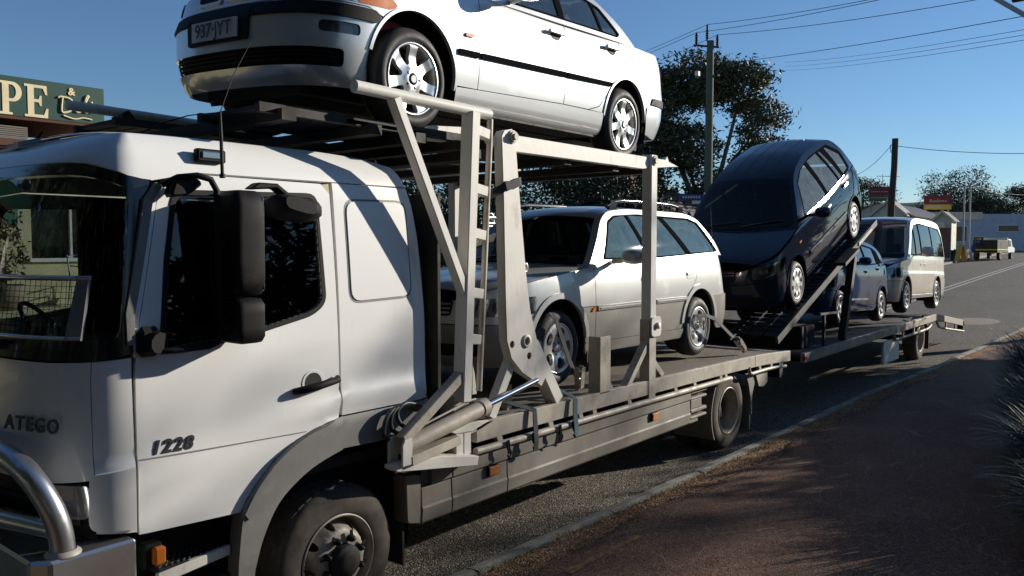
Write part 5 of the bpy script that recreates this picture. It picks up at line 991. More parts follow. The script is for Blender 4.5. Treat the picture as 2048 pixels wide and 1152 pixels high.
# ---------------------------------------------------------------- hatchbacks, wagon and van from one builder
def box_car(name, label, loc, rot, c):
    t = empty(name, loc, rot, None, label, 'van' if c.get('van') else 'car', 'cars on the transporter')
    zb = c['zb']; nx = zb[0][0]; tx = c['tail']; wb = c['wb']; R = c['R']; ra = c['ra']; S = c['paint']; L2 = c.get('paint2', S); hw = c['hw']; z0 = R+.03
    sh = Shell(c['xf'], c['xr'], c['wz'], [(nx-.1, .96), (0, 1.), (wb, 1.), (tx, .95)], c.get('xcF', -.25), c.get('nF', 2.8), c.get('xcR', wb+.35), c.get('nR', 4.), zb)
    B = Body(t, sh, c['gw'], c.get('k1', .22), c.get('k2', .22), c['E'], c['crown'], c['bow'], c.get('hc', [(nx, 0), (nx+.25, .05), (.5, .06)]), c.get('zg'))
    ux = lambda x, z: float(sh._inv(np.array([x]), np.array([z]), 0, 0., sh.umax)[0]); zt = lambda x: float(sh.zb(x)); um = sh.umax
    d0, d1 = c['d0'], c['d1']; zs = c['zs']; zl = c.get('zl', .2); zbf = c.get('zbf', .60); zsplit = c.get('zsplit')
    aF = lambda a0, a1, k=16: arc(0, z0, ra, a0, a1, k); aR = lambda a0, a1, k=18: arc(wb, z0, ra, a0, a1, k)
    g = .004
    # front
    ang = math.degrees(math.asin(min(1, (zbf-z0)/ra))); ex = -ra*math.cos(math.radians(ang))
    fe = [(ux(-ra*.97, zl+.03), zl+.03)]+[(ux(x, z), z) for x, z in aF(190, 180-ang, 8)]
    B.dom('front_bumper', [(-.9, zl), (.9, zl)]+fe+[(.85, zbf), (-.85, zbf)]+[(-u, z) for u, z in fe[::-1]], L2, res=.08, holes=[rnd([(-.55, zl+.09), (.55, zl+.09), (.55, zl+.19), (-.55, zl+.19)], .03)])
    B.dom('lower_grille', [(-.6, zl+.07), (.6, zl+.07), (.6, zl+.21), (-.6, zl+.21)], 'dark_void', off=-.03, th=0)
    pt = B.dom('number_plate', [(-.18, zbf-.14), (.18, zbf-.14), (.18, zbf-.03), (-.18, zbf-.03)], 'plate_white', off=.02, th=.015) if c.get('plate', True) else None
    hz0, hz1 = c['lamp']; u1 = c.get('lampu', (.42, 1.0)); gr = c.get('grille', .36)
    def ztop(u):
        z = zt(nx+.1)
        for _ in range(20): z = zt(float(sh.P(np.array([u]), np.array([z]))[0, 0]))
        return z
    us = np.linspace(-1.05, 1.05, 31); lamps = [rnd([(s*u1[0], hz0), (s*u1[1], hz0+.02), (s*(u1[1]+.02), hz1), (s*u1[0], hz1-.02)][::s], .03) for s in (1, -1)]
    gp = rnd([(-gr, hz0+.01), (gr, hz0+.01), (gr, hz1-.03), (-gr, hz1-.03)], .03)
    B.dom('nose_panel', [(u, zbf+g*2) for u in np.linspace(-1.02, 1.02, 20)]+[(u, max(ztop(u), zbf+.02)) for u in us[::-1]], S, holes=lamps+[gp], res=.07)
    for l in lamps: o = B.dom('headlamp', l, 'lamp_clear', off=-.004, th=.012); 
    for s, l in zip((1, -1), lamps):
        B.dom('headlamp_lens', l, 'lens_glass', off=.006, th=.008)
        B.dom('headlamp_bowl', arc(s*(u1[0]*.6+u1[1]*.4), (hz0+hz1)/2, (hz1-hz0)*.33, 0, 340, 14), 'lamp_dark', off=.001, th=.004, res=.05)
    B.dom('grille', gp, 'black_plastic', off=-.02, th=.01)
    for k in range(3): z = hz0+.03+(hz1-hz0-.06)*k/3; B.dom('grille_bar', [(-gr+.02, z), (gr-.02, z), (gr-.02, z+.014), (-gr+.02, z+.014)], c.get('grillemat', 'bull_alloy'), off=-.002, th=.015)
    # sides
    xw = -.42
    def sp(nm, poly, m, **k): return B.side(nm, poly, m, **k)
    def split(nm, poly, *cx_):
        """two-tone body: the piece above and the piece below the moulding line"""
        if not zsplit: return sp(nm, poly, S)
        up = clip(poly, zsplit+.003, 1); r = None
        if len(up) > 2: r = sp(nm, up, S)
        for k, half in enumerate([poly] if not cx_ else [[(-z, -x) for x, z in clip([(-z, -x) for x, z in poly], q, 1)] if False else vclip(poly, cx_[0], q) for q in (-1, 1)]):
            lo = clip(half, zsplit-.003, -1)
            if len(lo) > 2: sp(nm+'_lower', lo, L2)
        return r
    ws = ux(-ra*.75, zbf)
    split('front_wing', [(ex-.012, zbf+g), (-.46, zbf+.02)]+[(x, zt(x)) for x in np.linspace(-.46, d0-g, 14)]+[(d0-g, zs), (ra*.99, zs)]+aF(math.degrees(math.asin((zs-z0)/ra)), 180-ang), 0.)
    split('front_door', [(d0+g, zs), (d1-g, zs), (d1-g+.02, zt(d1)*.75)]+[(x, zt(x)) for x in np.linspace(d1-g, d0+g, 12)])
    rd = c['rd']                                              # rear edge of the rear door, bottom to top
    if c.get('van'):
        split('sliding_door', [(d1+g, zs)]+[(x-g, z) for x, z in rd]+[(x, zt(x)) for x in np.linspace(rd[-1][0]-g, d1+g, 12)])
    else:
        split('rear_door', [(d1+g, zs)]+[(x-g, z) for x, z in rd]+[(x, zt(x)) for x in np.linspace(rd[-1][0]-g, d1+g, 12)])
    zrb = c.get('zrb', .62); arb = math.degrees(math.asin(min(.98, (zrb-z0)/ra))); tq = tx-.10
    q = [(x+g, z) for x, z in rd[::-1]]
    split('quarter_panel', q+[(rd[0][0]+g, zs), (wb-ra*.99, zs)]+aR(180-math.degrees(math.asin((zs-z0)/ra)), arb)+[(tq, zrb+g), (tq, zt(tq))]+[(x, zt(x)) for x in np.linspace(tq-.03, rd[-1][0]+g, 10)], wb)
    B.side('sill', [(ra*.99, zs-.10), (wb-ra*.99, zs-.10), (wb-ra*.985, zs-g), (ra*.985, zs-g)], L2, off=.008)
    ur = [(ux(wb+ra*.985, zl+.10), zl+.10)]+[(ux(x, z), z) for x, z in aR(-6, arb, 8)]
    B.dom('rear_bumper', ur[::-1]+[(ur[0][0]+.1, zl+.06), (2*um-ur[0][0]-.1, zl+.06)]+[(2*um-u, z) for u, z in ur]+[(2*um-ux(tq, zrb), zrb), (ux(tq, zrb), zrb)], L2, off=.012, res=.1)
    ut = ux(tq, zrb+.1); tl0, tl1 = c['tlamp']
    for f in ((lambda a: a), (lambda a: 2*um-a)):
        lam = rnd([(f(ut-.03), tl0), (f(ut+.30), tl0-.02), (f(ut+.27), tl1), (f(ut-.07), tl1)], .03)
        B.dom('tail_lamp', lam, 'tail_red', off=.008, th=.02)
        if c.get('tl2'): B.dom('tail_lamp_clear', rnd([(f(ut-.02), tl0-.10), (f(ut+.28), tl0-.12), (f(ut+.29), tl0-.03), (f(ut-.02), tl0-.01)], .02), 'tail_white', off=.008, th=.02)
    zte = zt(tx-.05)
    B.dom('tailgate', [(ut+.005, zrb+g), (2*um-ut-.005, zrb+g)]+[(2*um-ut-.005, zte), (ut+.005, zte)], S, res=.12)
    arch_lip(B, 0, z0, ra-.006, 5, 175-ang*.2, c.get('lip', S), off=c.get('lipo', .010), wd=c.get('lipw', .022)); arch_lip(B, wb, z0, ra-.006, 5 if not zsplit else 0, 175, c.get('lip', S), off=c.get('lipo', .010), wd=c.get('lipw', .022))
    arch_liner(t, 0, z0, ra+.01, hw, hw*.6); arch_liner(t, wb, z0, ra+.01, hw, hw*.6)
    for p, m, o in c.get('strips', []): B.side('rub_strip', rnd(p, .008), m, off=o, th=.02)
    for p in c.get('repeater', []): B.side('side_repeater', rnd(p, .012), 'amber', off=.012, th=.015, res=.04)
    for x, z in c['handles']:
        B.side('handle_recess', rnd([(x-.03, z-.035), (x+.16, z-.03), (x+.16, z+.045), (x-.03, z+.04)], .03), 'understeel' if not c.get('flap') else S, off=.003, th=.004, res=.05)
        B.side('door_handle', rnd([(x-.02, z-.002), (x+.15, z+.005), (x+.15, z+.035), (x-.02, z+.028)], .012), c.get('hmat', S), off=.03 if not c.get('flap') else .012, th=.02, res=.05)
    # top
    B.cap('bonnet', [(nx+.16, -.74), (c['cowl'], -.79), (c['cowl'], .79), (nx+.16, .74)], S)
    L = B.eu; kr = c['kr']; sc = [(.03, -.745), (L[kr[0]]-.02, -.72), (L[kr[0]]-.02, .72), (.03, .745)]; rw = [(L[kr[1]]+.05, -.68), (L[-1]-.06, -.70), (L[-1]-.06, .70), (L[kr[1]]+.05, .68)]
    B.loft('windscreen', sc, c.get('screen', c['glass']), th=0); B.loft('rear_window', rw, c['glass'], th=0)
    B.loft('roof', [(0, -.8), (L[-1], -.8), (L[-1], .8), (0, .8)], c.get('roofmat', S), holes=[sc, rw])
    if c.get('ribs'):
        for v in (-.42, -.14, .14, .42): B.loft('roof_rib', [(L[kr[0]]+.12, v-.012), (L[kr[1]]-.1, v-.012), (L[kr[1]]-.1, v+.012), (L[kr[0]]+.12, v+.012)], S, off=.004, th=.008)
    B.loft('cowl_panel', [(-.0, -.70), (.035, -.70), (.035, .70), (-.0, .70)], 'black_plastic', off=.006, th=.02)
    for v0, v1 in ((-.10, -.62), (.50, -.05)):
        q = [tuple(B.TL(np.array([u]), np.array([v]))[0]+np.array([-.012, 0, .016])) for u, v in ((.03, v0), (.06, v0*.75+v1*.25), (.085, v0*.3+v1*.7), (.10, v1))]; b = MB(); b.tube(q, .009, 6); b.build('wiper', 'black_gloss', t)
    B.loft('screen_header', [(L[kr[0]]-.10, -.73), (L[kr[0]]-.01, -.725), (L[kr[0]]-.01, .725), (L[kr[0]]-.10, .73)], 'dark_void', off=-.006, th=0)
    dlo = rnd(c['dlo'], .035); W = [rnd(p, .022) for p in c['win']]
    B.gh('cabin_side', B.edge(0, L[-1], 0, 44)+[(x, float(B.zg(x))) for x in np.linspace(c['E'][-1][0], c['E'][0][0], 26)], S, holes=[dlo], res=.09)
    B.gh('window_trim', dlo, c.get('trim', 'trim_black'), off=-.005, th=.012, holes=W)
    if c.get('chrome'): B.gh('window_strip', c['chrome'], 'bull_alloy', off=.004, th=.01)
    for p in W: B.gh('side_window', p, c['glass'], off=-.012, th=0)
    for s in (-1, 1): mirror_pod(t, c.get('mirmat', S), c['mir'][0], s*c['mir'][1], c['mir'][2], s, *c.get('mirs', (.20, .13, .12, .10)))
    f = MB(); f.box((nx+.2, -hw*.58, zl), (tx-.15, hw*.58, zl+.1)); f.box((ra*.99, -hw*.92, zs-.10), (wb-ra*.99, hw*.92, zs-.04)); f.build('underbody', 'understeel', t)
    sz = zs+.06; xs = c['seat']
    for s in (-1, 1): seat(t, xs, s*.35, sz, 'seat_dark', c.get('seath', .62))
    b = MB(); b.box((xs+.85, -.62, sz), (xs+1.3, .62, sz+.16)); b.prism([(xs+1.25, sz+.1), (xs+1.37, sz+.1), (xs+1.5, sz+.62), (xs+1.42, sz+.62)], -.62, .62); b.build('rear_bench', 'seat_dark', t, bev=.03)
    b = MB(); xd = c['cowl']; b.prism([(xd-.05, sz+.1), (xd+.42, sz+.1), (xd+.42, zt(xd)-.10), (xd+.30, zt(xd)-.02), (xd-.02, zt(xd)-.03)], -.66, .66); b.build('dashboard', 'dash', t, bev=.03)
    b = MB(); cc = Vector((xd+.62, .35, zt(xd)-.10)); b.tube([cc+Vector((math.cos(a)*.09, math.sin(a)*.18, math.cos(a)*-.16)) for a in np.linspace(0, 2*PI, 22, endpoint=False)], .013, 6, closed=True); b.build('steering_wheel', 'black_plastic', t)
    for x in (0, wb):
        put_wheel(c['wheel'], t, x, -hw+c.get('win_', .012), R, False, c.get('spin', 0)); put_wheel(c['wheel'], t, x, hw-c.get('win_', .012), R, True, .5)
    return t, B
def vclip(poly, x, sgn): return [(b, a) for a, b in clip([(b, a) for a, b in poly], x, sgn)]
def clip(poly, z, sgn):
    out = []; n = len(poly)
    for i in range(n):
        p, q = poly[i-1], poly[i]; a, b = sgn*(p[1]-z), sgn*(q[1]-z)
        if (a >= 0) != (b >= 0): k = a/(a-b); out.append((p[0]+(q[0]-p[0])*k, z))
        if b >= 0: out.append(tuple(q))
    return out

# silver wagon on the lower deck
WAGON, WB_ = box_car('silver_wagon', 'silver wagon with grey lower panels strapped to the lower deck', (2.59, 1.16, 1.025), (0, math.radians(.35), 0), dict(
    zb=[(-.92, .70), (-.70, .83), (-.4, .89), (0, .94), (.5, .995), (1.6, 1.03), (2.5, 1.075), (3.2, 1.11), (3.58, 1.10)], tail=3.56, wb=2.63, R=.325, ra=.395, paint='wagon_silver', paint2='wagon_two_tone', hw=.845, d0=.55, d1=1.62, zs=.335, zl=.22, zbf=.56, zsplit=.655,
    xf=[(.15, -.80), (.3, -.90), (.5, -.93), (.62, -.92), (.8, -.85), (.95, -.70), (1.2, -.5)], xr=[(.2, 3.44), (.4, 3.57), (.62, 3.58), (.72, 3.52), (1.1, 3.46), (1.2, 3.44)], wz=[(.15, .78), (.28, .835), (.5, .85), (.66, .852), (.85, .842), (.97, .825), (1.12, .79)],
    gw=[(.3, .78), (.6, .805), (1.6, .815), (2.7, .80), (3.2, .775), (3.4, .74)], k1=.22, k2=.30, E=[(.50, 1.0), (.72, 1.24), (.94, 1.46), (1.12, 1.535), (1.6, 1.57), (2.55, 1.57), (2.85, 1.53), (3.1, 1.36), (3.38, 1.11)], crown=[(0, .03), (3, .045), (6, .04), (8, .02)], bow=[(0, -.18), (2, -.07), (3, 0), (6, 0), (8, .10)],
    lamp=(.62, .78), grille=.34, cowl=.50, kr=(2, 6), rd=[(2.10, .335), (2.20, .40), (2.255, .52), (2.31, .655), (2.46, .78), (2.56, .86), (2.545, 1.06)], zrb=.66, tlamp=(.93, 1.09), tl2=True, lip='wagon_silver', lipw=.05, lipo=.014,
    strips=[([(.57, .615), (1.605, .625), (1.605, .668), (.57, .655)], 'wagon_two_tone', .016), ([(1.64, .625), (2.30, .632), (2.32, .672), (1.64, .668)], 'wagon_two_tone', .016), ([(.60, .627), (1.60, .640), (1.60, .652), (.60, .640)], 'bull_alloy', .022), ([(1.645, .640), (2.29, .645), (2.29, .657), (1.645, .652)], 'bull_alloy', .022)], repeater=[[(.47, .61), (.535, .615), (.535, .655), (.50, .645)]],
    handles=[(1.40, .865), (2.36, .895)], flap=True, dlo=[(.74, 1.065), (1.62, 1.075), (2.5, 1.115), (3.24, 1.15), (2.90, 1.47), (2.7, 1.515), (1.6, 1.52), (1.15, 1.49), (1.0, 1.43)],
    win=[[(.80, 1.085), (1.57, 1.09), (1.38, 1.505), (1.17, 1.475), (1.03, 1.415)], [(1.64, 1.095), (2.42, 1.125), (2.03, 1.505), (1.43, 1.51)], [(2.52, 1.135), (3.18, 1.155), (2.86, 1.465), (2.68, 1.50), (2.12, 1.505)]], glass='wagon_glass', screen='screen_glass', mir=(.86, .83, 1.095), mirs=(.22, .135, .13, .10), seat=1.05, wheel='wagon', spin=.3))
for s in (-1, 1):                                             # roof rails
    b = MB(); pts = [(1.10, s*.60, 1.575), (1.22, s*.60, 1.625), (1.4, s*.60, 1.645), (2.0, s*.60, 1.655), (2.4, s*.60, 1.65), (2.62, s*.60, 1.625), (2.78, s*.60, 1.57)]; b.tube(pts, .017, 8); r_ = b.build('roof_rail', 'black_gloss', WAGON)
    for x in (1.2, 1.95, 2.6): b = MB(); b.prism([(x-.07, 1.55), (x+.07, 1.55), (x+.04, 1.64), (x-.04, 1.64)], s*.60-.016, s*.60+.016); b.build('rail_foot', 'black_gloss', r_)
b = MB(); b.tube([(3.12, -.775, 1.13), (3.09, -.77, 1.2), (3.05, -.76, 1.66)], [.006, .003, .002], 6); b.build('aerial', 'understeel', WAGON)
b = MB(); b.prism([(.43, .16), (.445, .16), (.46, .62), (.43, .62)], -.84, -.64); b.build('mud_flap', 'rubber', WAGON)

# navy hatchback nose-down on the trailer ramp
NAVY, _ = box_car('navy_hatchback', 'dark navy tall hatchback sloping nose-down on the trailer ramp', (7.86+.305*math.sin(math.radians(20)), 1.03, 1.715-.305*math.cos(math.radians(20))), (0, math.radians(-20), 0), dict(
    zb=[(-.84, .74), (-.66, .83), (-.35, .89), (.05, .945), (.4, .985), (1.65, 1.005), (2.6, 1.06), (3.1, 1.08), (3.3, 1.06)], tail=3.28, wb=2.66, R=.305, ra=.365, paint='navy_paint', hw=.86, d0=.52, d1=1.60, zs=.335, zl=.22, zbf=.60,
    xf=[(.15, -.74), (.3, -.83), (.5, -.86), (.65, -.85), (.8, -.80), (.95, -.62), (1.2, -.45)], xr=[(.2, 3.16), (.4, 3.28), (.62, 3.30), (.72, 3.26), (1.1, 3.20), (1.2, 3.18)], wz=[(.15, .79), (.28, .845), (.5, .862), (.75, .865), (.92, .85), (1.1, .80)],
    gw=[(.2, .80), (.6, .825), (1.6, .84), (2.7, .81), (3.1, .76)], k1=.34, k2=.20, E=[(.36, .98), (.62, 1.25), (.95, 1.51), (1.25, 1.61), (1.75, 1.675), (2.3, 1.685), (2.64, 1.63), (2.94, 1.42), (3.14, 1.09)], crown=[(0, .04), (3, .055), (6, .045), (8, .02)], bow=[(0, -.20), (2, -.08), (3, 0), (6, 0), (8, .10)],
    lamp=(.655, .82), lampu=(.46, 1.02), grille=.30, grillemat='black_gloss', cowl=.34, kr=(2, 6), rd=[(2.08, .335), (2.2, .38), (2.32, .60), (2.52, .80), (2.56, 1.04)], zrb=.64, tlamp=(.80, 1.02), ribs=True, plate=False,
    strips=[([(.56, .525), (1.59, .535), (1.59, .575), (.56, .565)], 'navy_paint', .014), ([(1.62, .535), (2.27, .54), (2.28, .58), (1.62, .575)], 'navy_paint', .014), ([(.57, .562), (1.585, .572), (1.585, .580), (.57, .570)], 'bull_alloy', .018), ([(1.625, .572), (2.26, .577), (2.26, .585), (1.625, .580)], 'bull_alloy', .018)], repeater=[[(.20, .80), (.28, .805), (.28, .83), (.20, .825)]],
    handles=[(1.42, .89), (2.32, .955)], hmat='bull_alloy', dlo=[(.64, 1.03), (1.64, 1.045), (2.55, 1.085), (2.88, 1.12), (2.82, 1.40), (2.48, 1.60), (1.75, 1.605), (1.25, 1.545), (.95, 1.44)],
    win=[[(.70, 1.05), (1.60, 1.065), (1.48, 1.565), (1.27, 1.53), (.98, 1.42)], [(1.68, 1.07), (2.24, 1.09), (2.02, 1.585), (1.60, 1.575)], [(2.29, 1.095), (2.44, 1.10), (2.19, 1.57), (2.10, 1.58)], [(2.52, 1.11), (2.80, 1.135), (2.76, 1.37), (2.44, 1.565), (2.36, 1.57)]], chrome=[(.66, 1.036), (1.62, 1.05), (2.5, 1.09), (2.5, 1.096), (1.62, 1.056), (.66, 1.042)], glass='navy_glass', screen='tint_glass', mir=(.72, .83, 1.07), mirs=(.21, .14, .13, .10), seat=.95, wheel='navy'))
# small blue hatchback below the ramp
HATCH, _ = box_car('blue_hatchback', 'small blue hatchback tucked under the raised ramp of the trailer', (10.21, 1.13, .96), (0, math.radians(2.4), 0), dict(
    zb=[(-.70, .68), (-.5, .79), (-.2, .86), (.1, .91), (.4, .94), (1.4, .96), (2.3, 1.0), (2.8, 1.03), (2.95, 1.01)], tail=2.92, wb=2.37, R=.285, ra=.34, paint='blue_paint', hw=.825, d0=.45, d1=1.48, zs=.32, zl=.2, zbf=.56,
    xf=[(.15, -.62), (.3, -.70), (.5, -.72), (.65, -.70), (.8, -.62), (.95, -.45), (1.2, -.3)], xr=[(.2, 2.82), (.4, 2.93), (.62, 2.94), (.72, 2.90), (1.1, 2.85), (1.2, 2.83)], wz=[(.15, .76), (.28, .81), (.5, .828), (.75, .83), (.92, .815), (1.1, .77)], xcF=-.15, xcR=2.6,
    gw=[(.1, .76), (.5, .785), (1.4, .795), (2.4, .775), (2.8, .73)], k1=.22, k2=.22, E=[(.22, .94), (.5, 1.17), (.8, 1.35), (1.05, 1.41), (1.5, 1.42), (2.1, 1.38), (2.4, 1.31), (2.62, 1.20), (2.78, 1.04)], crown=[(0, .03), (3, .045), (6, .04), (8, .02)], bow=[(0, -.18), (2, -.07), (3, 0), (6, 0), (8, .08)],
    lamp=(.60, .76), lampu=(.42, .95), grille=.28, cowl=.20, kr=(2, 6), rd=[(1.90, .32), (2.0, .40), (2.1, .60), (2.26, .80), (2.28, 1.04)], zrb=.60, tlamp=(.72, .96), plate=False, handles=[(1.28, .87), (2.04, .93)], strips=[([(.50, .40), (1.46, .40), (1.46, .43), (.50, .43)], 'bull_alloy', .012)],
    dlo=[(.52, .98), (1.45, .99), (2.2, 1.03), (2.5, 1.06), (2.3, 1.26), (2.1, 1.32), (1.5, 1.36), (1.1, 1.35), (.82, 1.27)], win=[[(.60, 1.0), (1.44, 1.01), (1.38, 1.34), (1.12, 1.33), (.86, 1.25)], [(1.52, 1.015), (2.16, 1.05), (2.06, 1.305), (1.46, 1.34)]], glass='car_glass', mir=(.60, .795, 1.05), seat=.8, wheel='hatch'))
# silver van at the tail of the trailer
VAN, _ = box_car('silver_van', 'silver people mover van at the tail of the trailer', (14.92, 1.30, .855), (0, math.radians(1.6), 0), dict(van=True,
    zb=[(-.80, .86), (-.62, 1.0), (-.35, 1.06), (0, 1.10), (.3, 1.13), (1.4, 1.15), (2.6, 1.16), (3.6, 1.16), (4.05, 1.15)], tail=4.0, wb=2.85, R=.335, ra=.41, paint='van_silver', paint2='van_beige', hw=.88, d0=.42, d1=1.42, zs=.40, zl=.24, zbf=.66, zsplit=.84,
    xf=[(.15, -.68), (.3, -.80), (.5, -.84), (.7, -.84), (.95, -.80), (1.1, -.68), (1.3, -.5)], xr=[(.2, 3.84), (.4, 4.0), (.62, 4.02), (.8, 4.0), (1.2, 3.96), (1.5, 3.94)], wz=[(.15, .80), (.3, .865), (.5, .88), (.82, .884), (.86, .876), (1.1, .87), (1.2, .86)], nF=3.2, nR=5.,
    gw=[(.0, .835), (.5, .85), (1.6, .858), (2.9, .85), (3.8, .82), (4.0, .80)], k1=.10, k2=.10, E=[(.12, 1.11), (.42, 1.47), (.72, 1.82), (.95, 1.95), (1.4, 2.02), (2.6, 2.04), (3.6, 2.0), (3.82, 1.88), (3.93, 1.55), (3.97, 1.17)], crown=[(0, .03), (3, .05), (6, .05), (9, .02)], bow=[(0, -.20), (2, -.10), (4, 0), (7, 0), (9, .06)],
    lamp=(.72, .94), lampu=(.46, 1.04), grille=.38, cowl=.10, kr=(3, 6), rd=[(2.30, .40), (2.42, .60), (2.50, .80), (2.56, .90), (2.56, 1.13)], zrb=.70, tlamp=(.85, 1.12), handles=[(1.18, 1.0), (1.50, 1.0)], flap=True,
    strips=[([(.44, .33), (2.40, .33), (2.40, .37), (.44, .37)], 'bull_alloy', .02)],
    dlo=[(.40, 1.20), (1.40, 1.20), (2.6, 1.21), (3.86, 1.22), (3.80, 1.70), (3.60, 1.88), (1.5, 1.92), (1.0, 1.86), (.72, 1.70)], win=[[(.50, 1.225), (.86, 1.225), (.88, 1.77), (.80, 1.70)], [(.92, 1.225), (1.36, 1.225), (1.36, 1.89), (1.04, 1.85), (.94, 1.80)], [(1.44, 1.23), (2.50, 1.235), (2.50, 1.895), (1.44, 1.895)], [(2.56, 1.235), (3.80, 1.245), (3.75, 1.69), (3.58, 1.855), (2.56, 1.895)]], glass='tint_glass', screen='screen_glass', mir=(.62, .87, 1.28), mirs=(.24, .22, .14, .12), seat=.55, seath=.8, wheel='van'))
# ---------------------------------------------------------------- car trailer behind the truck
def trailer():
    T_ = empty('car_trailer', (7.47, 1.15, 0), label='long low car trailer with a raised ramp coupled behind the truck', cat='trailer'); X0 = 7.47
    mat('trailer_steel', (.30, .27, .22), .55, metal=.25, var=.15, vscale=4, dirt=(.14, .11, .085), dscale=4, dthr=(.42, .78))
    A = lambda x: x-X0; mat('ramp_black', (.012, .012, .013), .6, var=.3, vscale=5, dirt=(.03, .025, .02), dscale=5)
    for s in (-1, 1):
        y = s*1.225
        for x0, x1 in ((7.47, 11.15), (11.155, 15.35)):
            b = MB(); b.box((A(x0), y, .71), (A(x1), y-s*.06, .835)); b.build('side_rail', 'trailer_steel', T_, bev=.004)
        b = MB(); b.prism([(A(15.36), .835), (A(18.25), .50), (A(18.25), .37), (A(15.36), .71)], y, y-s*.06); b.build('tail_rail', 'trailer_steel', T_, bev=.004)
        b = MB(); b.tube([(A(11.9), y, .70), (A(11.95), y, .62), (A(12.2), y, .60), (A(14.4), y, .60), (A(14.6), y, .62), (A(14.75), y, .66)], .026, 10); b.build('rope_rail', 'trailer_steel', T_)
        b = MB(); b.tube([(A(15.3), y, .66), (A(15.5), y, .56), (A(15.9), y, .50), (A(18.2), y, .25)], .024, 10); b.build('rope_rail', 'trailer_steel', T_)
        for x in (12.6, 13.4, 16.3, 17.3): z = .71 if x < 15 else .71-(x-15.36)*.118; b = MB(); b.box((A(x), y-s*.01, z-.14), (A(x+.06), y-s*.04, z)); b.build('rail_hanger', 'trailer_steel', T_)
        b = MB(); b.box((A(11.35), y-s*.02, .24), (A(12.35), y-s*.06, .62)); b.build('side_board', 'rack_steel', T_, bev=.006)
        b = MB(); b.box((A(18.12), y-s*.0, .30), (A(18.25), y-s*.12, .50)); b.build('tail_lamp_box', 'black_plastic', T_)
        b = MB(); b.box((A(7.46), y+s*.004, .745), (A(7.56), y-s*.03, .80)); b.build('side_lamp', 'tail_red', T_, bev=.006)
        b = MB(); b.box((A(14.95), s*1.15, .15), (A(14.97), s*.72, .62)); b.build('mud_flap', 'rubber', T_)
        b = MB(); V = []; k = 12
        for i in range(k+1): a = math.radians(20+140*i/k); V += [(A(14.35)+.47*math.cos(a), s*1.15, .40+.47*math.sin(a)), (A(14.35)+.47*math.cos(a), s*.75, .40+.47*math.sin(a))]
        b.add(V, [(2*i, 2*i+1, 2*i+3, 2*i+2) for i in range(k)]); b.build('mudguard', 'understeel', T_)
        put_wheel('truck_rear', T_, A(14.35), s*1.12, .405, s > 0)
        put_wheel('truck_rear', T_, A(13.35), s*.80, .405, s > 0) if False else None
        # ramp runway for the navy car: slotted plate between two edge bars, and its legs
        sl = math.tan(math.radians(20)); zr = lambda x: 1.40+(x-7.86)*sl; yi, yo = s*.42, s*1.05
        for yy in (yi, yo): b = MB(); b.beam((A(6.95), yy, zr(6.95)-.03), (A(11.3), yy, zr(11.3)-.03), .10, .035, (0, 1, 0)); b.build('ramp_edge', 'ramp_black', T_)
        dx = .13; n = int(4.2/dx)
        for i in range(n):
            x = 7.0+i*dx; b = MB(); 
            for q in range(3):
                w = abs(yo-yi)/3; y0 = min(yi, yo)+q*w+.02; b.beam((A(x), y0+w/2-.02, zr(x)), (A(x+.085), y0+w/2-.02, zr(x+.085)), .018, w-.035, (0, 1, 0))
            b.build('ramp_rung', 'ramp_black', T_)
        b = MB(); b.beam((A(7.0), yi+.5*(yo-yi), zr(7.0)-.022), (A(11.2), yi+.5*(yo-yi), zr(11.2)-.022), .02, .03, (0, 1, 0)); b.build('ramp_rib', 'ramp_black', T_)
        b = MB(); b.beam((A(9.5), s*1.08, .83), (A(9.95), s*1.08, zr(9.95)-.10), .11, .10, (0, 1, 0)); b.build('ramp_leg', 'ramp_black', T_)
        b = MB(); b.beam((A(9.2), s*1.12, zr(9.55)-.06), (A(9.85), s*1.12, zr(9.75)+.08), .05, .16, (0, 1, 0)); b.build('ramp_bracket', 'ramp_black', T_)
        b = MB(); b.beam((A(10.25), s*1.07, zr(10.25)-.02), (A(10.95), s*1.07, zr(10.95)-.02), .06, .03, (0, 1, 0)); b.build('ramp_end_bar', 'rail_steel', T_)
        b = MB(); b.beam((A(8.43), s*1.15, .83), (A(8.43), s*1.15, 1.28), .035, .035, (0, 1, 0)); b.beam((A(8.25), s*1.15, 1.29), (A(8.95), s*1.15, 1.27), .03, .03, (0, 1, 0)); b.build('winch_frame', 'understeel', T_)
    b = MB(); b.box((A(7.5), -1.165, .775), (A(15.35), 1.165, .815)); b.build('deck_plate', 'deck_dark', T_)
    b = MB(); b.prism([(A(15.36), .775), (A(18.2), .44), (A(18.2), .48), (A(15.36), .815)], -1.165, 1.165); b.build('tail_deck', 'deck_dark', T_)
    b = MB(); b.box((A(7.4), -.45, .50), (A(15.3), -.36, .77)); b.build('chassis_rail', 'understeel', T_); b = MB(); b.box((A(7.4), .36, .50), (A(15.3), .45, .77)); b.build('chassis_rail', 'understeel', T_)
    for x in np.arange(7.7, 15.2, .9): b = MB(); b.box((A(x), -1.15, .69), (A(x+.07), 1.15, .77)); b.build('deck_bearer', 'understeel', T_)
    b = MB(); b.tube([(A(14.35), -1., .405), (A(14.35), 1., .405)], .06, 10); b.build('axle', 'understeel', T_)
    b = MB(); b.prism([(A(7.5), -.4), (A(7.5), .4), (A(6.9), .05), (A(6.9), -.05)], .55, .63, 'z'); b.build('drawbar', 'understeel', T_)
    b = MB(); b.box((A(8.0), -1.0, .83), (A(8.5), .9, 1.12)); b.box((A(8.6), -.6, .83), (A(9.2), .6, 1.0)); b.build('tool_box', 'dark_void', T_)
    return T_
mat('deck_dark', (.055, .05, .045), .7, var=.3, vscale=5, dirt=(.10, .08, .06), dscale=4)
TRAILER = trailer()
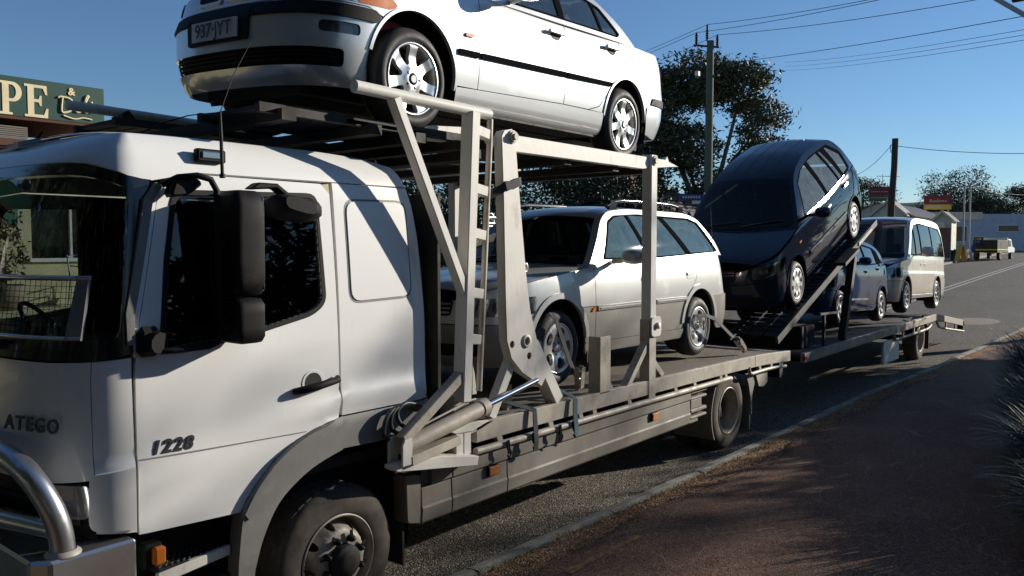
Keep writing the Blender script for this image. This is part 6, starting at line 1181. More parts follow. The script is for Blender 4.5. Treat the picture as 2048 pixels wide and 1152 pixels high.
# ---------------------------------------------------------------- tie-down straps
def strap(label, pts, w, m, rat=None, up=(0, 1, 0)):
    t = empty('tie_down_strap', pts[0], label=label, cat='strap', group='wheel straps'); o = Vector(pts[0]); P = [Vector(p)-o for p in pts]; V = []; F = []
    for i, p in enumerate(P):
        d = (P[min(i+1, len(P)-1)]-P[max(i-1, 0)]).normalized(); s = d.cross(Vector((0, 1, 0))).normalized() if up == 'flat' else Vector((1, 0, 0))-d*d.x
        s.normalize(); n = d.cross(s)*.0035; V += [p-s*w/2-n, p+s*w/2-n, p+s*w/2+n, p-s*w/2+n]
    F = [(i*4+j, i*4+(j+1) % 4, i*4+4+(j+1) % 4, i*4+4+j) for i in range(len(P)-1) for j in range(4)]; link('webbing', rawmesh('webbing', V, F), t, m)
    if rat:
        c, d = Vector(rat[0])-o, Vector(rat[1]).normalized(); q = d.cross(Vector((0, 1, 0))).normalized()
        b = MB()
        for k in (-1, 1): b.beam(c+q*k*w*.62-d*.08, c+q*k*w*.62+d*.11, .010, .045, (0, 1, 0))
        b.tube([c-q*w*.7, c+q*w*.7], .014, 8); b.tube([c+d*.06-q*w*.7, c+d*.06+q*w*.7], .009, 8); b.beam(c-d*.08+Vector((0, -.03, 0)), c+d*.10+Vector((0, -.045, 0)), w*1.0, .006, (0, 1, 0)); b.build('ratchet', 'gold_steel', t)
        b = MB(); b.tube([c-d*.10-q*w*.75, c-d*.10+q*w*.75], .016, 8); b.build('ratchet_handle', 'black_plastic', t)
    return t
strap('black strap with a ratchet over the front wheel of the silver wagon', [(2.46, .42, 1.64), (2.44, .30, 1.66), (2.47, .26, 1.60), (2.54, .24, 1.42), (2.60, .22, 1.26), (2.66, .18, 1.10)], .05, 'strap_black', ((2.66, .16, 1.10), (-.15, -.1, 1)))
strap('blue strap tail hanging over the side rail below the front wheel of the wagon', [(2.25, .10, 1.08), (2.24, -.04, 1.045), (2.22, -.105, 1.03), (2.21, -.11, .92), (2.21, -.125, .80), (2.20, -.13, .75)], .055, 'strap_blue')
strap('dark strap over the side rail behind the swing arm', [(1.42, .10, 1.13), (1.52, .0, 1.09), (1.66, -.07, 1.04), (1.70, -.105, 1.02), (1.70, -.112, .92), (1.69, -.13, .80), (1.68, -.13, .73)], .05, 'strap_dark')
strap('black strap with a ratchet behind the rear wheel of the silver wagon', [(5.02, .27, 1.47), (5.22, .235, 1.46), (5.42, .22, 1.41), (5.66, .18, 1.25), (5.90, .12, 1.08), (5.99, .09, 1.015)], .05, 'strap_black', ((5.86, .11, 1.09), (-.6, .1, .5)))
strap('grey strap tied round the top of the swing arm', [(1.26, -.04, 2.55), (1.36, -.08, 2.60), (1.38, -.10, 2.625), (1.45, -.10, 2.63), (1.53, -.10, 2.66), (1.57, -.08, 2.665)], .06, 'strap_black', up='flat')
strap('pale blue strap end lying on the trailer deck beside the van', [(13.9, .15, .85), (13.7, .05, .87), (13.5, -.02, .86), (13.4, -.03, .88)], .08, 'strap_blue')
for i, (lab, p) in enumerate((('red strap over the front wheel of the silver sedan', (.77, 2.965+.0, .325)), ('red strap over the rear wheel of the silver sedan', (3.505, 2.995, .33)))):
    a = [math.radians(q) for q in np.linspace(40 if i else 70, 140, 9)]; r = .337; strap(lab, [(p[0]+r*math.cos(q), .36, p[1]+.325+r*math.sin(q)) for q in a], .10, 'strap_red')
# hooks hanging from the rope rail
for i, x in enumerate((1.40, 1.69, 2.20, 2.02)):
    t = empty('rail_hook', (x, -.08, .83), label=['black hook hanging furthest forward on the rope rail', 'black hook under the dark strap on the rope rail', 'black hook under the blue strap on the rope rail', 'small black hook between the two straps on the rope rail'][i], cat='hook', group='hooks on the rope rail')
    b = MB(); b.tube([(0, -.03, .03), (0, -.035, -.03), (.02, -.035, -.06), (.0, -.035, -.10), (-.02, -.035, -.075)], .007, 6); b.tube([(-.02, -.03, .03), (-.02, -.035, -.03), (0, -.035, -.06)], .007, 6); b.build('hook_wire', 'black_plastic', t)
# spare tyre lying against the truck deck end
t = empty('spare_tyre', (5.72, 1.05, .98), (math.radians(0), 0, 0), label='worn spare tyre standing behind the rear wheel of the wagon', cat='tyre')
nm, mb, m_ = WHEELS['truck_rear'][0]; o = link('tyre', WHEELS['wagon'][0][1].me, t); o.location = (.0, -.35, .325)
# ---------------------------------------------------------------- trees and plants
mat('bark', (.16, .135, .11), .9, var=.3, vscale=6, bump=.4, bscale=25); mat('bark_pale', (.30, .27, .23), .85, var=.3, vscale=4, bump=.3, bscale=20)
for nm, c, v in (('leaf_gum', (.085, .092, .045), .5), ('leaf_dark', (.026, .036, .017), .5), ('leaf_olive', (.060, .062, .030), .5), ('leaf_strap', (.070, .085, .034), .4), ('leaf_far', (.062, .068, .040), .45)):
    mat(nm, c, .55, var=v, vscale=1.3, spec=.3)
    nt = M[nm].node_tree; b_ = nt.nodes['Principled BSDF']; b_.inputs['Subsurface Weight'].default_value = 0
def leaves(R, blobs, n, size, clump, asp=.32, droop=.5):
    """leaf blades in clumps spread through ellipsoid lobes"""
    C_, per = [], max(6, int(clump[0])); tot = sum(b[3]*b[4]*b[5] for b in blobs)
    for (x, y, z, rx, ry, rz) in blobs:
        k = max(1, int(n*(rx*ry*rz)/tot/per)); d = R.normal(size=(k, 3)); d /= np.linalg.norm(d, axis=1, keepdims=True); r = R.uniform(.25, 1, (k, 1))**.45
        C_.append(d*r*np.array([rx, ry, rz])+np.array([x, y, z]))
    C_ = np.concatenate(C_); sz = R.uniform(.55, 1.35, (len(C_), 1, 1)); P = (C_[:, None]+np.clip(R.normal(size=(len(C_), per, 3)), -1.7, 1.7)*clump[1]*sz*np.array([1, 1, .62])).reshape(-1, 3)
    k = len(P); a = R.normal(size=(k, 3)); a[:, 2] = a[:, 2]*.6-droop; a /= np.linalg.norm(a, axis=1, keepdims=True); b = np.cross(a, R.normal(size=(k, 3))); b /= np.linalg.norm(b, axis=1, keepdims=True)
    s = size*R.uniform(.6, 1.4, (k, 1)); V = np.stack([P-a*s, P+b*s*asp, P+a*s, P-b*s*asp], 1).reshape(-1, 3); return V
def quads(name, V, m, parent):
    me = bpy.data.meshes.new(name); k = len(V)//4; me.vertices.add(len(V)); me.vertices.foreach_set('co', V.astype(np.float32).ravel()); me.loops.add(len(V)); me.loops.foreach_set('vertex_index', np.arange(len(V), dtype=np.int32))
    me.polygons.add(k); me.polygons.foreach_set('loop_start', np.arange(0, len(V), 4, dtype=np.int32)); me.polygons.foreach_set('loop_total', np.full(k, 4, np.int32)); me.update(); me.validate(); return link(name, me, parent, m)
def tree(name, base, blobs, n, size, label, leaf='leaf_gum', bark='bark', tr=.25, clump=(26, .45), seed=1, group=None, fork=.35, twigs=0, droop=.5):
    """trunk and limbs that reach into every lobe of the crown; lobes given relative to the base"""
    t = empty(name, base, label=label, cat='tree', group=group); R = np.random.default_rng(seed); b = MB()
    top = np.array(max(blobs, key=lambda q: q[2])[:3]); fk = np.array([top[0]*.12, top[1]*.12, top[2]*fork])
    b.tube([(0, 0, -.2), tuple(fk*.5+R.normal(size=3)*tr*.4), tuple(fk)], [tr*1.15, tr*.95, tr*.85], 9)
    for q in blobs:
        c = np.array(q[:3]); mid = fk*.5+c*.5+R.normal(size=3)*.25*np.array([1, 1, .4]); mid[2] += .1*c[2]; w = tr*.5*min(1, q[3]/2+.3)
        b.tube([tuple(fk-np.array([0, 0, tr])), tuple(mid), tuple(c)], [w*1.1, w*.7, w*.35], 6)
        for _ in range(5+twigs):
            d = R.normal(size=3); d /= np.linalg.norm(d); d[2] = abs(d[2])*.8; e = c+d*np.array(q[3:6])*.9; s0 = mid*.4+c*.6; m2 = (s0+e)/2+R.normal(size=3)*.15
            b.tube([tuple(s0), tuple(m2), tuple(e)], [w*.35, w*.2, w*.06], 5, cap=False)
    b.build('trunk', bark, t); V = leaves(R, blobs, n, size, clump, droop=droop); quads('crown', V, leaf, t); return t
tree('gum_tree', (39.8, 16.7, .45), [(-.3, .3, 11.2, 1.9, 1.9, 1.5), (1.3, -1.5, 10.9, 1.7, 1.7, 1.5), (-1.8, 2.2, 10.4, 1.7, 1.7, 1.6), (2.0, -2.4, 8.6, 1.25, 1.25, 1.7), (1.9, -2.2, 6.3, 1.4, 1.4, 1.2), (-2.2, 2.6, 8.0, 1.8, 1.8, 1.6), (-.7, .8, 7.3, 1.6, 1.6, 1.5), (-2.6, 3.2, 5.4, 1.6, 1.6, 1.5), (.4, -.5, 5.0, 1.6, 1.6, 1.2), (2.3, -2.9, 4.7, 1.0, 1.0, .9), (-1.0, 1.2, 3.6, 2.2, 2.2, 1.0)], 46000, .145,
     'tall spreading gum tree with gaps in its crown behind the green power pole', tr=.30, seed=4, clump=(36, .40), fork=.28)
tree('gum_tree', (36.0, 19.9, .4), [(0, 0, 5.2, 2.2, 2.2, 1.6), (-1.6, 2.2, 4.6, 1.9, 1.9, 1.5), (1.4, -1.8, 4.2, 1.6, 1.6, 1.4), (.2, 0, 2.5, 2.2, 2.2, 1.2)], 12000, .13, 'low leafy tree seen under the tail of the upper deck', seed=6, tr=.18)
for i, (p, bl, lab, sd) in enumerate((((24.8, 17.6, .05), [(0, 0, 4.3, 2.2, 1.9, 1.6), (-1.2, 1.2, 3.6, 1.6, 1.6, 1.4), (1.3, -1.6, 4.2, 1.7, 1.7, 1.4), (0, 0, 2.2, 2.4, 2.2, 1.4)], 'dark bushy tree seen over the roof of the silver wagon', 11),
                                     ((21.6, 20.6, .05), [(0, 0, 4.2, 2.2, 2.0, 1.8), (-1.5, 1.5, 3.4, 1.8, 1.8, 1.5), (.8, -1.0, 2.4, 2.0, 2.0, 1.5)], 'dark bushy tree seen between the cab and the front post', 12),
                                     ((28.3, 15.6, .12), [(0, 0, 4.4, 1.9, 1.8, 1.5), (.6, -1.2, 3.3, 1.5, 1.5, 1.3), (-.8, .9, 2.6, 1.9, 1.8, 1.3)], 'dark bushy tree seen just left of the rear post of the deck', 13))):
    tree('bushy_tree', p, bl, 13000, .105, lab, 'leaf_dark', seed=sd, tr=.14, clump=(24, .34), group='bushy trees behind the truck')
tree('gum_tree', (82.0, 19.8, 1.5), [(0, 0, 6.4, 1.9, 1.9, 1.2), (-1.6, 1.9, 7.0, 1.6, 1.6, 1.2), (1.2, -1.5, 5.6, 1.2, 1.2, 1.0), (-1, 1, 4.6, 2, 2, 1.2)], 9000, .13, 'small open-crowned tree standing behind the red shop billboard', seed=21, tr=.2, clump=(14, .4))
for i, (p, s_, lab, sd) in enumerate((((121.2, 18.2, 2.1), 1.25, 'dark round tree behind the two thin power poles', 31), ((123.8, 15.2, 2.1), 1.0, 'dark tree in the middle of the row behind the white building', 32), ((126.4, 11.6, 2.1), 1.15, 'tall pale-stemmed tree at the right edge behind the white building', 33), ((117.6, 22.0, 2.0), .8, 'dark tree half hidden by the red and yellow billboard', 34))):
    R = np.random.default_rng(sd); bl = [(R.uniform(-2, 2)*s_, R.uniform(-2, 2)*s_, R.uniform(4.0, 7.2)*s_, R.uniform(1.4, 2.4)*s_, R.uniform(1.4, 2.4)*s_, R.uniform(1.0, 1.7)*s_) for _ in range(6)]+[(0, 0, 3*s_, 3.4*s_, 3.4*s_, 1.7*s_), (0, 0, 5*s_, 2.6*s_, 2.6*s_, 1.8*s_)]
    if sd == 33: bl = [(0, 0, 7.6, 1.7, 1.7, .9), (.8, -1.4, 6.2, 1.6, 1.6, .8), (-.9, 1.3, 5.6, 1.5, 1.5, .8), (.3, -.4, 3.2, 2.6, 2.6, 1.3)]
    tree('roadside_tree', p, bl, 12000, .17, lab, 'leaf_far', 'bark_pale', seed=sd, tr=.25, clump=(16, .55), group='trees behind the white building')
for p, r, lab, sd in (((49.9, 121.9, 0), 3.4, 'far tree top left of centre above the cab roof', 41), ((53.4, 117.6, 0), 2.8, 'far tree top right of centre above the cab roof', 42)):
    tree('far_tree', p, [(0, 0, 14.6, r, r, 3.2), (2.2, -2.4, 13.6, r*.8, r*.8, 2.6), (-2, 2, 13.2, r*.8, r*.8, 2.4)], 2600, .5, lab, 'leaf_far', seed=sd, tr=.5, clump=(10, .8), group='far trees above the cab roof')
# low wood and hill far down the road
def hump(name, x0, x1, pts, m, D, rough):
    R = np.random.default_rng(5); f = pchip(pts); k = 60; V = []; ys = np.linspace(pts[0][0], pts[-1][0], k)
    for j in range(6):
        for y in ys: V.append((x0+(x1-x0)*j/5, y, float(f(y))*math.sin(PI*(j+.35)/6.2)+R.normal()*rough))
    F = [(j*k+i, j*k+i+1, (j+1)*k+i+1, (j+1)*k+i) for j in range(5) for i in range(k-1)]; return link(name, rawmesh(name, V, F, smooth=True), None, m)
tag(hump('hill', 940, 1300, [(-300, 20), (60, 42), (117, 47), (182, 52), (212, 56), (232, 62), (300, 60), (420, 48), (700, 30)], 'leaf_far', 0, .8), kind='structure')
R = np.random.default_rng(9); bl = [(float(R.uniform(150, 260)), float(y), 4.5+float(R.uniform(0, 2.5)), 6, 6, 3.2) for y in np.linspace(-30, 75, 34)]
tag(quads('distant_wood', leaves(R, bl, 14000, .7, (14, 1.3), .4), 'leaf_far', None), 'low dark wood along the skyline far down the road', 'wood', kind='stuff')
# shrub with strap leaves at the right edge of the path, and a low dark one in front of it
def strap_shrub(name, base, n, h, spread, seed, label, m='leaf_strap', w=.013):
    t = empty(name, base, label=label, cat='shrub', group='shrubs beside the path'); R = np.random.default_rng(seed); V = []
    for _ in range(n):
        a = R.uniform(0, 2*PI); r0 = R.uniform(0, .55)*spread; p = np.array([r0*math.cos(a), r0*math.sin(a), R.uniform(.0, .75)*h]); L = R.uniform(.25, .6); d = np.array([math.cos(a)*R.uniform(.3, 1.1), math.sin(a)*R.uniform(.3, 1.1), R.uniform(.3, 1.3)]); d /= np.linalg.norm(d)
        sd = np.cross(d, [0, 0, 1]); sd /= max(np.linalg.norm(sd), 1e-6); q = p; ww = w
        for i in range(4):
            d2 = d+np.array([0, 0, -.36*(i+1)*L]); d2 /= np.linalg.norm(d2); q2 = q+d2*L/4; w2 = w*(1-(i+1)/4.3); V += [q-sd*ww, q+sd*ww, q2+sd*w2, q2-sd*w2]; q, ww = q2, w2
    quads('foliage', np.array(V), m, t); b = MB()
    for k in range(6): a = k*1.05; b.tube([(0, 0, -.05), (.12*spread*math.cos(a), .12*spread*math.sin(a), h*.4), (.35*spread*math.cos(a), .35*spread*math.sin(a), h*.8)], [.02, .015, .008], 5)
    b.build('stem', 'bark', t); return t
strap_shrub('strap_leaf_shrub', (8.1, -2.75, .11), 3000, 1.1, 1.0, 51, 'shrub with long narrow leaves at the right edge of the footpath')
strap_shrub('strap_leaf_shrub', (6.3, -3.15, .11), 2600, .95, 1.1, 52, 'dark shrub with narrow leaves right of the path below the leafy one', 'leaf_dark')
strap_shrub('strap_leaf_shrub', (10.3, -2.6, .11), 2000, 1.0, .9, 53, 'shrub with narrow leaves behind the one at the right edge of the footpath')
strap_shrub('strap_leaf_shrub', (4.9, -3.3, .11), 2200, .75, .95, 54, 'low dark shrub with narrow leaves second from the bottom right corner', 'leaf_dark')
strap_shrub('strap_leaf_shrub', (3.7, -3.5, .11), 1800, .6, .8, 55, 'lowest dark shrub with narrow leaves in the bottom right corner', 'leaf_dark')
# dry grass along the back of the kerb
R = np.random.default_rng(61); V = []
for _ in range(5200):
    x = R.uniform(-1, 12) if R.random() < .8 else R.uniform(-1, 20); y = float(KERB(x))-.175-abs(R.normal())*.03; L = R.uniform(.010, .045); d = np.array([R.normal()*.6, R.normal()*.6, 1.]); d /= np.linalg.norm(d); s = np.array([R.normal(), R.normal(), 0])*.0022; p = np.array([x, y, .105]); q = p+d*L; V += [p-s, p+s, q+s*.2, q-s*.2]
mat('dry_grass', (.46, .36, .20), .9, var=.4, vscale=4); tag(quads('dry_grass', np.array(V), 'dry_grass', None), 'short dry grass along the back of the kerb', 'grass', kind='stuff')
mat('pebble', (.13, .085, .058), .9, var=.5, vscale=3)
R = np.random.default_rng(62); V = []; F = []
for _ in range(2600):
    x = R.uniform(-.5, 11); y = float(pb(x))+R.normal()*.06; r = R.uniform(.004, .011); o = len(V); z = .121+r*.3
    V += [(x+r, y, z), (x, y+r*R.uniform(.6, 1), z), (x-r, y, z), (x, y-r*R.uniform(.6, 1), z), (x, y, z+r*.8)]; F += [(o, o+1, o+4), (o+1, o+2, o+4), (o+2, o+3, o+4), (o+3, o, o+4)]
tag(link('loose_gravel', rawmesh('loose_gravel', V, F), None, 'pebble'), 'loose gravel along the edge of the red footpath', 'gravel', kind='stuff')
# street trees on the verge to the right of the picture; they shade the path, the trailer and part of the cab
tree('unseen_tree', (18.6, -5.1, .1), [(0, 0, 3.1, 2.4, 2.1, 1.25), (1.4, .2, 2.8, 1.6, 1.5, 1.1), (-1.5, -.3, 2.7, 1.5, 1.4, 1.1), (0, .3, 1.9, 2.2, 1.6, .8)], 9000, .15, 'low street tree beyond the right edge shading the trailer', 'leaf_dark', seed=71, tr=.14, clump=(24, .3), group='street trees beyond the right edge')
tree('unseen_tree', (13.2, -5.6, .1), [(0, 0, 2.2, 1.5, 1.3, .9), (-.9, 0, 1.7, 1.1, 1.0, .8), (.8, .2, 1.8, 1.1, 1.0, .8)], 4500, .13, 'low street tree beyond the right edge shading the footpath', 'leaf_dark', seed=72, tr=.10, clump=(24, .26), group='street trees beyond the right edge')
tree('unseen_tree', (28.5, -13.6, .3), [(0, 0, 9.4, 1.8, 1.8, 1.6), (-1.8, .5, 8.3, 1.3, 1.3, 1.2), (1.8, -.8, 8.6, 1.4, 1.4, 1.2), (-.5, .8, 7.2, 1.2, 1.2, .8)], 700, .16, 'tall sparse street tree beyond the right edge dappling the cab', 'leaf_dark', seed=73, tr=.13, clump=(6, .3), group='street trees beyond the right edge', twigs=8)

for i, (x, y, h, r, lab) in enumerate(((-10.5, -5.0, 8.0, 4.8, 'added sky-blocking tree nearest the truck nose, out of view behind the camera'), (-17.5, -2.8, 9.5, 5.6, 'added sky-blocking tree ahead of the truck, out of view'), (-7.5, -11.0, 8.0, 4.6, 'added sky-blocking tree out of view behind the footpath'), (-13.0, 9.6, 8.6, 5.6, 'added sky-blocking tree across the road ahead of the truck, out of view'), (-24, 4.0, 11.0, 6.5, 'tall added sky-blocking tree at the road bend ahead of the truck, out of view'))):  # trees added out of view to block sky light on the front faces
    tree('unseen_tree', (x, y, .1), [(0, 0, h, r, r, r*.75), (r*.6, r*.2, h*.75, r*.75, r*.75, r*.6), (-r*.6, -r*.2, h*.8, r*.75, r*.75, r*.6), (0, r*.5, h*.55, r*.8, r*.8, r*.55), (0, -r*.4, h*.45, r*.8, r*.8, r*.5)], 15000, .42, lab, 'leaf_dark', seed=80+i, tr=.25, clump=(22, .6), group='added sky-blocking trees out of view ahead of the truck')

for i, (x, y, h, r, lab) in enumerate(((5.6, -6.9, 2.6, 1.6, 'low added light-blocking tree beside the footpath, out of view to the right'), (1.5, -7.4, 2.6, 1.7, 'low added light-blocking tree behind the camera, out of view'), (-3.6, -7.0, 2.8, 1.8, 'low added light-blocking tree behind the camera to the left, out of view'), (-7.2, -2.2, 1.6, 1.2, 'rounded added light-blocking shrub ahead of the truck, out of view'))):  # low plants added out of view to cut bounced light and low sky
    tree('added_blocker_tree', (x, y, .1), [(0, 0, h, r, r, r*.7), (r*.6, r*.2, h*.7, r*.8, r*.8, r*.6), (-r*.6, -r*.2, h*.7, r*.8, r*.8, r*.6), (0, 0, h*.35, r*.9, r*.9, r*.5)], 4500, .16, lab, 'leaf_dark', seed=90+i, tr=.10, clump=(24, .3), group='added light-blocking trees out of view')
# ---------------------------------------------------------------- cafe across the road
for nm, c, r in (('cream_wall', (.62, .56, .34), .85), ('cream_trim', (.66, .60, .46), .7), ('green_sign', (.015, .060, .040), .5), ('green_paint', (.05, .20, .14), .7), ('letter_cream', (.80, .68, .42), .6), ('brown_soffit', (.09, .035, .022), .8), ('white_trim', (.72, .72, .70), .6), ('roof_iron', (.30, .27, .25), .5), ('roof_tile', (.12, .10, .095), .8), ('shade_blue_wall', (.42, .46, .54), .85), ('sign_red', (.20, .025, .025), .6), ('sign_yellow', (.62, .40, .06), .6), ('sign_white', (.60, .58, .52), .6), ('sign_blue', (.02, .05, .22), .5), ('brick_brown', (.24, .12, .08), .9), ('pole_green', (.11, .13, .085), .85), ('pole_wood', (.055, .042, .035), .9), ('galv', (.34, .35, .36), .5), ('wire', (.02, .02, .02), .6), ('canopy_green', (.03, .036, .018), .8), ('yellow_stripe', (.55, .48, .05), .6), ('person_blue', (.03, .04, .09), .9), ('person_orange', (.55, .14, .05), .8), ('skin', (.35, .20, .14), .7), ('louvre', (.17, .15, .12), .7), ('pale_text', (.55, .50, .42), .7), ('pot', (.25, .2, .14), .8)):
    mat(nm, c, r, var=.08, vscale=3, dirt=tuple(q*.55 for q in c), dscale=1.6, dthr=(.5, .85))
def bricks(m):                                                # faint coursing on the painted brick wall, relief only
    nt = M[m].node_tree; tc = _n(nt, 'ShaderNodeTexCoord'); sx = _n(nt, 'ShaderNodeSeparateXYZ'); cb = _n(nt, 'ShaderNodeCombineXYZ'); bt = _n(nt, 'ShaderNodeTexBrick'); bt.inputs['Scale'].default_value = 4.3; bt.inputs['Mortar Size'].default_value = .015
    nt.links.new(tc.outputs['Object'], sx.inputs[0]); nt.links.new(sx.outputs[0], cb.inputs[0]); nt.links.new(sx.outputs[2], cb.inputs[1]); nt.links.new(cb.outputs[0], bt.inputs[0])
    bp = _n(nt, 'ShaderNodeBump'); bp.inputs['Strength'].default_value = .6; bp.inputs['Distance'].default_value = .01; bp.invert = True; nt.links.new(bt.outputs['Fac'], bp.inputs['Height']); nt.links.new(bp.outputs[0], nt.nodes['Principled BSDF'].inputs['Normal'])
bricks('cream_wall')
def cafe():
    t = empty('cafe_building', (0, 11, 0), label='cream brick cafe across the road with a verandah, seen through the truck windscreen', cat='building')
    for a, c in (((-9, 0, 0), (2.45, .25, 3.9)), ((2.45, 0, 0), (3.35, .25, 1.0)), ((2.45, 0, 3.0), (5.2, .25, 3.9)), ((5.0, 0, 0), (9, .25, 3.9)), ((2.45, 0, 1.0), (5.0, .25, 1.98)), ((3.35, 0, 0), (5.0, .25, 1.0))): b = MB(); b.box(a, c); b.build('wall', 'cream_wall', t)
    b = MB(); b.box((2.45, .20, 1.98), (5.0, .22, 3.0)); b.build('window_pane', 'tint_glass', t)
    b = MB(); b.box((2.4, -.06, 1.96), (5.05, .1, 2.02)); b.build('window_sill', 'white_trim', t)
    for x in (3.10, 4.1): b = MB(); b.box((x, .1, 2.02), (x+.035, .16, 3.0)); b.build('mullion', 'white_trim', t)
    b = MB(); b.box((2.45, .1, 2.96), (5.0, .17, 3.0)); b.build('window_head', 'white_trim', t)
    b = MB(); b.box((-9, -.012, 2.58), (2.25, -.002, 2.92)); b.build('painted_band', 'green_paint', t)
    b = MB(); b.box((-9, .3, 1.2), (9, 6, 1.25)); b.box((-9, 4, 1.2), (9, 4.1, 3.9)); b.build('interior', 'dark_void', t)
    b = MB(); b.prism([(-2.1, 3.62), (-2.1, 3.72), (.3, 3.95), (.3, 3.85)], -9, 2.78, 'x'); b.build('verandah_roof', 'brown_soffit', t)
    b = MB(); b.prism([(.2, 3.85), (7.5, 3.9), (3.9, 5.2)], -9, 2.0, 'x'); b.build('roof', 'roof_iron', t)
    for i in range(11): b = MB(); z = 3.62+i*.028; b.box((1.02, -1.9, z), (1.75, -1.86, z+.02)); b.build('louvre_slat', 'louvre', t)
    for x in (-5, -1.5, 5.6): b = MB(); b.box((x, -1.95, 0), (x+.12, -1.83, 3.65)); b.build('verandah_post', 'white_trim', t)
    b = MB(); b.box((-9, -2.0, .1), (9, 0, 1.22)); b.build('terrace', 'cream_wall', t)
    s = empty('shop_sign', (0, 9, 3.98), label='green fascia sign with cream serif letters PE and script Deli above the cab', cat='sign')
    b = MB(); b.prism([(-6, 0), (2.79, .08), (2.79, .63), (-6, .57)], 0, .07); b.build('board', 'green_sign', s, bev=.006)
    b = MB(); b.prism([(-6, -.04), (2.79, .04), (2.79, .078), (-6, -.002)], .0, 2.0); b.build('soffit', 'brown_soffit', s)
    # lettering: slab-serif P and E, script ampersand and word
    def letter(nm, poly, holes=()):
        P = lambda u, v: np.stack([u, np.full_like(u, -.008), v], -1); link(nm, panel_mesh(nm, P, dens(poly, .04), [dens(h, .03) for h in holes], .1, 0, .006, 1), s, 'letter_cream')
    x0, z0, h = 1.36, .075, .46
    def U(p): return [(x0+a*h, z0+c*h+(x0+a*h)*.006) for a, c in p]
    letter('letter_p', U([(0, 0), (.36, 0), (.36, .07), (.27, .07), (.27, .40), (.36, .40)]+[(.36+.27*math.cos(math.radians(q)), .70+.30*math.sin(math.radians(q))) for q in range(-90, 91, 15)]+[(0, 1.), (0, .93), (.09, .93), (.09, .07), (0, .07)]), [U([(.27, .49), (.34, .49)]+[(.34+.13*math.cos(math.radians(q)), .70+.21*math.sin(math.radians(q))) for q in range(-80, 81, 20)]+[(.34, .91), (.27, .91)])])
    x0 += .70*h
    letter('letter_e', U([(0, 0), (.66, 0), (.68, .30), (.62, .30), (.55, .09), (.27, .09), (.27, .47), (.40, .47), (.44, .36), (.49, .36), (.49, .68), (.44, .68), (.40, .56), (.27, .56), (.27, .91), (.53, .91), (.60, .72), (.66, .72), (.64, 1.0), (0, 1.), (0, .93), (.09, .93), (.09, .07), (0, .07)]))
    text('ampersand', '&', .15, 'letter_cream', s, (2.27, -.01, .47), (1, 0, 0), (0, 0, 1), depth=.004, bold=.004)
    for nm, pts in (('script_d', [(.02, .34), (.0, .10), (.06, .08), (.16, .14), (.19, .25), (.14, .33), (.0, .35), (-.05, .33)]), ('script_e', [(.21, .15), (.29, .20), (.26, .24), (.22, .18), (.25, .11), (.33, .14)]), ('script_l', [(.33, .14), (.42, .36), (.45, .42), (.41, .40), (.37, .20), (.40, .12), (.46, .16)]), ('script_i', [(.48, .27), (.45, .15), (.50, .13), (.55, .18)]), ('underline', [(.03, .02), (.2, -.02), (.35, .015), (.5, .0)])):
        c = [Vector((2.17+a*.86, -.012, .13+z*.82+.01)) for a, z in pts]; fine = []
        for i in range(len(c)-1):
            p0, p1, p2, p3 = c[max(i-1, 0)], c[i], c[i+1], c[min(i+2, len(c)-1)]
            for q in np.linspace(0, 1, 5, endpoint=False): fine.append(.5*((2*p1)+(-p0+p2)*q+(2*p0-5*p1+4*p2-p3)*q*q+(-p0+3*p1-3*p2+p3)*q**3))
        b = MB(); b.tube(fine+[c[-1]], .016 if nm != 'underline' else .013, 6); b.build(nm, 'letter_cream', s)
    b = MB(); b.lathe([(0, -.012), (.016, -.008), (0, 0)], 8, c=(2.60, -.01, .40)); b.build('script_dot', 'letter_cream', s)
    # terrace chairs, table and a potted shrub
    for i, (x, y, r, lab) in enumerate(((3.0, 10.2, .3, 'tubular metal chair left of the cafe table seen through the windscreen'), (3.9, 10.25, 2.6, 'tubular metal chair right of the cafe table seen through the windscreen'))):
        c = empty('cafe_chair', (x, y, 1.22), (0, 0, r), label=lab, cat='chair', group='chairs on the cafe terrace')
        for sx in (-.2, .2):
            b = MB(); b.tube([(sx, -.2, 0), (sx, -.16, .45), (sx, -.16, .66), (sx, .16, .68)], .012, 6); b.build('leg', 'galv', c); b = MB(); b.tube([(sx, .24, 0), (sx, .17, .45), (sx, .23, .86)], .012, 6); b.build('leg', 'galv', c)
        b = MB(); b.box((-.2, -.2, .44), (.2, .2, .46)); b.build('seat', 'galv', c); b = MB(); b.tube([(-.2, .22, .82), (0, .26, .86), (.2, .22, .82)], .02, 6); b.build('backrest', 'galv', c)
    c = empty('cafe_table', (3.45, 10.1, 1.22), label='round metal cafe table between two chairs on the terrace', cat='table')
    b = MB(); b.lathe([(0, .70), (.32, .70), (.32, .72), (0, .72)], 24, axis='z'); b.build('table_top', 'galv', c); b = MB(); b.tube([(0, 0, 0), (0, 0, .70)], .025, 8); b.build('leg', 'galv', c)
    p = empty('potted_shrub', (1.85, 10.4, 1.22), label='potted shrub on the cafe terrace in front of the green band', cat='plant')
    b = MB(); b.lathe([(0, 0), (.22, 0), (.28, .38), (.25, .40), (.25, .34), (0, .34)], 16, axis='z'); b.build('pot', 'pot', p)
    quads('foliage', leaves(np.random.default_rng(3), [(0, 0, .9, .25, .25, .6), (-.3, 0, .6, .35, .25, .2), (.1, 0, 1.4, .12, .12, .4)], 500, .06, (8, .08)), 'leaf_dark', p); b = MB(); b.tube([(0, 0, .3), (.02, 0, 1.6)], [.015, .005], 5); b.build('stem', 'bark', p)
cafe()
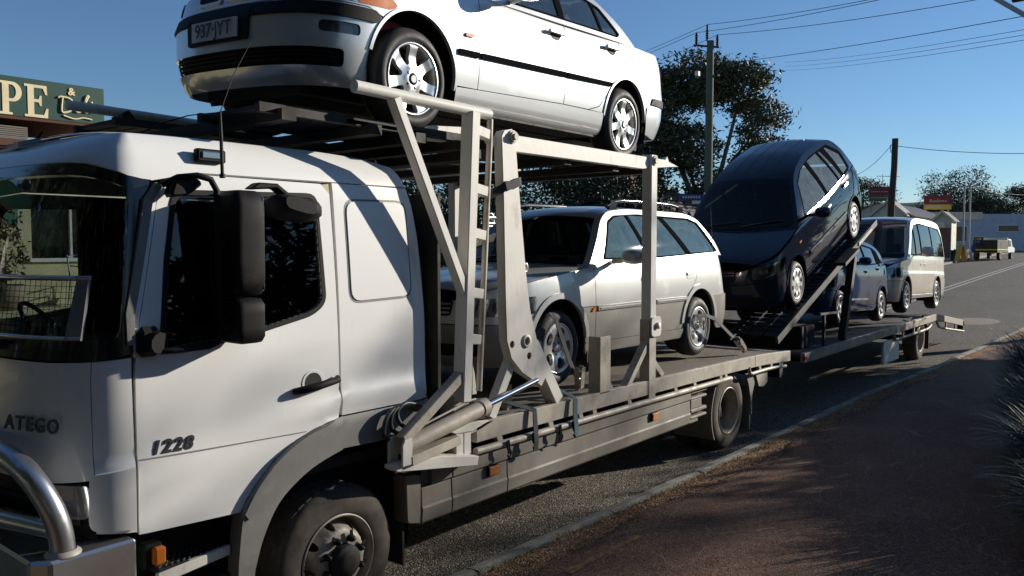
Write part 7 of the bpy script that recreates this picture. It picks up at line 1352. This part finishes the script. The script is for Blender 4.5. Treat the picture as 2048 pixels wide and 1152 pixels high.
# ---------------------------------------------------------------- houses, shops and signs down the road
def gable(name, label, x0, x1, y0, y1, zg, ze, zr, axis, wall, roof, ov=.25, corr=.0, cat='building'):
    """walls and a pitched roof with corrugated sheets or courses"""
    t = empty(name, ((x0+x1)/2, (y0+y1)/2, zg), label=label, cat=cat); cx, cy = (x0+x1)/2, (y0+y1)/2; a, b_, h, r = (x1-x0)/2, (y1-y0)/2, ze-zg, zr-zg
    b = MB(); 
    if axis == 'x': b.prism([(-b_, 0), (b_, 0), (b_, h), (0, r), (-b_, h)], -a, a, 'x')
    else: b.prism([(-a, 0), (a, 0), (a, h), (0, r), (-a, h)], -b_, b_)
    b.build('wall', wall, t); half, ln = (b_, a) if axis == 'x' else (a, b_); n = max(8, int(2*ln/.25)) if corr else 1
    for s in (-1, 1):
        V = []; F = []; k = 7
        for i in range(k+1):
            q = i/k; off = s*(half+ov)*(1-q); z = h-(r-h)/half*ov+(r-h+(r-h)/half*ov)*q+.06
            for j in range(n+1):
                u = -ln-ov+(2*(ln+ov))*j/n; zz = z+(corr*math.sin(j*PI) if n == 1 else corr*(1 if j % 2 else -1)*.5); V.append((u, off, zz) if axis == 'x' else (off, u, zz))
        F = [(i*(n+1)+j, i*(n+1)+j+1, (i+1)*(n+1)+j+1, (i+1)*(n+1)+j) for i in range(k) for j in range(n)]; link('roof', rawmesh('roof', V, F), t, roof)
    return t
def fascia(t, pts, w, th, m): b = MB(); b.beam(pts[0], pts[1], w, th, (1, 0, 0)); b.build('fascia_board', m, t)
mat('iron_sheet', (.26, .23, .21), .45, metal=.3, var=.2, vscale=2)
S1 = gable('iron_roof_shop', 'long shop with a corrugated iron roof behind the van', 64.5, 78, 11.2, 16.5, 1.1, 4.6, 5.75, 'x', 'cream_trim', 'iron_sheet', corr=.05)
S2 = gable('gabled_porch', 'small gabled porch of the shop beside the wooden pole', 63.2, 65.5, 11.6, 13.9, 1.1, 4.7, 5.75, 'x', 'cream_trim', 'iron_sheet', ov=.2, corr=.04)
for s in (-1, 1): fascia(S2, [(-1.36, s*1.36, 3.52), (-1.36, 0, 4.72)], .14, .05, 'cream_trim')
K = gable('cream_kiosk', 'cream gabled kiosk right of the van roof', 64.0, 66.0, 8.6, 9.75, 1.15, 4.3, 4.85, 'x', 'cream_trim', 'roof_tile', ov=.22)
for s in (-1, 1): fascia(K, [(-1.23, s*.80, 3.0), (-1.23, 0, 3.76)], .15, .06, 'letter_cream')
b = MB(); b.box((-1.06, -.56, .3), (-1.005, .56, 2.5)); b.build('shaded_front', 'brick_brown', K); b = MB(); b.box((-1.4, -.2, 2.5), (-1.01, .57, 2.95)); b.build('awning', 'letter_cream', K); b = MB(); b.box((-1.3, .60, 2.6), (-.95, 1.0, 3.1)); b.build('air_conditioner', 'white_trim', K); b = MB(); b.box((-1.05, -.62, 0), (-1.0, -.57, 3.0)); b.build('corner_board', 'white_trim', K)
WH = empty('white_building', (94.8, 10.9, 1.6), (0, 0, math.atan2(-6.1, 4.94)), label='long pale low building closing the street at the right', cat='building')
b = MB(); b.box((-6, 0, 0), (16, 6, 4.15)); b.build('wall', 'shade_blue_wall', WH); b = MB(); b.box((-6.2, -.15, 3.55), (-.5, 6, 4.35)); b.build('parapet', 'cream_trim', WH)  # white wall coloured with the bluish tone it takes in shade
for x0, x1, z0, z1 in ((1.2, 3.5, 2.25, 3.0), (-3.4, -2.0, 1.2, 2.9), (-1.4, -.2, .6, 1.8), (5.5, 8, 2.2, 3.0)): b = MB(); b.box((x0, -.04, z0), (x1, .0, z1)); w = b.build('window', 'white_trim', WH); b = MB(); b.box((x0+.07, -.05, z0+.07), (x1-.07, -.03, z1-.07)); b.build('pane', 'black_gloss', w)
b = MB(); b.box((-5.6, -.06, 1.5), (-4.0, .0, 2.6)); b.build('shop_opening', 'dark_void', WH); text('shop_number', '703', .35, 'sign_white', WH, (-5.0, -.1, 2.05), (1, 0, 0), (0, 0, 1), depth=.01)
H = gable('tiled_house', 'house with a dark tiled roof between the wagon and the green pole', 31.5, 42, 14.9, 20.5, .25, 3.7, 5.2, 'x', 'brick_brown', 'roof_tile', ov=.4)
for i in range(9): q = i/9; z = 3.42+1.80*q+.03; y = -3.2*(1-q)-.02; b = MB(); b.box((-5.7, y-.04, z-.25+.06), (5.7, y+.02, z-.25+.14)); b.build('tile_course', 'roof_tile', H)
b = MB(); b.box((-5.0, -.8, 3.6), (-4.4, -.2, 5.6)); b.build('chimney', 'brick_brown', H)
def board(name, label, p, q, z0, z1, bands, txt=None, posts=True, zg=1.2):
    p, q = Vector((*p, 0)), Vector((*q, 0)); d = (q-p); L = d.length; t = empty(name, (p.x, p.y, 0), (0, 0, math.atan2(d.y, d.x)), label=label, cat='sign')
    for a, c, m in bands: b = MB(); b.box((0, -.04+.002*(m != bands[0][2]), z0+(z1-z0)*a), (L, .05, z0+(z1-z0)*c)); b.build('board', m, t)
    if posts:
        for x in (.15, L-.25): b = MB(); b.box((x, .06, zg), (x+.1, .16, z1-.1)); b.build('post', 'galv', t)
    return t, L
bd, L = board('shop_billboard', 'dark red billboard on the shop roof left of the wooden pole', (62.65, 14.04), (63.62, 12.84), 5.78, 6.88, [(.42, 1, 'sign_red'), (0, .42, 'pole_green')], zg=5.0)
for z, h in ((6.47, .06), (6.0, .05)):
    for k in range(9): b = MB(); b.box((.12+k*.15, -.05, z), (.12+k*.15+.10, -.042, z+h)); b.build('lettering', 'pale_text', bd)
bd, L = board('shop_billboard', 'red and yellow billboard above the kiosk', (79.6, 13.75), (81.22, 11.78), 5.74, 7.05, [(.36, 1, 'sign_red'), (0, .36, 'sign_yellow')], zg=3.5)
text('lettering', 'Rainbows', .42, 'pale_text', bd, (.45, -.05, 6.42), (1, 0, 0), (0, 0, 1), depth=.004, shear=.15)
b = MB(); b.box((.15, -.05, 5.95), (1.6, -.042, 6.05)); b.build('lettering', 'pale_text', bd)
# street name sign
t = empty('street_sign', (24.95, 9.72, .05), label='blue street name sign above a white plate on a post by the wagon roof', cat='sign')
b = MB(); b.tube([(0, 0, 0), (0, 0, 4.2)], .03, 8); b.build('post', 'galv', t); d = Vector((-.63, .75, 0)).normalized()
b = MB(); b.beam(d*.02+Vector((0, 0, 4.03)), d*.95+Vector((0, 0, 4.03)), .20, .012, d.cross(Vector((0, 0, 1)))); b.build('name_plate', 'sign_blue', t); b = MB(); b.beam(d*.02+Vector((0, 0, 3.84)), d*.46+Vector((0, 0, 3.84)), .12, .012, d.cross(Vector((0, 0, 1)))); b.build('number_plate', 'sign_white', t)
for k in range(7): b = MB(); b.beam(d*(.16+k*.10)+Vector((-.012, -.010, 4.03)), d*(.22+k*.10)+Vector((-.012, -.010, 4.03)), .09, .003, d.cross(Vector((0, 0, 1)))); b.build('lettering', 'pale_text', t)
# ---------------------------------------------------------------- poles and wires
def sag(p, q, s, n=14):
    p, q = Vector(p), Vector(q); return [p.lerp(q, i/n)-Vector((0, 0, s*4*(i/n)*(1-i/n))) for i in range(n+1)]
def wire(label, p, q, s=.4, r=.011, n=16):
    t = MB(); t.tube(sag(p, q, s, n), r, 5); o = t.build('overhead_wire', 'wire'); tag(o, label, 'wire', 'overhead wires')
P1 = empty('power_pole', (30.6, 12.25, .2), label='greenish timber power pole with three insulators before the gum tree', cat='pole')
b = MB(); b.tube([(0, 0, -.3), (.01, 0, 5), (.03, -.02, 11.15)], [.20, .185, .155], 14); b.build('shaft', 'pole_green', P1)
for (dx, dy, z0, z1) in ((-.34, .47, 10.95, 11.5), (-.05, .1, 11.15, 11.85), (.22, -.26, 10.85, 11.4)):
    b = MB(); b.tube([(dx, dy, z0), (dx, dy, z1)], .045, 8)
    for k in range(4): b.tube([(dx, dy, z0+.12+k*.1), (dx, dy, z0+.16+k*.1)], .075, 8)
    b.build('insulator', 'black_plastic', P1)
b = MB(); b.beam((-.42, .56, 10.97), (.26, -.32, 10.87), .09, .07, (0, 0, 1)); b.build('cross_arm', 'pole_wood', P1)
b = MB(); b.box((-.42, .35, 9.62), (-.2, .50, 9.82)); b.build('junction_box', 'white_trim', P1); b = MB(); b.box((.12, -.34, 9.60), (.32, -.12, 9.68)); b.build('bracket', 'pole_wood', P1)
P2 = empty('power_pole', (59.45, 11.6, 1.0), label='dark crooked wooden pole standing behind the van', cat='pole')
b = MB(); b.tube([(-.1, .12, 0), (-.05, .05, 3.5), (-.02, .04, 4.5), (.12, -.05, 7.0), (.10, -.08, 9.03)], [.25, .24, .24, .22, .22], 12); b.build('shaft', 'pole_wood', P2)
b = MB(); b.tube([(-.25, .1, 8.0), (-.3, .15, 8.5), (-.1, .05, 8.6)], .03, 6); b.build('hook', 'galv', P2)
for i, (x, y, h, lab) in enumerate(((87.6, 11.8, 6.6, 'left of the two thin grey poles before the dark trees'), (88.0, 11.35, 6.7, 'right of the two thin grey poles before the dark trees'))):
    p = empty('thin_pole', (x, y, 1.6), label=lab, cat='pole', group='thin grey poles'); b = MB(); b.tube([(0, 0, 0), (0, 0, h)], [.10, .07], 8); b.build('shaft', 'galv', p); b = MB(); b.tube([(-.3, .35, h-.05), (.3, -.35, h+.02)], .03, 6); b.build('cross_arm', 'galv', p)
P3 = empty('power_pole', (20.6, -2.5, .12), label='power pole with a braced arm reaching into the top right corner', cat='pole')
b = MB(); b.tube([(0, 0, 0), (0, 0, 10.5)], [.19, .15], 12); b.build('shaft', 'pole_wood', P3); b = MB(); b.beam((0, .2, 6.55), (-.42, 2.75, 8.6), .12, .09, (0, 0, 1)); b.build('brace', 'galv', P3); b = MB(); b.beam((0, 0, 8.75), (-.4, 2.9, 8.7), .10, .10, (0, 0, 1)); b.build('cross_arm', 'pole_wood', P3); b = MB(); b.box((-.25, 1.66, 8.12), (-.05, 1.95, 8.5)); b.build('fuse_box', 'black_plastic', P3)
tops = [(30.26, 12.72, 11.72), (30.55, 12.35, 12.07), (30.82, 11.99, 11.62)]
for k, (q, lab) in enumerate((((17.5, -6.0, 11.2), 'lowest'), ((16.5, -5.0, 11.7), 'highest'), ((19.5, -3.0, 10.3), 'rightmost'))):
    wire('overhead wire from the green pole to the right, ' + ['leftmost insulator', 'top insulator', 'right insulator'][k], tops[k], [(20.2, -2.2, 9.1), (20.4, -2.3, 9.1), (20.8, -2.6, 8.6)][k], .2)
    wire('overhead wire from the green pole to the left, ' + ['leftmost insulator', 'top insulator', 'right insulator'][k], tops[k], [(47.9, 44.0, 13.7), (48.6, 43.5, 14.4), (48.9, 43.0, 12.9)][k], .6)
wire('single lower overhead wire crossing in front of the gum tree', (30.9, 11.95, 10.35), (20.6, -2.4, 7.95), .12)
wire('low overhead wire running left from the green pole', (30.3, 12.7, 10.35), (48.9, 43.0, 11.9), .5)
for k in range(3): wire(['upper', 'middle', 'lower'][k]+' of the three thin wires right of the gum tree', (56.5, 18.5, 15.9-k*.3), (20.6, -2.5, 7.62-k*.13), .2, .008)
wire('slack wire running left from the crooked wooden pole', (59.3, 11.7, 9.55), (75.7, 18.7, 9.0), .3, .02); wire('slack wire running right from the crooked wooden pole', (59.55, 11.5, 9.5), (60, -8, 8.9), .9, .022)
wire('thin wire right of the two thin poles', (88, 11.3, 8.2), (110, 6, 8.6), .5, .02)
a = empty('tv_antenna', (67.55, 14.35, 5.6), label='television antenna on the shop roof left of the wooden pole', cat='antenna'); b = MB(); b.tube([(0, 0, 0), (0, 0, 2.6)], .025, 6); b.build('mast', 'galv', a); b = MB(); b.tube([(-.3, .4, 2.45), (.9, -1.1, 2.4)], .02, 6); b.build('boom', 'galv', a)
for k in range(6): b = MB(); q = Vector((-.2+k*.16, .27-k*.2, 2.44)); b.tube([q+Vector((.2, .16, .0)), q-Vector((.2, .16, 0))], .012, 5); b.build('element', 'galv', a)
# ---------------------------------------------------------------- utility truck, person, boards at the far kerb
U_ = empty('utility_truck', (68.2, 6.75, 1.22), (0, 0, math.radians(-6)), label='white utility truck with a green canopy parked at the far kerb', cat='truck')
b = MB(); b.prism([(1.9, .55), (3.9, .55), (4.0, .95), (3.3, 1.05), (2.9, 1.62), (1.95, 1.66)], -.85, .85); b.build('cab', 'white_trim', U_, bev=.05); b = MB(); b.box((-1.0, -.85, .60), (1.85, .85, .72)); b.build('tray', 'understeel', U_); b = MB(); b.box((-.98, -.84, .73), (1.8, .84, 1.55)); b.build('canopy', 'canopy_green', U_, bev=.03); b = MB(); b.box((-1.01, -.86, .76), (1.84, .86, .86)); b.build('stripe', 'yellow_stripe', U_); b = MB(); b.prism([(1.80, .73), (1.9, .73), (1.9, 1.75), (1.80, 1.75)], -.82, .82); b.build('headboard', 'white_trim', U_); b = MB(); b.prism([(2.0, 1.05), (2.85, 1.05), (2.75, 1.5), (2.0, 1.55)], -.86, .86); b.build('side_window', 'black_gloss', U_)
for x in (-.1, 3.2):
    for s in (-1, 1): b = MB(); b.lathe([(0, 0), (.20, 0), (.22, -.01), (.34, 0), (.34, .2), (0, .2)], 20, c=(x, s*.85-(.2 if s > 0 else 0), .34), flip=True); b.build('wheel', 'rubber', U_)
for s in (-1, 1): b = MB(); b.box((-1.02, s*.6-.1, .50), (-.99, s*.6+.1, .58)); b.build('tail_lamp', 'tail_red', U_)
def person():
    t = empty('person', (66.55, 7.55, 1.25), (0, 0, math.radians(-35)), label='person in a dark blue top bending over the tray of the utility truck', cat='person')
    J = {'pelvis': (0, 0, .95, .15), 'chest': (.28, 0, 1.27, .17), 'neck': (.42, 0, 1.42, .06), 'head': (.52, 0, 1.54, .10), 'hl': (0, .10, .88, .10), 'kl': (.02, .12, .48, .07), 'al': (-.03, .12, .08, .05), 'fl': (.12, .13, .03, .045), 'hr': (0, -.10, .88, .10), 'kr': (.04, -.12, .48, .07), 'ar': (-.02, -.12, .08, .05), 'fr': (.13, -.13, .03, .045), 'sl': (.30, .20, 1.30, .075), 'el': (.55, .24, 1.16, .05), 'wl': (.80, .20, 1.20, .038), 'sr': (.30, -.20, 1.30, .075), 'er': (.56, -.24, 1.18, .05), 'wr': (.82, -.18, 1.22, .038), 'ml': (.92, .19, 1.20, .045), 'mr': (.94, -.17, 1.22, .045)}
    E = [('pelvis', 'chest'), ('chest', 'neck'), ('neck', 'head'), ('pelvis', 'hl'), ('hl', 'kl'), ('kl', 'al'), ('al', 'fl'), ('pelvis', 'hr'), ('hr', 'kr'), ('kr', 'ar'), ('ar', 'fr'), ('chest', 'sl'), ('sl', 'el'), ('el', 'wl'), ('chest', 'sr'), ('sr', 'er'), ('er', 'wr'), ('wl', 'ml'), ('wr', 'mr')]
    k = list(J); me = bpy.data.meshes.new('body'); me.from_pydata([J[n][:3] for n in k], [(k.index(a_), k.index(c_)) for a_, c_ in E], []); o = link('body', me, t, ['person_blue', 'skin'])
    m_ = o.modifiers.new('skin', 'SKIN'); m_.use_smooth_shade = True
    for i, n in enumerate(k): me.skin_vertices[0].data[i].radius = (J[n][3], J[n][3])
    me.skin_vertices[0].data[0].use_root = True; s_ = o.modifiers.new('sub', 'SUBSURF'); s_.levels = 1; s_.render_levels = 2
    b = MB(); b.lathe([(.115, 0), (.115, .05), (.08, .11), (0, .125)], 14, axis='z', c=(.53, 0, 1.55)); b.prism([(.62, 1.55), (.72, 1.54), (.72, 1.555), (.62, 1.57)], -.07, .07); b.build('cap', 'person_orange', t)
person()
def aboard(name, label, p, w, h, m):
    t = empty(name, p, (0, 0, math.radians(-50)), label=label, cat='sign'); 
    for s in (-1, 1): b = MB(); b.beam((s*.28, 0, 0), (s*.03, 0, h), .03, w, (0, 1, 0)); b.build('panel', m, t)
aboard('sandwich_board', 'yellow sandwich board on the far footpath before the kiosk', (63.0, 7.75, 1.25), .62, 1.15, 'sign_yellow'); aboard('sandwich_board', 'white sandwich board beside the yellow one', (65.0, 7.55, 1.26), .4, .8, 'white_trim')
for x, y, lab in ((63.6, 8.2, 'dark outdoor table before the kiosk'), (64.6, 8.35, 'dark outdoor table nearer the sandwich boards')):
    t = empty('outdoor_table', (x, y, 1.27), label=lab, cat='table', group='outdoor tables before the kiosk'); b = MB(); b.box((-.4, -.3, .70), (.4, .3, .74)); b.build('table_top', 'understeel', t)
    for sx in (-.32, .32): b = MB(); b.box((sx-.03, -.25, 0), (sx+.03, .25, .70)); b.build('leg', 'understeel', t)
